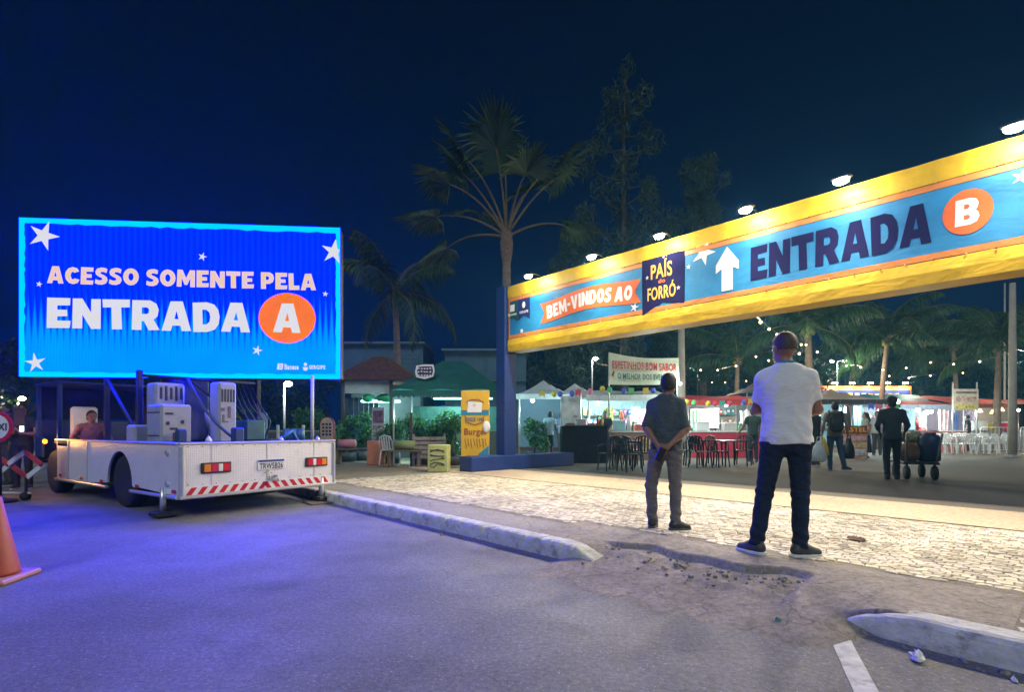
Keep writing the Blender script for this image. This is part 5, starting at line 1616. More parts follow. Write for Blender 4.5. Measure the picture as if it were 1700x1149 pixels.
# ------------------------------------------------------------------ left-hand kiosks and buildings
M_WALLB = mat('wall_blue_cast', (.045, .095, .145), .8, var=.2, scale=1.2, bump=.15, bscale=4, dirt=(.03, .065, .10), dscale=1.0)  # blue light cast on these pale walls is put into their colour
def corrugated(root, x0, x1, y, z0, z1, n, m_, name='wall_board'):
    for k in range(n):
        z = z0 + (z1 - z0) * (k + .5) / n
        MB().bbox(((x0 + x1) / 2, y + .01 * (k % 2), z), (x1 - x0, .05, (z1 - z0) / n * .94), .01).build(name, m_, root)
b1 = empty('pale_building', gnd(640, 30.0), 0, 'pale boarded building behind the brown kiosk roof', 'building')
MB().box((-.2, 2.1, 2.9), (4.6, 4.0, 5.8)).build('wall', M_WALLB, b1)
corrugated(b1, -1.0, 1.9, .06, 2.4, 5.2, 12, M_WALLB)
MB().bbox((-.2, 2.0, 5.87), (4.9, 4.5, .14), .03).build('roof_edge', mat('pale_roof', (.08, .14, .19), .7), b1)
MB().box((-1.9, .05, 3.0), (1.0, .06, 1.6)).build('window', mat('dark_glass', (.012, .02, .035), .08), b1)
b2 = empty('white_hall', gnd(800, 30.0), 0, 'long pale hall behind the green canopy and gateway post', 'building')
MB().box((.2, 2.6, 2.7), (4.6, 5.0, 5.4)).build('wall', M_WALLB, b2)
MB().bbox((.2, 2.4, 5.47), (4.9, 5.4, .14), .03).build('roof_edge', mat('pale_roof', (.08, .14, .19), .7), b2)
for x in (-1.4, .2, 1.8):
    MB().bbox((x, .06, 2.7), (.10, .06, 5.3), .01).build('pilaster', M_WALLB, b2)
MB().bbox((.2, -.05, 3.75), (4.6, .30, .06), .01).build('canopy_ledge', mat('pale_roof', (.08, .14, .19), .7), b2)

# brown tiled kiosk
kY = 18.6
kk = empty('brown_roof_kiosk', gnd(634, kY), 0, 'kiosk with dark brown hipped tile roof behind the palm trunk', 'kiosk')
M_TILE = mat('roof_tile_brown', (.10, .045, .035), .85, var=.35, scale=8, bump=.4, bscale=16)
rw, rd, rz0, rz1 = 2.75, 2.4, 2.72, 3.55
def roof_course(root, k, n):
    t0 = k / n; t1 = (k + 1.0) / n + .01
    hw0 = rw / 2 * (1 - t0 * .86); hd0 = rd / 2 * (1 - t0 * .86); hw1 = rw / 2 * (1 - t1 * .86); hd1 = rd / 2 * (1 - t1 * .86)
    z0 = rz0 + (rz1 - rz0) * t0 + .03; z1 = rz0 + (rz1 - rz0) * t1
    mb = MB()
    a = [(-hw0, -hd0, z0), (hw0, -hd0, z0), (hw0, hd0, z0), (-hw0, hd0, z0)]; b = [(-hw1, -hd1, z1), (hw1, -hd1, z1), (hw1, hd1, z1), (-hw1, hd1, z1)]
    c = [(p[0], p[1], p[2] - .045) for p in a]
    mb.add(a + b + c, [(0, 1, 5, 4), (1, 2, 6, 5), (2, 3, 7, 6), (3, 0, 4, 7), (8, 9, 1, 0), (9, 10, 2, 1), (10, 11, 3, 2), (11, 8, 0, 3)])
    mb.build('tile_course', M_TILE, root)
rf = MB().bbox((0, 0, 2.68), (rw, rd, .06), .01).build('roof', M_TILE, kk)
for k in range(9): roof_course(rf, k, 9)
for x in (-1.05, .55):
    MB().bbox((x, -1.0, 1.35), (.10, .10, 2.7), .01).build('post', mat('kiosk_wood', (.05, .035, .03), .8, var=.3), kk)
MB().bbox((-.25, -.95, 2.42), (1.55, .04, .40), .01).build('fascia', mat('fascia_pale', (.30, .33, .34), .7), kk)
MB().bbox((0, .6, 1.25), (2.5, .06, 2.5), .01).build('back_wall', mat('kiosk_dark', (.03, .045, .055), .8), kk)
for k in range(7):
    MB().bbox((-1.05 + k * .17, -.62, 1.1), (.15, .03, 2.0), .006).build('plank', mat('kiosk_plank', (.03, .05, .07), .8, var=.3), kk)
cu_ = MB().bbox((.1, -.55, 1.98), (1.3, .35, .10), .03).build('light_canopy', emat('green_white_tube', (.45, 1.0, .80), 1.2), kk)
MB().sphere((-.28, -.75, 2.08), (.20, .12, .14), 12, 8).build('green_bowl', mat('green_plastic', (.02, .30, .13), .4), kk, True)
MB().sphere((.30, -.75, 2.08), (.32, .12, .15), 12, 8).build('green_bowl', mat('green_plastic', (.02, .30, .13), .4), kk, True)
point_light('kiosk_light', (.0, -.5, 1.8), 150.0, (.6, 1.0, .85), cu_, .2)
# green canopy
gY = 16.9
gc = empty('green_canopy', gnd(752, gY), 0, 'green hipped canvas canopy with scalloped edge and round badge', 'canopy')
M_GCAN = mat('green_canvas', (.010, .105, .085), .75, var=.2, scale=4, bump=.2, bscale=9)
gw, gd, gz0, gz1 = 3.25, 3.0, 2.18, 3.20
mb = MB()
hwg, hdg = gw / 2, gd / 2
NS = 12
vs = [(-.35, 0, gz1), (.35, 0, gz1)]
ring = []
for (ax_, ay_, bx_, by_) in ((-hwg, -hdg, hwg, -hdg), (hwg, -hdg, hwg, hdg), (hwg, hdg, -hwg, hdg), (-hwg, hdg, -hwg, -hdg)):
    for i in range(NS):
        t = i / NS
        ring.append((ax_ + (bx_ - ax_) * t, ay_ + (by_ - ay_) * t, gz0 + .02 * math.sin(i * 1.5)))
vs += ring
fs = []
for i in range(4 * NS):
    j = (i + 1) % (4 * NS)
    sdx = i // NS
    if sdx == 0: fs.append((2 + i, 2 + j, 0 if i < NS / 2 else 1))
    elif sdx == 1: fs.append((2 + i, 2 + j, 1))
    elif sdx == 2: fs.append((2 + i, 2 + j, 1 if i - 2 * NS < NS / 2 else 0))
    else: fs.append((2 + i, 2 + j, 0))
fs.append((2 + NS // 2, 1, 0)); fs.append((2 + 2 * NS + NS // 2, 0, 1))
mb.add(vs, fs).build('canopy_top', M_GCAN, gc)
for (y_, flip) in ((-hdg, 1),):
    for k in range(22):
        x = -hwg + gw * (k + .5) / 22; w_ = gw / 22
        MB().plate([(x - w_ / 2, gz0 - .01), (x + w_ / 2, gz0 - .01), (x + w_ / 2, gz0 - .16), (x + w_ * .25, gz0 - .22), (x - w_ * .25, gz0 - .22), (x - w_ / 2, gz0 - .16)], y_ - .005, y_ + .005).build('scallop', M_GCAN, gc)
for (x, y) in ((-hwg + .06, -hdg + .06), (hwg - .06, -hdg + .06), (-hwg + .06, hdg - .06), (hwg - .06, hdg - .06)):
    MB().cyl((x, y, 0), (x, y, gz0), .03, n=8).build('pole', M_ALU, gc, True)
bd = MB().plate([(-.72 + p[0], p[1]) for p in [(-.24, 2.58), (-.28, 2.74), (-.24, 2.92), (.0, 2.90 + .06), (.26, 2.96), (.30, 2.78), (.26, 2.60), (.0, 2.52)]], -1.13, -1.10).build('badge', M_WRED, gc)
MB().plate([(-.71 + p[0] * .82, 2.745 + (p[1] - 2.745) * .80) for p in [(-.24, 2.58), (-.28, 2.74), (-.24, 2.92), (.0, 2.94), (.26, 2.94), (.30, 2.78), (.26, 2.60), (.0, 2.56)]], -1.14, -1.132).build('badge_field', mat('badge_purple', (.05, .02, .07), .6), bd)
rngm = random.Random(9)
for r_ in range(3):
    for k in range(5):
        MB().box((-.89 + k * .085 + rngm.uniform(-.01, .01), -1.143, 2.84 - r_ * .10 + rngm.uniform(-.01, .01)), (.055, .004, .035), ry=rngm.uniform(-.5, .5)).build('badge_mark', M_WRED, bd)
mnu = MB().bbox((.0, .9, 1.05), (2.9, .08, 1.5), .02).build('bar_back', mat('bar_green', (.02, .07, .06), .7, var=.4, scale=6), gc)
gl_ = MB().bbox((.3, .2, 2.02), (1.9, .10, .05), .01).build('tube_lamp', emat('teal_tube', (.45, 1.0, .9), 3.0), gc)
point_light('tube_light', (0, -.2, 1.9), 190.0, (.5, 1.0, .92), gl_, .3)
MB().bbox((.1, .3, .50), (2.6, .5, 1.0), .02).build('counter', mat('bar_wood', (.07, .06, .045), .8), gc)
# slatted wooden fence in front of the canopy
sf = empty('slatted_fence', gnd(712, 14.6), R(4), 'grey wooden slat fence panel below the green canopy', 'fence')
for k in range(5):
    MB().bbox((0, 0, .28 + k * .125), (.92, .025, .095), .006).build('slat', mat('grey_wood', (.22, .19, .17), .85, var=.3, scale=9), sf)
for x in (-.42, .42):
    MB().bbox((x, .03, .45), (.06, .05, .9), .006).build('post', mat('grey_wood', (.22, .19, .17), .85), sf)
lp_ = MB().bbox((0, 0, .75), (.07, .07, 1.5), .01).build('wooden_post', mat('kiosk_wood', (.05, .035, .03), .8), loc=gnd(683, 14.7), rz=R(5))
tag(lp_, 'dark wooden post left of the slat fence', 'post')
# boxes, benches and boards in front
def painted_box(px, Y, s, col, label, marks=0, seed=1):
    o = empty('painted_box', gnd(px, Y), R(-4), label, 'box')
    MB().bbox((0, 0, s[2] / 2), s, .015).build('box_body', mat(label[:14], col, .8, var=.18, scale=5, dirt=tuple(c * .6 for c in col), dscale=3), o)
    rg = random.Random(seed)
    for k in range(marks):
        z = s[2] * (.85 - .72 * k / max(marks, 1)); pts = []
        for i in range(5):
            pts.append((-s[0] * .36 + s[0] * .72 * i / 4, -s[1] / 2 - .004, z + rg.uniform(-.05, .05)))
        MB().tube(pts, .012, 5).build('brush_mark', mat('sign_black', (.02, .02, .03), .5), o)
    return o
painted_box(626, 15.6, (.50, .36, .70), (.50, .19, .11), 'plain terracotta coloured box by the truck rear right')
painted_box(729, 13.0, (.49, .40, .66), (.42, .44, .16), 'pale yellow green box with black brush lettering', 7, 4)
def bench(px, Y, w, label, cyl_col, cylw, dx):
    o = empty('bench', gnd(px, Y), 0, label, 'bench')
    MB().bbox((0, 0, .44), (w, .38, .05), .01).build('seat', mat('bench_wood', (.13, .10, .07), .8, var=.3), o)
    for x in (-w / 2 + .08, w / 2 - .08):
        MB().bbox((x, 0, .21), (.07, .34, .42), .01).build('leg', mat('bench_wood', (.13, .10, .07), .8), o)
    MB().cyl((dx - cylw / 2, .0, .60), (dx + cylw / 2, .0, .60), .13, n=16).build('bolster', mat('bolster_%.2f' % cyl_col[0], cyl_col, .8, var=.12), o, True)
    return o
bench(590, 15.9, 1.15, 'low bench with pink bolster behind the truck rear corner', (.42, .17, .20), .5, -.25)
bench(672, 14.6, .95, 'low bench with olive bolster left of the slat fence', (.20, .25, .10), .56, 0.0)
ps_ = empty('poster_stand', gnd(628, 16.4), 0, 'upright poster stand with purple and white prints under the kiosk roof', 'sign')
MB().bbox((0, 0, 1.15), (.40, .03, 1.10), .006).build('poster_board', mat('poster_grey', (.34, .35, .36), .6), ps_)
MB().bbox((0, -.02, 1.42), (.32, .01, .38), .003).build('poster_print', mat('poster_purple', (.16, .07, .13), .6, var=.9, scale=9), ps_)
MB().bbox((0, -.02, .90), (.34, .01, .50), .003).build('poster_print', mat('poster_mixed', (.22, .22, .20), .6, var=1.0, scale=12), ps_)
for x in (-.17, .17): MB().bbox((x, .02, .30), (.03, .03, .60), .004).build('leg', M_DARK, ps_)
# cream menu board with rounded top, seen over the truck deck
cmb = empty('menu_board', gnd(543, 13.2), R(-8), 'cream rounded menu board with red rim behind the truck strut', 'sign')
arc = [(.17 * math.cos(a) , 1.12 + .17 * math.sin(a) * 1.2) for a in [math.pi * i / 12 for i in range(13)]]
MB().plate([(-.20, .45), (.20, .45)] + [(p[0] * 1.18, p[1] + .02) for p in arc], -.01, .02).build('rim', mat('rim_red', (.25, .05, .05), .6), cmb)
fc_ = MB().plate([(-.17, .48), (.17, .48)] + arc, -.02, -.011).build('board_face', mat('board_cream', (.55, .48, .36), .7), cmb)
for r_ in range(4):
    for k in range(3):
        MB().box((-.09 + k * .09, -.022, 1.16 - r_ * .085), (.06, .004, .05)).build('letter_mark', mat('sign_black', (.02, .02, .03), .5), fc_)
for x in (-.15, .15): MB().bbox((x, .02, .24), (.04, .04, .48), .004).build('leg', M_DARK, cmb)
# rail behind the truck
rl = empty('low_railing', gnd(482, 15.5), 0, 'thin low railing with pale posts behind the truck deck', 'railing')
for x in (-1.1, -.36, .38, 1.1):
    MB().bbox((x, 0, .58), (.07, .07, 1.16), .01).build('post', mat('pale_post', (.42, .44, .44), .7), rl)
for z in (.62, .98): MB().cyl((-1.1, 0, z), (1.1, 0, z), .014, n=6).build('rail', M_ALU, rl)
# street lamps
def street_lamp(px, py, Y, label, col=(1, .97, .9), power=40, heads=1, glow=20, arm=.35):
    p = at(px, py, Y); g_ = gnd(px, Y)
    o = empty('street_lamp', g_, 0, label, 'street lamp', 'lamps on poles around the plaza')
    h_ = p.z - PAV
    MB().cyl((0, 0, 0), (0, 0, h_), .06, .04, 8).build('pole', mat('lamp_pole', (.30, .31, .32), .6), o, True)
    for k in range(heads):
        sx = (-1 if k else 1)
        MB().tube([(0, 0, h_ - .05), (sx * arm * .6, -.05, h_ + .06), (sx * arm, -.1, h_ + .05)], .025, 6).build('arm', mat('lamp_pole', (.30, .31, .32), .6), o, True)
        hd_ = MB().sphere((sx * arm, -.12, h_ + .0), (.15, .15, .10), 12, 8).build('lamp_head', emat('lamp_glow_%d' % glow, col, glow), o)
        point_light('lamp_light', (sx * arm, -.15, h_ - .1), power, col, hd_, .1)
    return o
street_lamp(472, 638, 21.0, 'bright white street lamp on thin pole above the truck deck', (.85, .95, 1), 120, 1, 26, .2)
street_lamp(983, 596, 34.0, 'single white street lamp left of the skewer stall banner', (1, .98, .92), 60, 1, 24, .2)
street_lamp(1390, 600, 42.0, 'twin headed street lamp right of the white shirt', (.8, 1, .95), 160, 2, 16, .5)
street_lamp(1158, 611, 40.0, 'dim twin headed street lamp above the red stall', (.7, .95, .85), 40, 2, 4, .5)
street_lamp(30, 662, 26.0, 'lamp glowing through leaves at the far left behind the taxi sign', (1, .9, .55), 120, 1, 18, .3)
# pale poles
for (px, Y, top, r_, label) in ((1681, 19.5, 470, .115, 'tall concrete pole at the right side of the market'), (1668, 30.0, 470, .05, 'thin pale pole left of the concrete pole'), (1131, 20.5, 540, .15, 'grey concrete post right of the dark shirted man')):
    g_ = gnd(px, Y); h_ = at(px, top, Y).z - PAV
    o = empty('concrete_pole', g_, 0, label, 'pole')
    MB().tube([(0, 0, 0), (0, 0, h_ * .55), (0, 0, h_)], [r_ * 1.15, r_, r_ * .8], 12).build('shaft', mat('pole_concrete', (.34, .31, .27), .85, var=.15, scale=3), o, True)
    MB().bbox((0, 0, .04), (r_ * 3, r_ * 3, .1), .02).build('footing', mat('pole_concrete', (.34, .31, .27), .85), o)

# ------------------------------------------------------------------ totem beside the gateway
tm_ = empty('yellow_totem', gnd(789, 13.75), R(-4), 'tall yellow advertising totem with brown lettering left of the gateway post', 'sign')
MB().bbox((0, 0, 1.02), (.73, .10, 2.04), .008).build('totem_body', mat('totem_yellow', (.62, .36, .02), .5, var=.07, scale=3), tm_)
TY = -.053
MB().plate([(-.36, 1.40), (.36, 1.40), (.36, 1.53), (-.36, 1.53)], TY - .004, TY).build('blue_band', mat('totem_blue', (.02, .20, .34), .5), tm_)
MB().plate([(-.10, .02), (.36, .02), (.36, .62), (.10, .40)], TY - .004, TY).build('blue_corner', mat('totem_blue', (.02, .20, .34), .5), tm_)
MB().plate([(-.20, 1.47), (.17, 1.47), (.19, 1.72), (-.18, 1.76)], TY - .012, TY - .005).build('white_card', M_PW, tm_)
M_BRN = mat('totem_brown', (.26, .07, .012), .6)
letters(text_mesh('Burger', -.28, .33, .84, 1.06, .03, TY - .005), M_BRN, tm_)
link('lettering', text_mesh('O', -.05, .02, 1.62, 1.69, .03, TY - .014), mat('sponsor_orange', (.6, .25, .02), .5), tm_)
MB().tube([(-.22, TY - .006, 1.74), (-.10, TY - .006, 1.80), (.10, TY - .006, 1.80), (.24, TY - .006, 1.72)], .012, 5).build('arch_line', M_BRN, tm_)
MB().tube([(-.25, TY - .006, 1.40), (-.22, TY - .006, 1.22), (.0, TY - .006, 1.15), (.2, TY - .006, 1.22), (.24, TY - .006, 1.38)], .010, 5).build('cup_line', M_BRN, tm_)
link('lettering', text_mesh('DESDE 1980', -.25, .24, 1.23, 1.34, .04, TY - .008), mat('totem_print_blue', (.12, .16, .18), .5), tm_)
for k in range(8):
    x = -.26 + k * .075
    MB().tube([(x, TY - .005, .80), (x + .02, TY - .005, .70 - .05 * (k % 3)), (x + .04, TY - .005, .55 + .06 * (k % 2))], .008, 5).build('brush_mark', M_BRN, tm_)
MB().sphere((.30, TY - .01, 1.10), (.10, .03, .15), 12, 8).build('white_badge', M_PW, tm_, True)

# ------------------------------------------------------------------ market stalls
def frame_stall(px, Y, w, d_, h_, label, roofcol, roof='pyramid', rise=.55, back=None, front=None, counter=True, light=None, rz=0.0, group='food stalls in the market', valance=None, sagcol=None):
    o = empty('market_stall', gnd(px, Y), rz, label, 'stall', group)
    mr_ = mat('roof_' + label[:16], roofcol, .65, var=.12, scale=3, bump=.15, bscale=7)
    for x in (-w / 2, w / 2):
        for y in (0, d_):
            MB().cyl((x, y, 0), (x, y, h_), .028, n=8).build('post', M_ALU, o, True)
    ov = .12
    N = 8
    if roof == 'pyramid':
        vs = []
        for j in range(N + 1):
            for i in range(N + 1):
                u, v = i / N * 2 - 1, j / N * 2 - 1
                q = max(abs(u), abs(v))
                vs.append((u * (w / 2 + ov), d_ / 2 + v * (d_ / 2 + ov), h_ + rise * (1 - q) ** 1.35))
        fs = [(j * (N + 1) + i, j * (N + 1) + i + 1, (j + 1) * (N + 1) + i + 1, (j + 1) * (N + 1) + i) for j in range(N) for i in range(N)]
        MB().add(vs, fs).build('roof', mr_, o)
    else:
        vs = []
        for j in range(N + 1):
            for i in range(N + 1):
                u, v = i / N, j / N
                vs.append(((u - .5) * (w + 2 * ov), -ov + v * (d_ + 2 * ov), h_ + rise * (v if roof == 'shed' else math.sin(math.pi * v)) + .03 * math.sin(u * 9 + v * 5)))
        fs = [(j * (N + 1) + i, j * (N + 1) + i + 1, (j + 1) * (N + 1) + i + 1, (j + 1) * (N + 1) + i) for j in range(N) for i in range(N)]
        MB().add(vs, fs).build('roof', mr_, o)
    if valance:
        for k in range(6):
            x = -w / 2 - ov + (w + 2 * ov) * (k + .5) / 6
            MB().bbox((x, -ov - .01, h_ - .09), ((w + 2 * ov) / 6 * .985, .012, .20), .004).build('valance', mat('valance_' + label[:12], valance, .7, var=.15), o)
    if back is not None:
        MB().bbox((0, d_ + .02, h_ / 2 + .15), (w, .02, h_ - .3), .004).build('back_sheet', mat('back_' + label[:14], back, .7, var=.12, scale=2), o)
    if counter:
        ct = MB().bbox((0, .05, .94), (w, .55, .05), .01).build('counter_top', mat('counter_pale', (.5, .5, .5), .5), o)
        MB().bbox((0, -.18, .46), (w - .04, .03, .92), .006).build('counter_front', mat('front_' + label[:14], front or (.3, .3, .3), .7, var=.15), o)
    if light:
        power, col, (lx, ly, lz) = light
        power = power * .62
        lb = MB().sphere((lx, ly, lz), .065, 10, 7).build('lamp_bulb', emat('bulb_%d_%d' % (int(col[0] * 100), int(col[2] * 100)), col, 28.0), o, True)
        point_light('stall_light', (lx, ly, lz - .12), power, col, lb, .08)
    return o
COOL = (.78, 1.0, .93); WARMW = (1.0, .88, .68)
# white pyramid tents left of the skewer stall
frame_stall(905, 19.6, 1.9, 2.2, 2.32, 'left white pyramid tent with lamp above the light blue shirt', (.62, .68, .70), 'pyramid', .62, (.06, .12, .18), None, False, (75, COOL, (-.45, .2, 2.1)), valance=(.55, .62, .65))
frame_stall(960, 22.5, 2.2, 2.4, 2.36, 'second white pyramid tent right behind the first', (.58, .62, .64), 'pyramid', .72, (.20, .28, .32), None, False, (70, COOL, (.1, .6, 2.1)))
# skewer stall
sk = frame_stall(1045, 18.0, 2.75, 2.3, 2.18, 'skewer stall with white roof and hanging goods under the ESPETINHOS banner', (.60, .66, .62), 'shed', .32, (.22, .32, .36), (.26, .16, .12), True, (170, COOL, (.70, .15, 1.92)), valance=(.50, .55, .55))
lb2 = MB().sphere((-.9, 1.0, 1.95), .06, 10, 7).build('lamp_bulb', emat('bulb_78_93', COOL, 28.0), sk, True)
point_light('stall_light', (-.9, 1.0, 1.85), 90, COOL, lb2, .08)
# hoarding banner over it
hb = empty('stall_banner', at(1069, 640, 17.6), R(3), 'pale banner reading ESPETINHOS BOM SABOR above the skewer stall', 'banner')
M_HB = mat('banner_cream', (.50, .56, .42), .6, var=.15, scale=2)
mb = MB(); vs = []
for i in range(17):
    u = i / 16; x = -1.17 + 2.34 * u
    for k in range(5):
        v = k / 4
        z = (0.02 + .12 * math.sin(u * 3.1) * 0) + v * (1.08 - .18 * u - .10 * math.sin(math.pi * u))
        vs.append((x, .06 * math.sin(u * 5 + v), z))
mb.add(vs, [(i * 5 + k, (i + 1) * 5 + k, (i + 1) * 5 + k + 1, i * 5 + k + 1) for i in range(16) for k in range(4)]).build('banner_sheet', M_HB, hb, True)
M_RL = mat('letter_red', (.45, .02, .03), .6); M_TL = mat('letter_teal', (.01, .09, .10), .6)
letters(text_mesh('ESPETINHOS BOM SABOR', -1.08, 1.08, .50, .76, .02, -.075, slant=-.10), M_RL, hb)
letters(text_mesh('O MELHOR DOS EVENTOS', -.90, .95, .18, .37, .02, -.075, slant=-.05), M_TL, hb)
MB().tube([(-1.08, -.07, .30), (-1.02, -.07, .44)], .03, 6).build('skewer_print', mat('print_brown', (.22, .05, .02), .6), hb)
for x in (-1.15, 1.15): MB().cyl((x, .08, -.9), (x, .08, 1.0 if x < 0 else .82), .025, n=8).build('banner_pole', M_ALU, hb, True)
PKC = [('red', (.55, .06, .05)), ('yellow', (.60, .42, .05)), ('green', (.08, .35, .12)), ('blue', (.06, .14, .45)), ('cream', (.58, .56, .52)), ('orange', (.45, .2, .06)), ('pink', (.5, .08, .25)), ('teal', (.05, .35, .38))]
ORD = ['first', 'second', 'third', 'fourth', 'fifth', 'sixth', 'seventh', 'eighth', 'ninth', 'tenth', 'eleventh', 'twelfth', 'thirteenth', 'fourteenth', 'fifteenth', 'sixteenth', 'seventeenth', 'eighteenth', 'nineteenth', 'twentieth']
def shelf_goods(stall, base, w_, d_, zs, who, where, seed):
    rg = random.Random(seed)
    for si, z in enumerate(zs):
        MB().bbox((0, d_ - .12, z), (w_ - .1, .22, .025), .004).build('shelf', mat('shelf_wood', (.20, .16, .12), .8), stall)
        x = -w_ / 2 + .12; q = 0
        while x < w_ / 2 - .12:
            cname, c = rg.choice(PKC)
            hh = rg.uniform(.12, .30); ww = rg.uniform(.07, .15)
            o = empty('packet', base + Vector((x, d_ - .12, z + .014)), rg.uniform(-.2, .2), '%s packet, %s from left on the %s shelf %s' % (cname, ORD[min(q, 19)], ('lower', 'upper')[si], where), 'packet', who)
            MB().bbox((0, 0, hh / 2), (ww, ww * .6, hh), .008).build('packet_body', mat('pk_%.2f_%.2f_%.2f' % c, c, .5, var=.25, scale=14), o)
            MB().bbox((0, -ww * .31, hh * .55), (ww * .7, .006, hh * .35), .002).build('packet_label', M_WRED, o)
            x += ww + rg.uniform(.03, .12); q += 1
shelf_goods(sk, gnd(1045, 18.0), 2.7, 2.2, (1.15, 1.55), 'packets on the skewer stall shelves', 'of the skewer stall', 41)
# floodlit light aimed at the banner comes from the stall lamp string below: small bulb on the right pole
bl = MB().sphere((1.18, -.12, .05), .05, 8, 6).build('pole_bulb', emat('bulb_78_93', COOL, 28.0), hb, True)
point_light('pole_bulb_light', (1.1, -.30, .0), 28, COOL, bl, .06)
# hanging goods in the skewer stall
rg = random.Random(31)
for (x, z, w_, h_, col, lab) in ((-.62, 1.35, .34, .85, (.50, .55, .12), 'yellow green printed price sheet hanging in the skewer stall'), (.32, 1.55, .28, .50, (.55, .50, .42), 'pale shirt hanging in the middle of the skewer stall'), (.62, 1.45, .26, .55, (.42, .12, .16), 'red checked cloth hanging near the stall lamp'), (-.15, 1.50, .14, .30, (.5, .08, .05), 'small red cloth hanging beside the price sheet')):
    p = gnd(1045, 18.0) + Vector((x, .55, 0))
    o = empty('hanging_cloth', p + Vector((0, 0, z)), 0, lab, 'cloth')
    mb = MB(); vs = []
    for i in range(7):
        for k in range(5):
            u = i / 6 - .5; v = k / 4 - .5
            vs.append((u * w_ * (1 + .1 * v), .02 * math.sin(i * 2 + k), v * h_))
    mb.add(vs, [(i * 5 + k, (i + 1) * 5 + k, (i + 1) * 5 + k + 1, i * 5 + k + 1) for i in range(6) for k in range(4)]).build('sheet', mat('cloth_' + lab[:10], col, .7, var=.3, scale=9), o)
    if 'price' in lab:
        for r_ in range(6):
            MB().box((0, -.03, .33 - r_ * .12), (w_ * .7, .004, .03)).build('price_line', mat('price_ink', (.10, .16, .12), .6), o)
    MB().cyl((0, 0, h_ / 2), (0, 0, 2.05 - z), .006, n=5).build('hanger_cord', M_DARK, o)
# dark counter in front of the skewer stall
dc = empty('black_counter', gnd(972, 16.2), R(2), 'black draped counter left of the skewer stall', 'counter')
MB().bbox((0, .3, .55), (1.42, .6, 1.10), .03).build('counter_body', mat('black_drape', (.012, .014, .022), .8, var=.3, scale=5, bump=.3, bscale=8), dc)
MB().bbox((0, .3, 1.12), (1.48, .66, .035), .01).build('counter_top', mat('dark_top', (.03, .03, .04), .4), dc)
def goods(base, items, who):
    for k, (kind, x, y, z, s, col, lab) in enumerate(items):
        o = None
        if kind == 'tray':
            o = empty('food_tray', base + Vector((x, y, z)), 0, lab, 'tray', who)
            MB().bbox((0, 0, .02), (s, s * .7, .04), .01).build('tray', mat('tray_steel', (.5, .5, .5), .35, metal=.6), o)
            MB().sphere((0, 0, .04), (s * .42, s * .28, .05), 10, 6).build('food', mat('food_%d' % k, col, .7, var=.5, scale=20), o, True)
        elif kind == 'box':
            o = empty('plastic_box', base + Vector((x, y, z)), 0, lab, 'box', who)
            MB().bbox((0, 0, s * .3), (s, s * .7, s * .6), .015).build('box_body', mat('pbox_%.2f%.2f%.2f' % col, col, .5, var=.1), o)
            MB().bbox((0, 0, s * .63), (s * 1.04, s * .74, s * .07), .01).build('lid', mat('pbox_lid', (.6, .62, .62), .5), o)
        elif kind == 'bottle':
            o = empty('bottle', base + Vector((x, y, z)), 0, lab, 'bottle', who)
            MB().lathe([(.04, 0), (.042, .02), (.042, .18), (.018, .24), (.016, .29)], n=10).build('bottle_body', mat('bot_%.2f%.2f%.2f' % col, col, .3, var=.1), o, True)
            MB().cyl((0, 0, .29), (0, 0, .32), .02, n=8).build('bottle_cap', M_WRED, o)
        elif kind == 'roll':
            o = empty('paper_roll', base + Vector((x, y, z)), 0, lab, 'roll', who)
            MB().cyl((0, 0, 0), (0, 0, s), .07, n=12).build('roll_body', mat('roll_white', (.7, .7, .68), .8), o, True)
            MB().cyl((0, 0, s), (0, 0, s + .004), .025, n=8).build('roll_core', M_DARK, o)
cb0 = gnd(972, 16.2)
goods(cb0, [('tray', -.45, .25, 1.14, .34, (.3, .14, .05), 'steel food tray at the left end of the black counter'), ('box', -.10, .30, 1.14, .30, (.6, .62, .62), 'white plastic box in the middle of the black counter'), ('tray', .22, .22, 1.14, .30, (.35, .25, .10), 'steel food tray right of the white box on the black counter'),
            ('bottle', .42, .30, 1.14, .3, (.45, .05, .04), 'red sauce bottle on the black counter'), ('bottle', .55, .28, 1.14, .3, (.55, .38, .05), 'yellow sauce bottle at the right end of the black counter')], 'things on the black counter')
skb = gnd(1045, 18.0)
goods(skb, [('box', -.45, -.02, .97, .55, (.25, .45, .50), 'large teal cool box on the skewer stall counter'), ('roll', -.02, -.05, .97, .55, (.7, .7, .7), 'tall white roll standing on the skewer stall counter'), ('box', .35, .0, .97, .36, (.45, .12, .08), 'red box on the skewer stall counter'), ('box', .75, .0, .97, .42, (.10, .35, .30), 'green box on the skewer stall counter'),
            ('bottle', .55, -.08, .97, .3, (.5, .3, .05), 'amber bottle between red and green boxes')], 'things on the skewer stall counter')
for k, (x, col) in enumerate(((-.85, (.10, .30, .55)), (-.50, (.45, .2, .12)), (-.15, (.5, .42, .3)), (.20, (.4, .15, .12)), (.55, (.5, .35, .1)), (.9, (.2, .25, .3)))):
    MB().bbox((x, -.205, .48), (.30, .012, .62), .004).build('front_poster', mat('fposter_%d' % k, col, .6, var=.8, scale=11), sk)
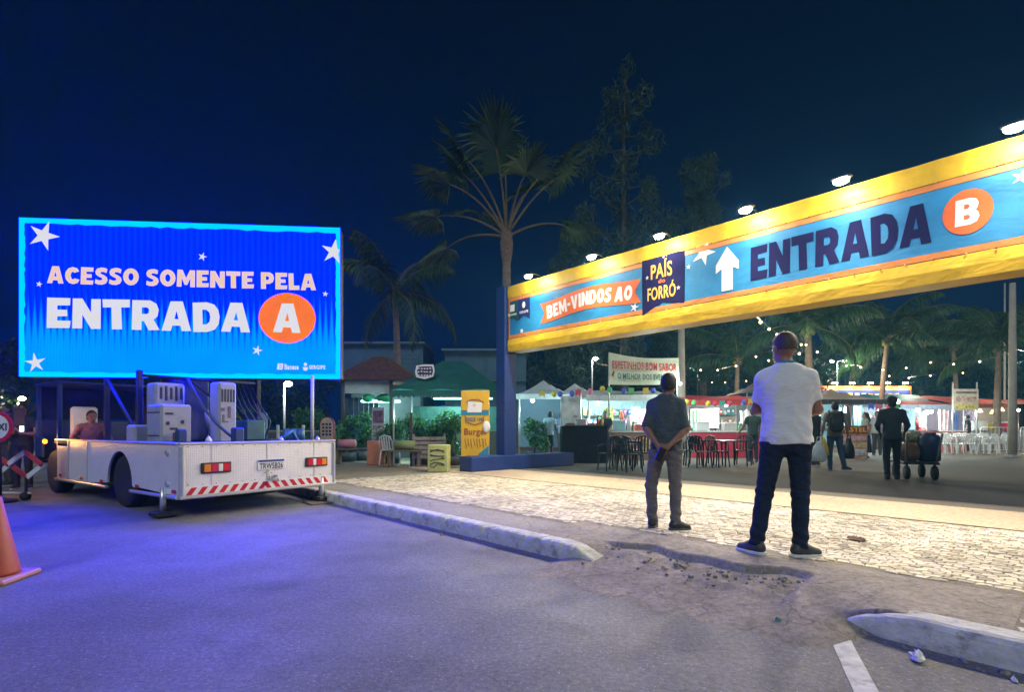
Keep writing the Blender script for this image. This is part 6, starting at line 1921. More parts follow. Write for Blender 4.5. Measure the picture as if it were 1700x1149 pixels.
# printed sheet behind the black counter
ws = empty('printed_sheet', gnd(948, 17.6), 0, 'white sheet with grey print hanging behind the black counter', 'sheet')
MB().bbox((0, 0, 1.50), (.62, .015, 1.30), .004).build('sheet', mat('sheet_white', (.55, .55, .56), .7, var=.25, scale=5), ws)
for (x, z, s_) in ((.05, 1.15, .3), (-.1, 1.0, .25), (.15, 1.45, .12)):
    MB().box((x, -.012, z), (s_, .004, s_ * .6)).build('print_block', mat('sheet_print', (.22, .18, .20), .7, var=.8, scale=15), ws)
MB().cyl((-.34, 0, 2.2), (.34, 0, 2.2), .015, n=6).build('sheet_bar', M_ALU, ws)
for x in (-.33, .33): MB().cyl((x, 0, 0), (x, 0, 2.2), .015, n=6).build('sheet_leg', M_ALU, ws)
# red stall
rs_ = frame_stall(1205, 19.4, 2.75, 2.4, 2.10, 'red roofed stall with red counter behind the table and chairs', (.42, .03, .04), 'shed', .30, (.30, .34, .34), (.42, .03, .06), True, (150, COOL, (.1, .25, 1.92)), valance=(.42, .03, .04))
shelf_goods(rs_, gnd(1205, 19.4), 2.7, 2.3, (1.2, 1.6), 'packets on the red stall shelves', 'of the red stall', 42)
MB().bbox((-.45, .9, 1.45), (1.1, .02, .75), .004).build('menu_sheet', mat('menu_pale', (.50, .50, .46), .7, var=.2, scale=6), rs_)
goods(gnd(1205, 19.4), [('box', -.9, 0, .97, .5, (.6, .62, .62), 'white box at the left end of the red stall counter'), ('box', .1, 0, .97, .45, (.5, .5, .48), 'pale box in the middle of the red stall counter'), ('bottle', .5, 0, .97, .3, (.1, .3, .1), 'green bottle on the red stall counter')], 'things on the red stall counter')
# dark canopy stall
dk_ = frame_stall(1412, 21.5, 2.7, 2.6, 2.22, 'stall with drooping grey canopy behind the backpack walker', (.28, .25, .22), 'pyramid', .55, (.20, .34, .42), None, False, (120, COOL, (.55, .5, 1.9)), valance=(.03, .03, .035))
shelf_goods(dk_, gnd(1412, 21.5), 2.6, 2.5, (1.1, 1.5), 'packets on the grey canopy stall shelves', 'under the grey canopy', 44)
# pastel board
pb = empty('pastel_board', gnd(1416, 17.8), R(-3), 'upright food board with yellow PASTEL lettering behind the backpack walker', 'sign')
MB().bbox((0, 0, .58), (.92, .04, 1.10), .01).build('board', mat('board_food', (.34, .18, .13), .6, var=.7, scale=5), pb)
MB().bbox((0, -.03, 1.02), (.90, .012, .26), .004).build('title_band', mat('title_dark', (.20, .03, .03), .6), pb)
letters(text_mesh('PASTEL', -.40, .42, .94, 1.10, .03, -.040), M_PYE, pb)
for (z, h_, col) in ((.72, .16, (.45, .28, .26)), (.50, .18, (.45, .32, .16)), (.26, .22, (.40, .38, .40))):
    MB().bbox((0, -.03, z), (.84, .010, h_), .003).build('food_print', mat('fprint_%d' % int(z * 100), col, .6, var=.6, scale=7), pb)
# bright white stall and others at the right
bs_ = frame_stall(1548, 24.5, 2.9, 2.6, 2.15, 'bright white lit stall behind the cart', (.40, .04, .05), 'shed', .35, (.34, .42, .55), (.45, .12, .10), True, (330, COOL, (.35, .5, 1.85)), valance=(.20, .24, .30))
shelf_goods(bs_, gnd(1548, 24.5), 2.8, 2.5, (1.1, 1.5), 'packets on the bright stall shelves', 'of the bright stall', 43)
s2 = frame_stall(1632, 26.0, 2.8, 2.6, 2.25, 'stall with orange red sloping roof left of the concrete pole', (.48, .08, .05), 'shed', .55, (.28, .28, .40), (.40, .40, .40), True, (80, WARMW, (.2, .4, 1.95)), valance=(.18, .05, .05))
frame_stall(1725, 25.5, 2.6, 2.4, 2.2, 'dim brown roofed stall at the right picture edge', (.22, .06, .05), 'shed', .4, (.30, .30, .26), (.30, .30, .30), True, (60, WARMW, (-.7, .3, 1.95)))
frame_stall(1500, 29.0, 2.6, 2.4, 2.5, 'far stall with teal tarpaulin right of the far orange gateway', (.06, .22, .26), 'arch', .5, (.2, .3, .34), (.3, .3, .3), True, (60, COOL, (0, .4, 2.1)))
rb = frame_stall(1290, 23.0, 2.6, 2.4, 2.6, 'dark navy tent peak behind the white shirt', (.012, .02, .05), 'pyramid', .8, (.2, .22, .24), (.3, .3, .3), True, (60, COOL, (-.4, .4, 2.0)))
cs_ = empty('stall_sign', at(1603, 682, 24.0), R(2), 'cream framed stall sign with blurred print on poles above the stalls', 'sign')
MB().bbox((0, 0, .50), (1.18, .05, .96), .01).build('sign_board', mat('sign_cream', (.48, .44, .36), .6, var=.3, scale=4), cs_)
for (z, h_, col) in ((.82, .10, (.16, .13, .10)), (.52, .24, (.45, .30, .26)), (.20, .20, (.52, .42, .12))):
    MB().bbox((0, -.035, z), (.95, .012, h_), .003).build('sign_print', mat('sprint_%d' % int(z * 100), col, .6, var=.7, scale=8), cs_)
for x in (-.56, .56): MB().cyl((x, .04, -1.6), (x, .04, 1.3), .03, n=8).build('sign_pole', M_ALU, cs_, True)
goods(gnd(1632, 26.0), [('box', .3, -.1, .97, .55, (.62, .50, .02), 'yellow box on the counter of the orange roofed stall'), ('box', .85, -.1, .97, .60, (.50, .02, .06), 'crimson box on the counter of the orange roofed stall'), ('box', -.4, -.1, .97, .7, (.62, .64, .66), 'long white box on the counter of the orange roofed stall')], 'boxes on the orange roofed stall')
rgc = random.Random(77)
for k, (px, Y, z, w_, h_, col, lab) in enumerate(((1512, 24.9, 1.45, .45, .9, (.30, .45, .62), 'pale blue cloth hanging at the left of the bright stall'), (1532, 25.0, 1.5, .35, .8, (.60, .62, .66), 'white cloth hanging left of the lamp in the bright stall'), (1566, 25.0, 1.45, .42, .95, (.62, .50, .52), 'pinkish cloth hanging right of the lamp in the bright stall'), (1586, 24.9, 1.4, .30, .8, (.10, .18, .42), 'dark blue cloth at the right of the bright stall'),
        (1610, 26.2, 1.5, .5, .8, (.30, .30, .46), 'lilac cloth hanging behind the cream sign'), (1395, 22.2, 1.45, .5, 1.0, (.30, .50, .58), 'teal sheet hanging behind the backpack walker'), (1425, 22.3, 1.5, .4, 1.0, (.10, .24, .26), 'dark teal sheet hanging above the food board'), (1462, 22.0, 1.6, .35, .6, (.60, .62, .64), 'white sheet hanging right of the long haired person'),
        (1155, 20.3, 1.3, .3, .9, (.05, .35, .14), 'green cloth hanging at the left of the red stall'), (1240, 20.4, 1.5, .5, .5, (.55, .58, .62), 'white sheet hanging at the right of the red stall'))):
    o = empty('hanging_cloth', gnd(px, Y) + Vector((0, 0, z)), 0, lab, 'cloth', 'cloths hanging in the stalls')
    mb = MB(); vs = []
    for i in range(9):
        for q in range(5):
            u = i / 8 - .5; v = q / 4 - .5
            vs.append((u * w_ * (1 + .15 * v * rgc.uniform(.6, 1.2)), .03 * math.sin(i * 1.9 + k), v * h_ + .03 * math.sin(i * 1.3 + k)))
    mb.add(vs, [(i * 5 + q, (i + 1) * 5 + q, (i + 1) * 5 + q + 1, i * 5 + q + 1) for i in range(8) for q in range(4)]).build('sheet', mat('cloth_' + lab[:16], col, .7, var=.35, scale=7), o)
    MB().cyl((0, 0, h_ / 2 - .02), (0, 0, 2.2 - z), .006, n=5).build('hanger_cord', M_DARK, o)
for k, (px, py, Y, lab) in enumerate(((1490, 667, 22.5, 'bare white lamp bulb beside the head of the cart pusher'), (1524, 681, 23.5, 'bare white lamp bulb at the left of the bright stall'), (1539, 685, 23.6, 'bare white lamp bulb second from left in the bright stall'))):
    o = empty('bare_bulb', at(px, py, Y), 0, lab, 'lamp', 'bare bulbs in the stalls')
    b_ = MB().sphere((0, 0, 0), .085, 10, 7).build('bulb', emat('bulb_78_93', COOL, 28.0), o, True)
    MB().cyl((0, 0, .07), (0, 0, .40), .008, n=5).build('cord', M_DARK, o)
    point_light('bulb_light', (0, -.15, -.05), 40, COOL, b_, .08)
for k, (px, y_) in enumerate(((1627, 712), (1648, 714), (1663, 710))):
    p = at(px, y_ - 30, 25.2)
    o = empty('warm_lantern', p, 0, ['small warm lantern under the orange roof, leftmost of three', 'warm lantern under the orange roof, middle of three', 'yellow lantern nearest the concrete pole'][k], 'lantern', 'lanterns by the concrete pole')
    MB().lathe([(.03, .10), (.12, -.08), (.10, -.08)], n=12).build('shade', emat('lantern_shade', (1, .70, .25), 2.2), o, True)
    MB().cyl((0, 0, .1), (0, 0, .5), .006, n=5).build('cord', M_DARK, o)

# far orange gateway
fg = empty('far_gateway', gnd(1432, 42.0), R(0), 'far orange gateway with blue lettered banner and five lamps', 'gateway')
w2 = 7.4; zb = 2.45
MB().bbox((0, 0, 2.9 + .75), (w2, .5, 1.5), .04).build('beam', mat('far_orange', (.60, .18, .03), .6, var=.12, scale=2), fg)
MB().bbox((.1, -.27, 2.9 + .72), (w2 - .5, .03, .95), .01).build('banner', mat('far_blue', (.03, .05, .22), .6, var=.2, scale=2), fg)
rg = random.Random(8)
for k in range(11):
    MB().box((-2.7 + k * .52, -.30, 3.60 + rg.uniform(-.05, .05)), (.34, .01, .46), ry=rg.uniform(-.2, .2)).build('letter_mark', M_PW if k % 3 else M_PYE, fg)
for x in (-w2 / 2 + .2, w2 / 2 - .2):
    MB().bbox((x, 0, 1.45), (.42, .5, 2.9), .03).build('post', mat('far_orange', (.60, .18, .03), .6), fg)
for k in range(5):
    x = -2.5 + k * 1.38
    lm = MB().bbox((x, -.50, 4.62), (.34, .18, .12), .03).build('flood_lamp', emat('far_flood', (1.0, .90, .70), 45.0), fg)
    MB().tube([(x, -.1, 4.4), (x, -.3, 4.66), (x, -.45, 4.64)], .02, 5).build('lamp_arm', M_DARK, lm, True)
    point_light('flood_light', (x, -.62, 4.45), 75, (1.0, .85, .6), lm, .08)
# small pale shed left of it
ob = empty('orange_hut', gnd(1386, 46.0), 0, 'small lit orange hut left of the far gateway', 'hut')
MB().bbox((0, .8, 1.7), (3.4, 1.6, 3.4), .03).build('wall', mat('hut_wall', (.40, .26, .22), .7, var=.2), ob)
MB().bbox((0, .7, 4.0), (3.6, 1.9, 1.1), .03).build('roof_sign', mat('hut_orange', (.55, .25, .05), .6, var=.3), ob)
MB().bbox((0, -.02, 1.2), (.9, .05, 2.0), .01).build('door', M_DARK, ob)
hl = MB().sphere((.3, -.25, 3.3), .10, 8, 6).build('lamp', emat('hut_lamp', (1, .75, .35), 20), ob, True)
point_light('hut_light', (.3, -.5, 3.2), 60, (1, .75, .4), hl, .1)

# ------------------------------------------------------------------ string lights and bunting
M_BULB = emat('string_bulb', (1.0, .66, .30), 5.0)
BULBME = MB().sphere((0, 0, -.07), .05, 8, 6).mesh('bulb'); BULBME.materials.append(M_BULB)
CAPME = MB().cyl((0, 0, -.03), (0, 0, .01), .02, n=6).mesh('socket'); CAPME.materials.append(M_DARK)
def string_lights(pts, nb, sag, label, scale=1.0, power=0):
    root = empty('string_lights', pts[0], 0, label, 'string lights', 'strings of bulbs over the plaza')
    o0 = Vector(pts[0])
    line = []
    for a, b in zip(pts[:-1], pts[1:]):
        for i in range(12):
            t = i / 12
            p = Vector(a).lerp(Vector(b), t) - o0
            p.z -= sag * 4 * t * (1 - t)
            line.append(p)
    line.append(Vector(pts[-1]) - o0)
    MB().tube(line, .012, 5).build('cable', M_DARK, root)
    for k in range(nb):
        f = (k + .5) / nb * (len(line) - 1); i = int(f); u = f - i
        p = line[i].lerp(line[min(i + 1, len(line) - 1)], u)
        q = link('bulb', BULBME, None, root); q.location = p; sc_ = scale * random.uniform(.85, 1.15); q.scale = (sc_,) * 3
        s_ = link('socket', CAPME, None, q)
    if power:
        for f in (.25, .75):
            p = line[int(f * (len(line) - 1))]
            point_light('string_glow', (p.x, p.y, p.z - .2), power, (1, .86, .62), root, .15)
    return root
string_lights([at(1218, 485, 12.5), at(1342, 570, 21)], 10, .35, 'string of bulbs dropping from the gateway beam to a palm trunk', .72, 150)
string_lights([at(1342, 570, 21), at(1420, 606, 27), at(1545, 600, 25), at(1690, 580, 20), at(1760, 560, 18)], 13, .25, 'long string of bulbs rising right to the concrete pole', .85, 180)
string_lights([at(1342, 575, 21), at(1255, 590, 26), at(1150, 610, 30)], 7, .35, 'string of bulbs over the red roofed stall', .9, 90)
string_lights([at(1460, 618, 30), at(1536, 622, 30), at(1668, 600, 27), at(1720, 590, 26)], 7, .2, 'lower string of bulbs behind the long string', .85, 110)
string_lights([at(1150, 625, 34), at(1215, 632, 33), at(1262, 620, 34)], 6, .2, 'faint far string of bulbs above the red roof', .8)
def bunting(pts, n, label, seed, big=1.0):
    rg = random.Random(seed)
    o0 = Vector(pts[0]); root = empty('bunting', o0, 0, label, 'bunting', 'coloured paper bunting on the stalls')
    line = []
    for a, b in zip(pts[:-1], pts[1:]):
        for i in range(10):
            t = i / 10
            p = Vector(a).lerp(Vector(b), t) - o0; p.z -= .08 * 4 * t * (1 - t); line.append(p)
    line.append(Vector(pts[-1]) - o0)
    MB().tube(line, .006, 4).build('cord', M_DARK, root)
    cols = [(.60, .06, .12), (.62, .48, .05), (.05, .42, .36), (.65, .15, .30), (.08, .12, .55), (.10, .45, .15)]
    for k in range(n):
        p = line[int((k + .5) / n * (len(line) - 1))]; c = cols[rg.randrange(6)]
        m_ = mat('paper_%.2f_%.2f' % (c[0], c[1]), c, .7, var=.1)
        if rg.random() < .5:
            MB().sphere((p.x, p.y, p.z - .11 * big), (.09 * big, .09 * big, .10 * big), 10, 7).build('paper_ball', m_, root, True)
        else:
            MB().add([(p.x - .09 * big, p.y, p.z), (p.x + .09 * big, p.y, p.z), (p.x + .09 * big, p.y, p.z - .24 * big), (p.x, p.y, p.z - .15 * big), (p.x - .09 * big, p.y, p.z - .24 * big)], [(0, 4, 3, 2, 1)]).build('paper_flag', m_, root)
bunting([at(900, 648, 17.4), at(1000, 640, 17.2), at(1120, 640, 17.2)], 13, 'colourful paper bunting across the tents and skewer stall', 3)
bunting([at(1140, 662, 18.6), at(1258, 660, 18.6)], 8, 'colourful paper bunting along the red stall roof', 4)
bunting([at(1440, 668, 20.5), at(1500, 668, 20.5)], 4, 'pink and yellow bunting under the grey canopy', 6, 1.2)

# ------------------------------------------------------------------ tables, chairs, barriers
def make_chair(col, label, group):
    m_ = mat('chair_%.2f' % col[0], col, .45, var=.08)
    o = empty('plastic_chair', (0, 0, 0), 0, label, 'chair', group)
    MB().bbox((0, 0, .43), (.44, .42, .03), .012).build('seat', m_, o)
    for (x, y) in ((-.20, -.18), (.20, -.18), (-.20, .20), (.20, .20)):
        MB().tube([(x * .95, y * .95, .42), (x * 1.12, y * 1.15, 0)], [.022, .017], 6).build('leg', m_, o)
    b = MB().tube([(-.20, .19, .42), (-.22, .25, .68), (-.17, .28, .82), (0, .29, .86), (.17, .28, .82), (.22, .25, .68), (.20, .19, .42)], .018, 6).build('back_frame', m_, o, True)
    for x in (-.12, -.04, .04, .12):
        MB().bbox((x, .24, .64), (.045, .014, .40), .004, rx=R(-12)).build('back_slat', m_, b)
    for x in (-.23, .23):
        MB().tube([(x, -.16, .43), (x, -.17, .62), (x, .0, .65), (x, .24, .66)], .014, 6).build('armrest', m_, o, True)
    return o
bch = make_chair((.012, .016, .022), 'black plastic chair', 'black plastic chairs on the plaza')
first = True
CH = [(1012, 13.3, 200, 'black plastic chair, leftmost of the group behind the dark shirted man'), (1030, 13.9, 150, 'black plastic chair second from left, behind the small table'), (1046, 12.9, 20, 'black plastic chair with its back to the camera left of the dark shirted man'), (1066, 13.6, 340, 'black plastic chair nearest the dark shirted man on his left'),
      (1150, 15.2, 170, 'black plastic chair right of the dark shirted man'), (1163, 14.3, 10, 'black plastic chair nearest the camera at the red stall table'), (1192, 14.6, 30, 'black plastic chair with round back in front of the red stall'), (1235, 15.4, 330, 'black plastic chair at the right end of the red stall table'), (1052, 15.2, 100, 'black plastic chair further back by the skewer stall posters')]
for (px, Y, a, lab) in CH:
    c = bch if first else copy_tree(bch)
    first = False
    c.location = gnd(px, Y); c.rotation_euler = (0, 0, R(a)); c['label'] = lab
wch = make_chair((.62, .63, .63), 'white plastic chair', 'white plastic chairs by the lit stalls')
rg = random.Random(12)
WC = [(1553, 23.2), (1566, 22.6), (1582, 23.4), (1597, 22.7), (1612, 23.5), (1626, 22.8), (1641, 23.4), (1655, 22.6), (1572, 21.8), (1606, 21.7), (1638, 21.7), (648, 15.4)]
OR = ['first', 'second', 'third', 'fourth', 'fifth', 'sixth', 'seventh', 'eighth']
for k, (px, Y) in enumerate(WC):
    c = wch if k == 0 else copy_tree(wch)
    c.location = gnd(px, Y); c.rotation_euler = (0, 0, R(rg.choice([0, 20, 160, 200, 340, 90])))
    c['label'] = ('white plastic chair in the back row by the lit stall, %s from the left' % OR[k]) if k < 8 else ['white plastic chair in the front row nearest the cart', 'white plastic chair in the middle of the front row', 'white plastic chair at the right end of the front row', 'white plastic chair behind the terracotta box'][k - 8]
    if k == 11: c['group'] = 'white plastic chairs by the lit stalls'
def make_table(col):
    m_ = mat('table_%.2f' % col[0], col, .4, var=.08)
    o = empty('plastic_table', (0, 0, 0), 0, 'table', 'table', 'plastic tables on the plaza')
    MB().bbox((0, 0, .71), (.72, .72, .035), .012).build('table_top', m_, o)
    for (x, y) in ((-.3, -.3), (.3, -.3), (-.3, .3), (.3, .3)):
        MB().tube([(x, y, .70), (x * 1.08, y * 1.08, 0)], [.03, .022], 6).build('leg', m_, o)
    return o
tb = make_table((.02, .03, .04))
for k, (px, Y, lab) in enumerate(((1040, 14.4, 'dark plastic table among the chairs left of the dark shirted man'), (1212, 15.0, 'dark plastic table in front of the red stall'), (1172, 15.6, 'dark plastic table just right of the dark shirted man'))):
    c = tb if k == 0 else copy_tree(tb)
    c.location = gnd(px, Y); c['label'] = lab; c.rotation_euler = (0, 0, R(8 * k))
wtb = make_table((.60, .61, .61))
for k, (px, Y, lab) in enumerate(((1590, 22.9, 'white plastic table among the left white chairs'), (1634, 22.6, 'white plastic table among the right white chairs'))):
    c = wtb if k == 0 else copy_tree(wtb)
    c.location = gnd(px, Y); c['label'] = lab
def barrier():
    o = empty('crowd_barrier', (0, 0, 0), 0, 'b', 'barrier', 'metal crowd barriers at the right')
    MB().tube([(-1.0, 0, .12), (-1.0, 0, 1.05), (-.95, 0, 1.1), (.95, 0, 1.1), (1.0, 0, 1.05), (1.0, 0, .12)], .02, 6).build('frame', M_ALU, o, True)
    MB().cyl((-1, 0, .2), (1, 0, .2), .015, n=6).build('lower_rail', M_ALU, o)
    for k in range(13):
        MB().cyl((-.9 + k * .15, 0, .2), (-.9 + k * .15, 0, 1.1), .009, n=5).build('bar', M_ALU, o)
    for x in (-.8, .8): MB().bbox((x, 0, .05), (.05, .55, .04), .01).build('foot', M_ALU, o)
    return o
b0 = barrier()
for k, (px, Y, a, lab) in enumerate(((1672, 21.2, -4, 'metal crowd barrier below the concrete pole'), (1742, 20.6, -6, 'metal crowd barrier cut by the right picture edge'))):
    c = b0 if k == 0 else copy_tree(b0)
    c.location = gnd(px, Y); c.rotation_euler = (0, 0, R(a)); c['label'] = lab

# ------------------------------------------------------------------ people
TX = lambda n_, c, **k: mat(n_, c, .9, **k)
m1 = ground(1305, 923)
man1 = person(m1, R(-22), 1.84, 'person in white t-shirt and navy trousers standing with arms crossed on the cobbles', cloth('white_tshirt', (.66, .65, .66), fold=.30, fscale=6.5, var=.05), cloth('navy_trousers', (.012, .020, .045), fold=.5, fscale=8, var=.25),
    headscale=1.04, nape=.012, hairlen=-.005, skin=(.26, .125, .085), hair=(.055, .030, .024), shoe=(.035, .04, .05), sole=(.62, .62, .62), res=.0095, sleeve=.72, hem=.905, bulk=1.10, wrinkle=.0045,
    pose=dict(hipL=(-.09, 0, .93), kneeL=(-.155, .02, .51), ankL=(-.22, -.02, .085), hipR=(.09, 0, .93), kneeR=(.105, .025, .51), ankR=(.10, -.01, .085), toeL=(-.75, .65), toeR=(.88, .5),
              shL=(-.165, 0, 1.435), elL=(-.215, .09, 1.185), wrL=(.02, .24, 1.20), shR=(.165, 0, 1.435), elR=(.232, .05, 1.18), wrR=(.03, .23, 1.13), handL=((1, .05, .12), (0, 1, .1)), handR=((-1, .1, .2), (0, 1, 0)), head=(-.015, .02, 1.675), look=.55))
ty_ = MB(); k = 26; vs = []
for i in range(k):
    a = 2 * math.pi * i / k
    for (dr, dz) in ((0, -.010), (.004, .012)):
        vs.append((.074 * math.cos(a), -.006 + .072 * math.sin(a), 1.575 + .022 * -math.sin(a) + dz * .9))
ty_.add(vs, [(2 * i, 2 * ((i + 1) % k), 2 * ((i + 1) % k) + 1, 2 * i + 1) for i in range(k)]).build('lanyard', mat('lanyard_teal', (.01, .22, .36), .6), man1)
m2 = ground(1106, 879)
man2 = person(m2, R(-18), 1.63, 'person in grey shirt and trousers holding a phone behind the back', cloth('slate_shirt', (.055, .072, .086), fold=.42, fscale=8, var=.15), cloth('grey_trousers', (.12, .11, .118), fold=.55, fscale=9, var=.18),
    skin=(.22, .105, .07), hair=(.006, .007, .009), shoe=(.012, .015, .018), sole=(.06, .06, .06), res=.0085, sleeve=.98, hem=.905, bulk=.98, wrinkle=.005, hairlen=.002, nape=.06,
    pose=dict(hipL=(-.09, 0, .92), kneeL=(-.17, .03, .50), ankL=(-.155, .04, .085), hipR=(.085, 0, .92), kneeR=(.10, .01, .50), ankR=(.105, -.03, .085), toeL=(.15, 1.0), toeR=(.9, .45),
              shL=(-.150, 0, 1.435), elL=(-.222, -.07, 1.165), wrL=(-.085, -.165, .975), shR=(.150, 0, 1.435), elR=(.222, -.07, 1.155), wrR=(.03, -.185, .965), handL=((.62, -.10, -.75), (.2, -.9, .1), .7), handR=((-.85, -.05, -.45), (.1, -.95, .1), .8), head=(.03, .02, 1.675), look=-.25))
ph = MB().bbox((0, 0, 0), (.075, .012, .15), .005).build('mobile_phone', mat('phone_black', (.01, .01, .018), .2, var=.02))
h2 = 1.63 / 1.8
pw = Vector((-.055 * h2, -.205 * h2, .865 * h2)); pw.rotate(Matrix.Rotation(R(-18), 3, 'Z'))
ph.location = m2 + pw; ph.rotation_euler = (R(8), R(24), R(-18))
tag(ph, 'black mobile phone in the hands of the grey shirted person', 'phone')
# man sitting in the truck cab
tc_ = T_RL - TL * (TW / 2)
sp_ = tc_ + TF * 5.22 + TL * .55
seat_dir = math.atan2(-TF.y, -TF.x) - R(90)
man3 = person((sp_.x, sp_.y, .24), seat_dir - R(12), 1.74, 'person in pink shirt sitting in the open truck cab', TX('pink_shirt', (.46, .15, .14), var=.12), (.03, .035, .06), skin=(.30, .15, .11), hair=(.012, .01, .01), res=.016, sleeve=.85, hem=.50, wrinkle=.004,
    pose=dict(pel=(0, 0, .52), chest=(0, .02, .86), neck=(0, .02, 1.08), head=(0, .05, 1.235), shL=(-.19, .01, 1.02), shR=(.19, .01, 1.02), elL=(-.30, .12, .78), wrL=(-.12, .30, .70), elR=(.32, .12, .78), wrR=(.14, .30, .72), handL=((.9, .2, -.2), (0, .3, 1)), handR=((-.9, .3, -.2), (0, .3, 1)),
              hipL=(-.09, .02, .48), kneeL=(-.12, .42, .50), ankL=(-.12, .44, .085), hipR=(.09, .02, .48), kneeR=(.13, .42, .50), ankR=(.13, .46, .085), look=.1))
LOWK = dict(res=.022, fingers=False)
# light blue shirt by the tent
person(gnd(911, 17.9), R(-25), 1.66, 'person in light blue shirt and dark shorts bending by the white tent', (.30, .42, .50), (.02, .025, .035), skin=(.10, .055, .04), shorts=True, hem=.90, **LOWK,
       pose=dict(chest=(0, .06, 1.29), neck=(0, .12, 1.50), head=(0, .17, 1.64), elL=(-.25, .06, 1.16), wrL=(-.22, .26, 1.0), elR=(.25, .08, 1.16), wrR=(.22, .28, 1.0), shL=(-.185, .09, 1.45), shR=(.185, .09, 1.45)))
person(gnd(1005, 17.5), R(165), 1.62, 'person in dark top serving behind the black counter', (.02, .025, .03), (.03, .03, .04), skin=(.30, .17, .12), **LOWK, pose=dict(elL=(-.25, .08, 1.16), wrL=(-.12, .28, 1.08), elR=(.25, .08, 1.16), wrR=(.12, .28, 1.08)))
person(gnd(1250, 16.4), R(-5), 1.68, 'person in dark green top standing at the table left of the white shirt', (.02, .045, .045), (.02, .025, .045), skin=(.18, .10, .07), hairlen=.012, **LOWK, pose=dict(elL=(-.30, .08, 1.16), wrL=(-.42, .22, .95), elR=(.25, .02, 1.18), wrR=(.24, .1, .95)))
person(gnd(1353, 15.0), R(30), 1.66, 'person in black clothes half hidden by the white shirt', (.012, .012, .016), (.015, .015, .02), skin=(.22, .12, .09), **LOWK)
bp = gnd(1386, 13.3)
bpk = person(bp, R(-22), 1.72, 'person with black backpack walking away with shopping bags', (.16, .145, .12), (.025, .045, .085), skin=(.20, .11, .08), shoe=(.02, .03, .05), sole=(.15, .2, .3), res=.018, fingers=False,
    pose=dict(kneeL=(-.11, .05, .50), ankL=(-.10, .06, .085), kneeR=(.14, .03, .50), ankR=(.19, -.16, .115), toeL=(0, 1), toeR=(.9, .3), elL=(-.27, -.02, 1.17), wrL=(-.29, .06, .92), elR=(.27, -.04, 1.17), wrR=(.29, .02, .92)))
bk = empty('backpack', (0, -.20, 1.22)); bk.parent = bpk
MB().bbox((0, 0, 0), (.31, .20, .50), .07).build('bag_body', mat('backpack_black', (.012, .013, .018), .8, var=.3), bk, True)
MB().bbox((0, -.11, -.08), (.24, .08, .26), .03).build('bag_pocket', mat('backpack_black', (.012, .013, .018), .8), bk, True)
for x in (-.13, .13): MB().tube([(x, .05, .20), (x, .18, .28), (x, .30, .15), (x * 1.1, .30, -.1)], .022, 6).build('strap', mat('backpack_black', (.012, .013, .018), .8), bk, True)
def carrier_bag(p, col, s, label):
    o = empty('carrier_bag', p, random.uniform(-.4, .4), label, 'bag', 'bags carried by the backpack walker')
    mb = MB().lathe([(s * .22, 0), (s * .33, s * .06), (s * .34, s * .35), (s * .28, s * .65), (s * .16, s * .85), (s * .07, s * 1.0)], n=14)
    rg = np.random.default_rng(int(s * 1000)); mb.v = [(x * (1 + rg.normal(0, .10)), y * .55 * (1 + rg.normal(0, .12)), z * (1 + rg.normal(0, .02))) for (x, y, z) in mb.v]
    mb.build('bag_body', mat('bag_%.2f_%.2f' % (col[0], col[2]), col, .5, var=.2), o, True)
    MB().tube([(-s * .15, 0, s * .9), (-s * .06, 0, s * 1.2), (s * .06, 0, s * 1.2), (s * .15, 0, s * .9)], .012, 5).build('bag_handle', mat('bag_%.2f_%.2f' % (col[0], col[2]), col, .5), o, True)
carrier_bag(bp + Vector((-.40, .0, .22)), (.50, .56, .58), .52, 'white carrier bag in the left hand of the backpack walker')
carrier_bag(bp + Vector((-.26, .06, .36)), (.60, .40, .03), .42, 'yellow carrier bag beside the white carrier bag')
carrier_bag(bp + Vector((.36, .02, .30)), (.015, .015, .02), .50, 'black carrier bag in the right hand of the backpack walker')
cp = gnd(1481, 10.95)
person(cp, R(-30), 1.70, 'person in dark uniform and cap pushing the loaded cart', (.022, .032, .050), (.014, .018, .028), skin=(.12, .07, .05), cap=(.015, .018, .03), res=.016, fingers=False, shoe=(.012, .014, .018), sole=(.03, .03, .03), sleeve=1.5, hem=.88,
    pose=dict(kneeL=(-.10, .03, .50), ankL=(-.09, -.08, .10), kneeR=(.09, .10, .51), ankR=(.10, .14, .085), elL=(-.27, -.02, 1.18), wrL=(-.20, .22, 1.0), elR=(.28, .05, 1.18), wrR=(.24, .30, 1.0)))
ct = gnd(1516, 11.3)
crt = empty('hand_cart', ct, R(-20), 'loaded hand cart with blue drum and sacks beside the uniformed person', 'cart')
MB().bbox((0, 0, .34), (.62, .95, .05), .01).build('platform', M_DARK, crt)
for (x, y) in ((-.22, -.35), (.26, -.35), (-.22, .35), (.26, .35)):
    MB().cyl((x - .03, y, .14), (x + .03, y, .14), .14, n=16).build('wheel', M_RUB, crt, True)
    MB().box((x, y, .27), (.03, .05, .12)).build('fork', M_DARK, crt)
MB().tube([(-.26, -.45, .36), (-.30, -.62, .95), (-.20, -.64, 1.0), (.2, -.64, 1.0), (.30, -.62, .95), (.26, -.45, .36)], .02, 6).build('push_handle', M_ALU, crt, True)
def load(name, mb, m_, loc, label, cat):
    o = mb.build(name, m_, None, True, loc=loc); tag(o, label, cat)
    return o
load('blue_drum', MB().lathe([(.16, 0), (.20, .03), (.20, .48), (.17, .54), (.12, .56), (.12, .60), (.02, .60)], n=18), mat('drum_navy', (.012, .03, .09), .5), ct + Vector((.16, -.22, .37)), 'navy plastic drum on the hand cart', 'drum')
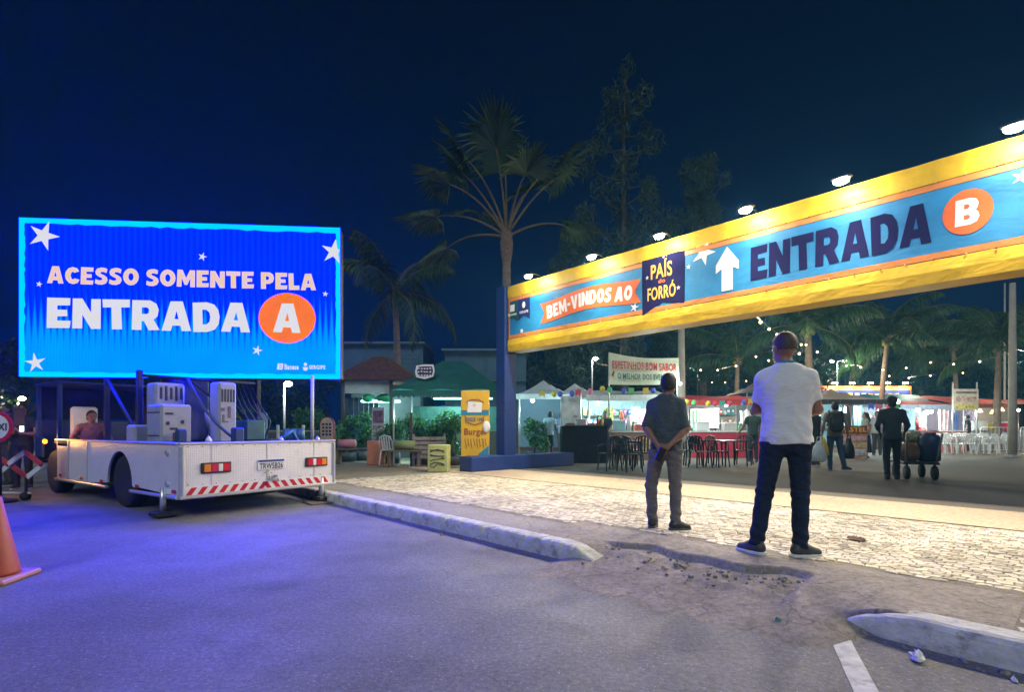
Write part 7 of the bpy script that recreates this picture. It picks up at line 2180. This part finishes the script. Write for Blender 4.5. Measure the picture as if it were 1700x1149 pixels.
load('sack', MB().sphere((0, 0, .18), (.24, .22, .22), 12, 8), mat('sack_brown', (.16, .08, .05), .8, var=.4, scale=9), ct + Vector((-.12, -.05, .37)), 'brown sack on the hand cart behind the drum', 'sack')
load('cabbage_sack', MB().sphere((0, 0, .14), (.24, .20, .15), 12, 8), mat('sack_green', (.22, .24, .14), .8, var=.7, scale=22, bump=.6, bscale=26), ct + Vector((-.02, .05, .74)), 'pale bundle of greens on top of the cart sack', 'bundle')
person(gnd(1437, 18.6), R(70), 1.62, 'person with long black hair in dark long skirt by the food board', (.16, .19, .17), (.012, .014, .02), skin=(.28, .16, .12), skirt=.25, longhair=True, **LOWK)
person(gnd(1456, 20.6), R(150), 1.72, 'person in pale shirt behind the long haired person', (.30, .32, .34), (.03, .03, .04), skin=(.20, .11, .08), **LOWK)
person(gnd(38, 10.6, 0), R(200), 1.70, 'person in dark clothes looking at a glowing phone behind the barrier', (.012, .015, .028), (.012, .014, .022), skin=(.22, .12, .09), **LOWK, pose=dict(elL=(-.25, .06, 1.15), wrL=(-.06, .25, 1.18), elR=(.25, .06, 1.15), wrR=(.06, .25, 1.18), handL=((.3, .3, .6), (0, 1, 0)), handR=((-.3, .3, .6), (0, 1, 0))))
gp = MB().bbox((0, 0, 0), (.075, .012, .15), .005).build('mobile_phone', emat('phone_glow', (.55, .75, 1.0), 2.5), loc=gnd(36, 10.28, 0) + Vector((0, 0, 1.22)), rz=R(10))
tag(gp, 'glowing phone held by the dark person at the left', 'phone')
person(gnd(14, 11.2, 0), R(150), 1.72, 'person in dark jacket behind the taxi sign', (.02, .025, .045), (.06, .05, .06), skin=(.24, .13, .10), sleeve=1.8, **LOWK)

# ------------------------------------------------------------------ night haze lit by the screen and the lamps
hm = bpy.data.materials.new('haze_air'); hm.use_nodes = True
hn_ = hm.node_tree.nodes; hn_.clear()
ho = hn_.new('ShaderNodeOutputMaterial'); hv = hn_.new('ShaderNodeVolumePrincipled')
hv.inputs['Color'].default_value = (.16, .60, 1.0, 1); hv.inputs['Density'].default_value = HAZE; hv.inputs['Anisotropy'].default_value = .35
hm.node_tree.links.new(hv.outputs[0], ho.inputs['Volume'])
hz_o = MB().box((0, 30, 13), (110, 110, 30)).build('haze', hm)
tag(hz_o, 'thin night haze glowing round the screen and lamps', 'haze', kind='stuff')

person(gnd(1178, 20.6), R(170), 1.68, 'person in pale shirt behind the counter of the red stall', (.36, .38, .40), (.03, .03, .04), skin=(.20, .11, .08), **LOWK)
person(gnd(1528, 25.4), R(160), 1.70, 'person in red shirt behind the counter of the bright stall', (.40, .05, .05), (.03, .03, .04), skin=(.18, .10, .07), **LOWK)
person(gnd(1068, 19.3), R(175), 1.66, 'person in white apron inside the skewer stall near its lamp', (.50, .52, .52), (.03, .03, .04), skin=(.24, .13, .10), **LOWK)
person(gnd(1606, 24.6), R(40), 1.70, 'person in dark shirt standing behind the white chairs', (.03, .035, .05), (.03, .03, .04), skin=(.18, .10, .07), **LOWK)
person(gnd(932, 21.4), R(200), 1.70, 'person in blue shirt inside the second white tent', (.08, .14, .26), (.03, .03, .04), skin=(.20, .11, .08), **LOWK)
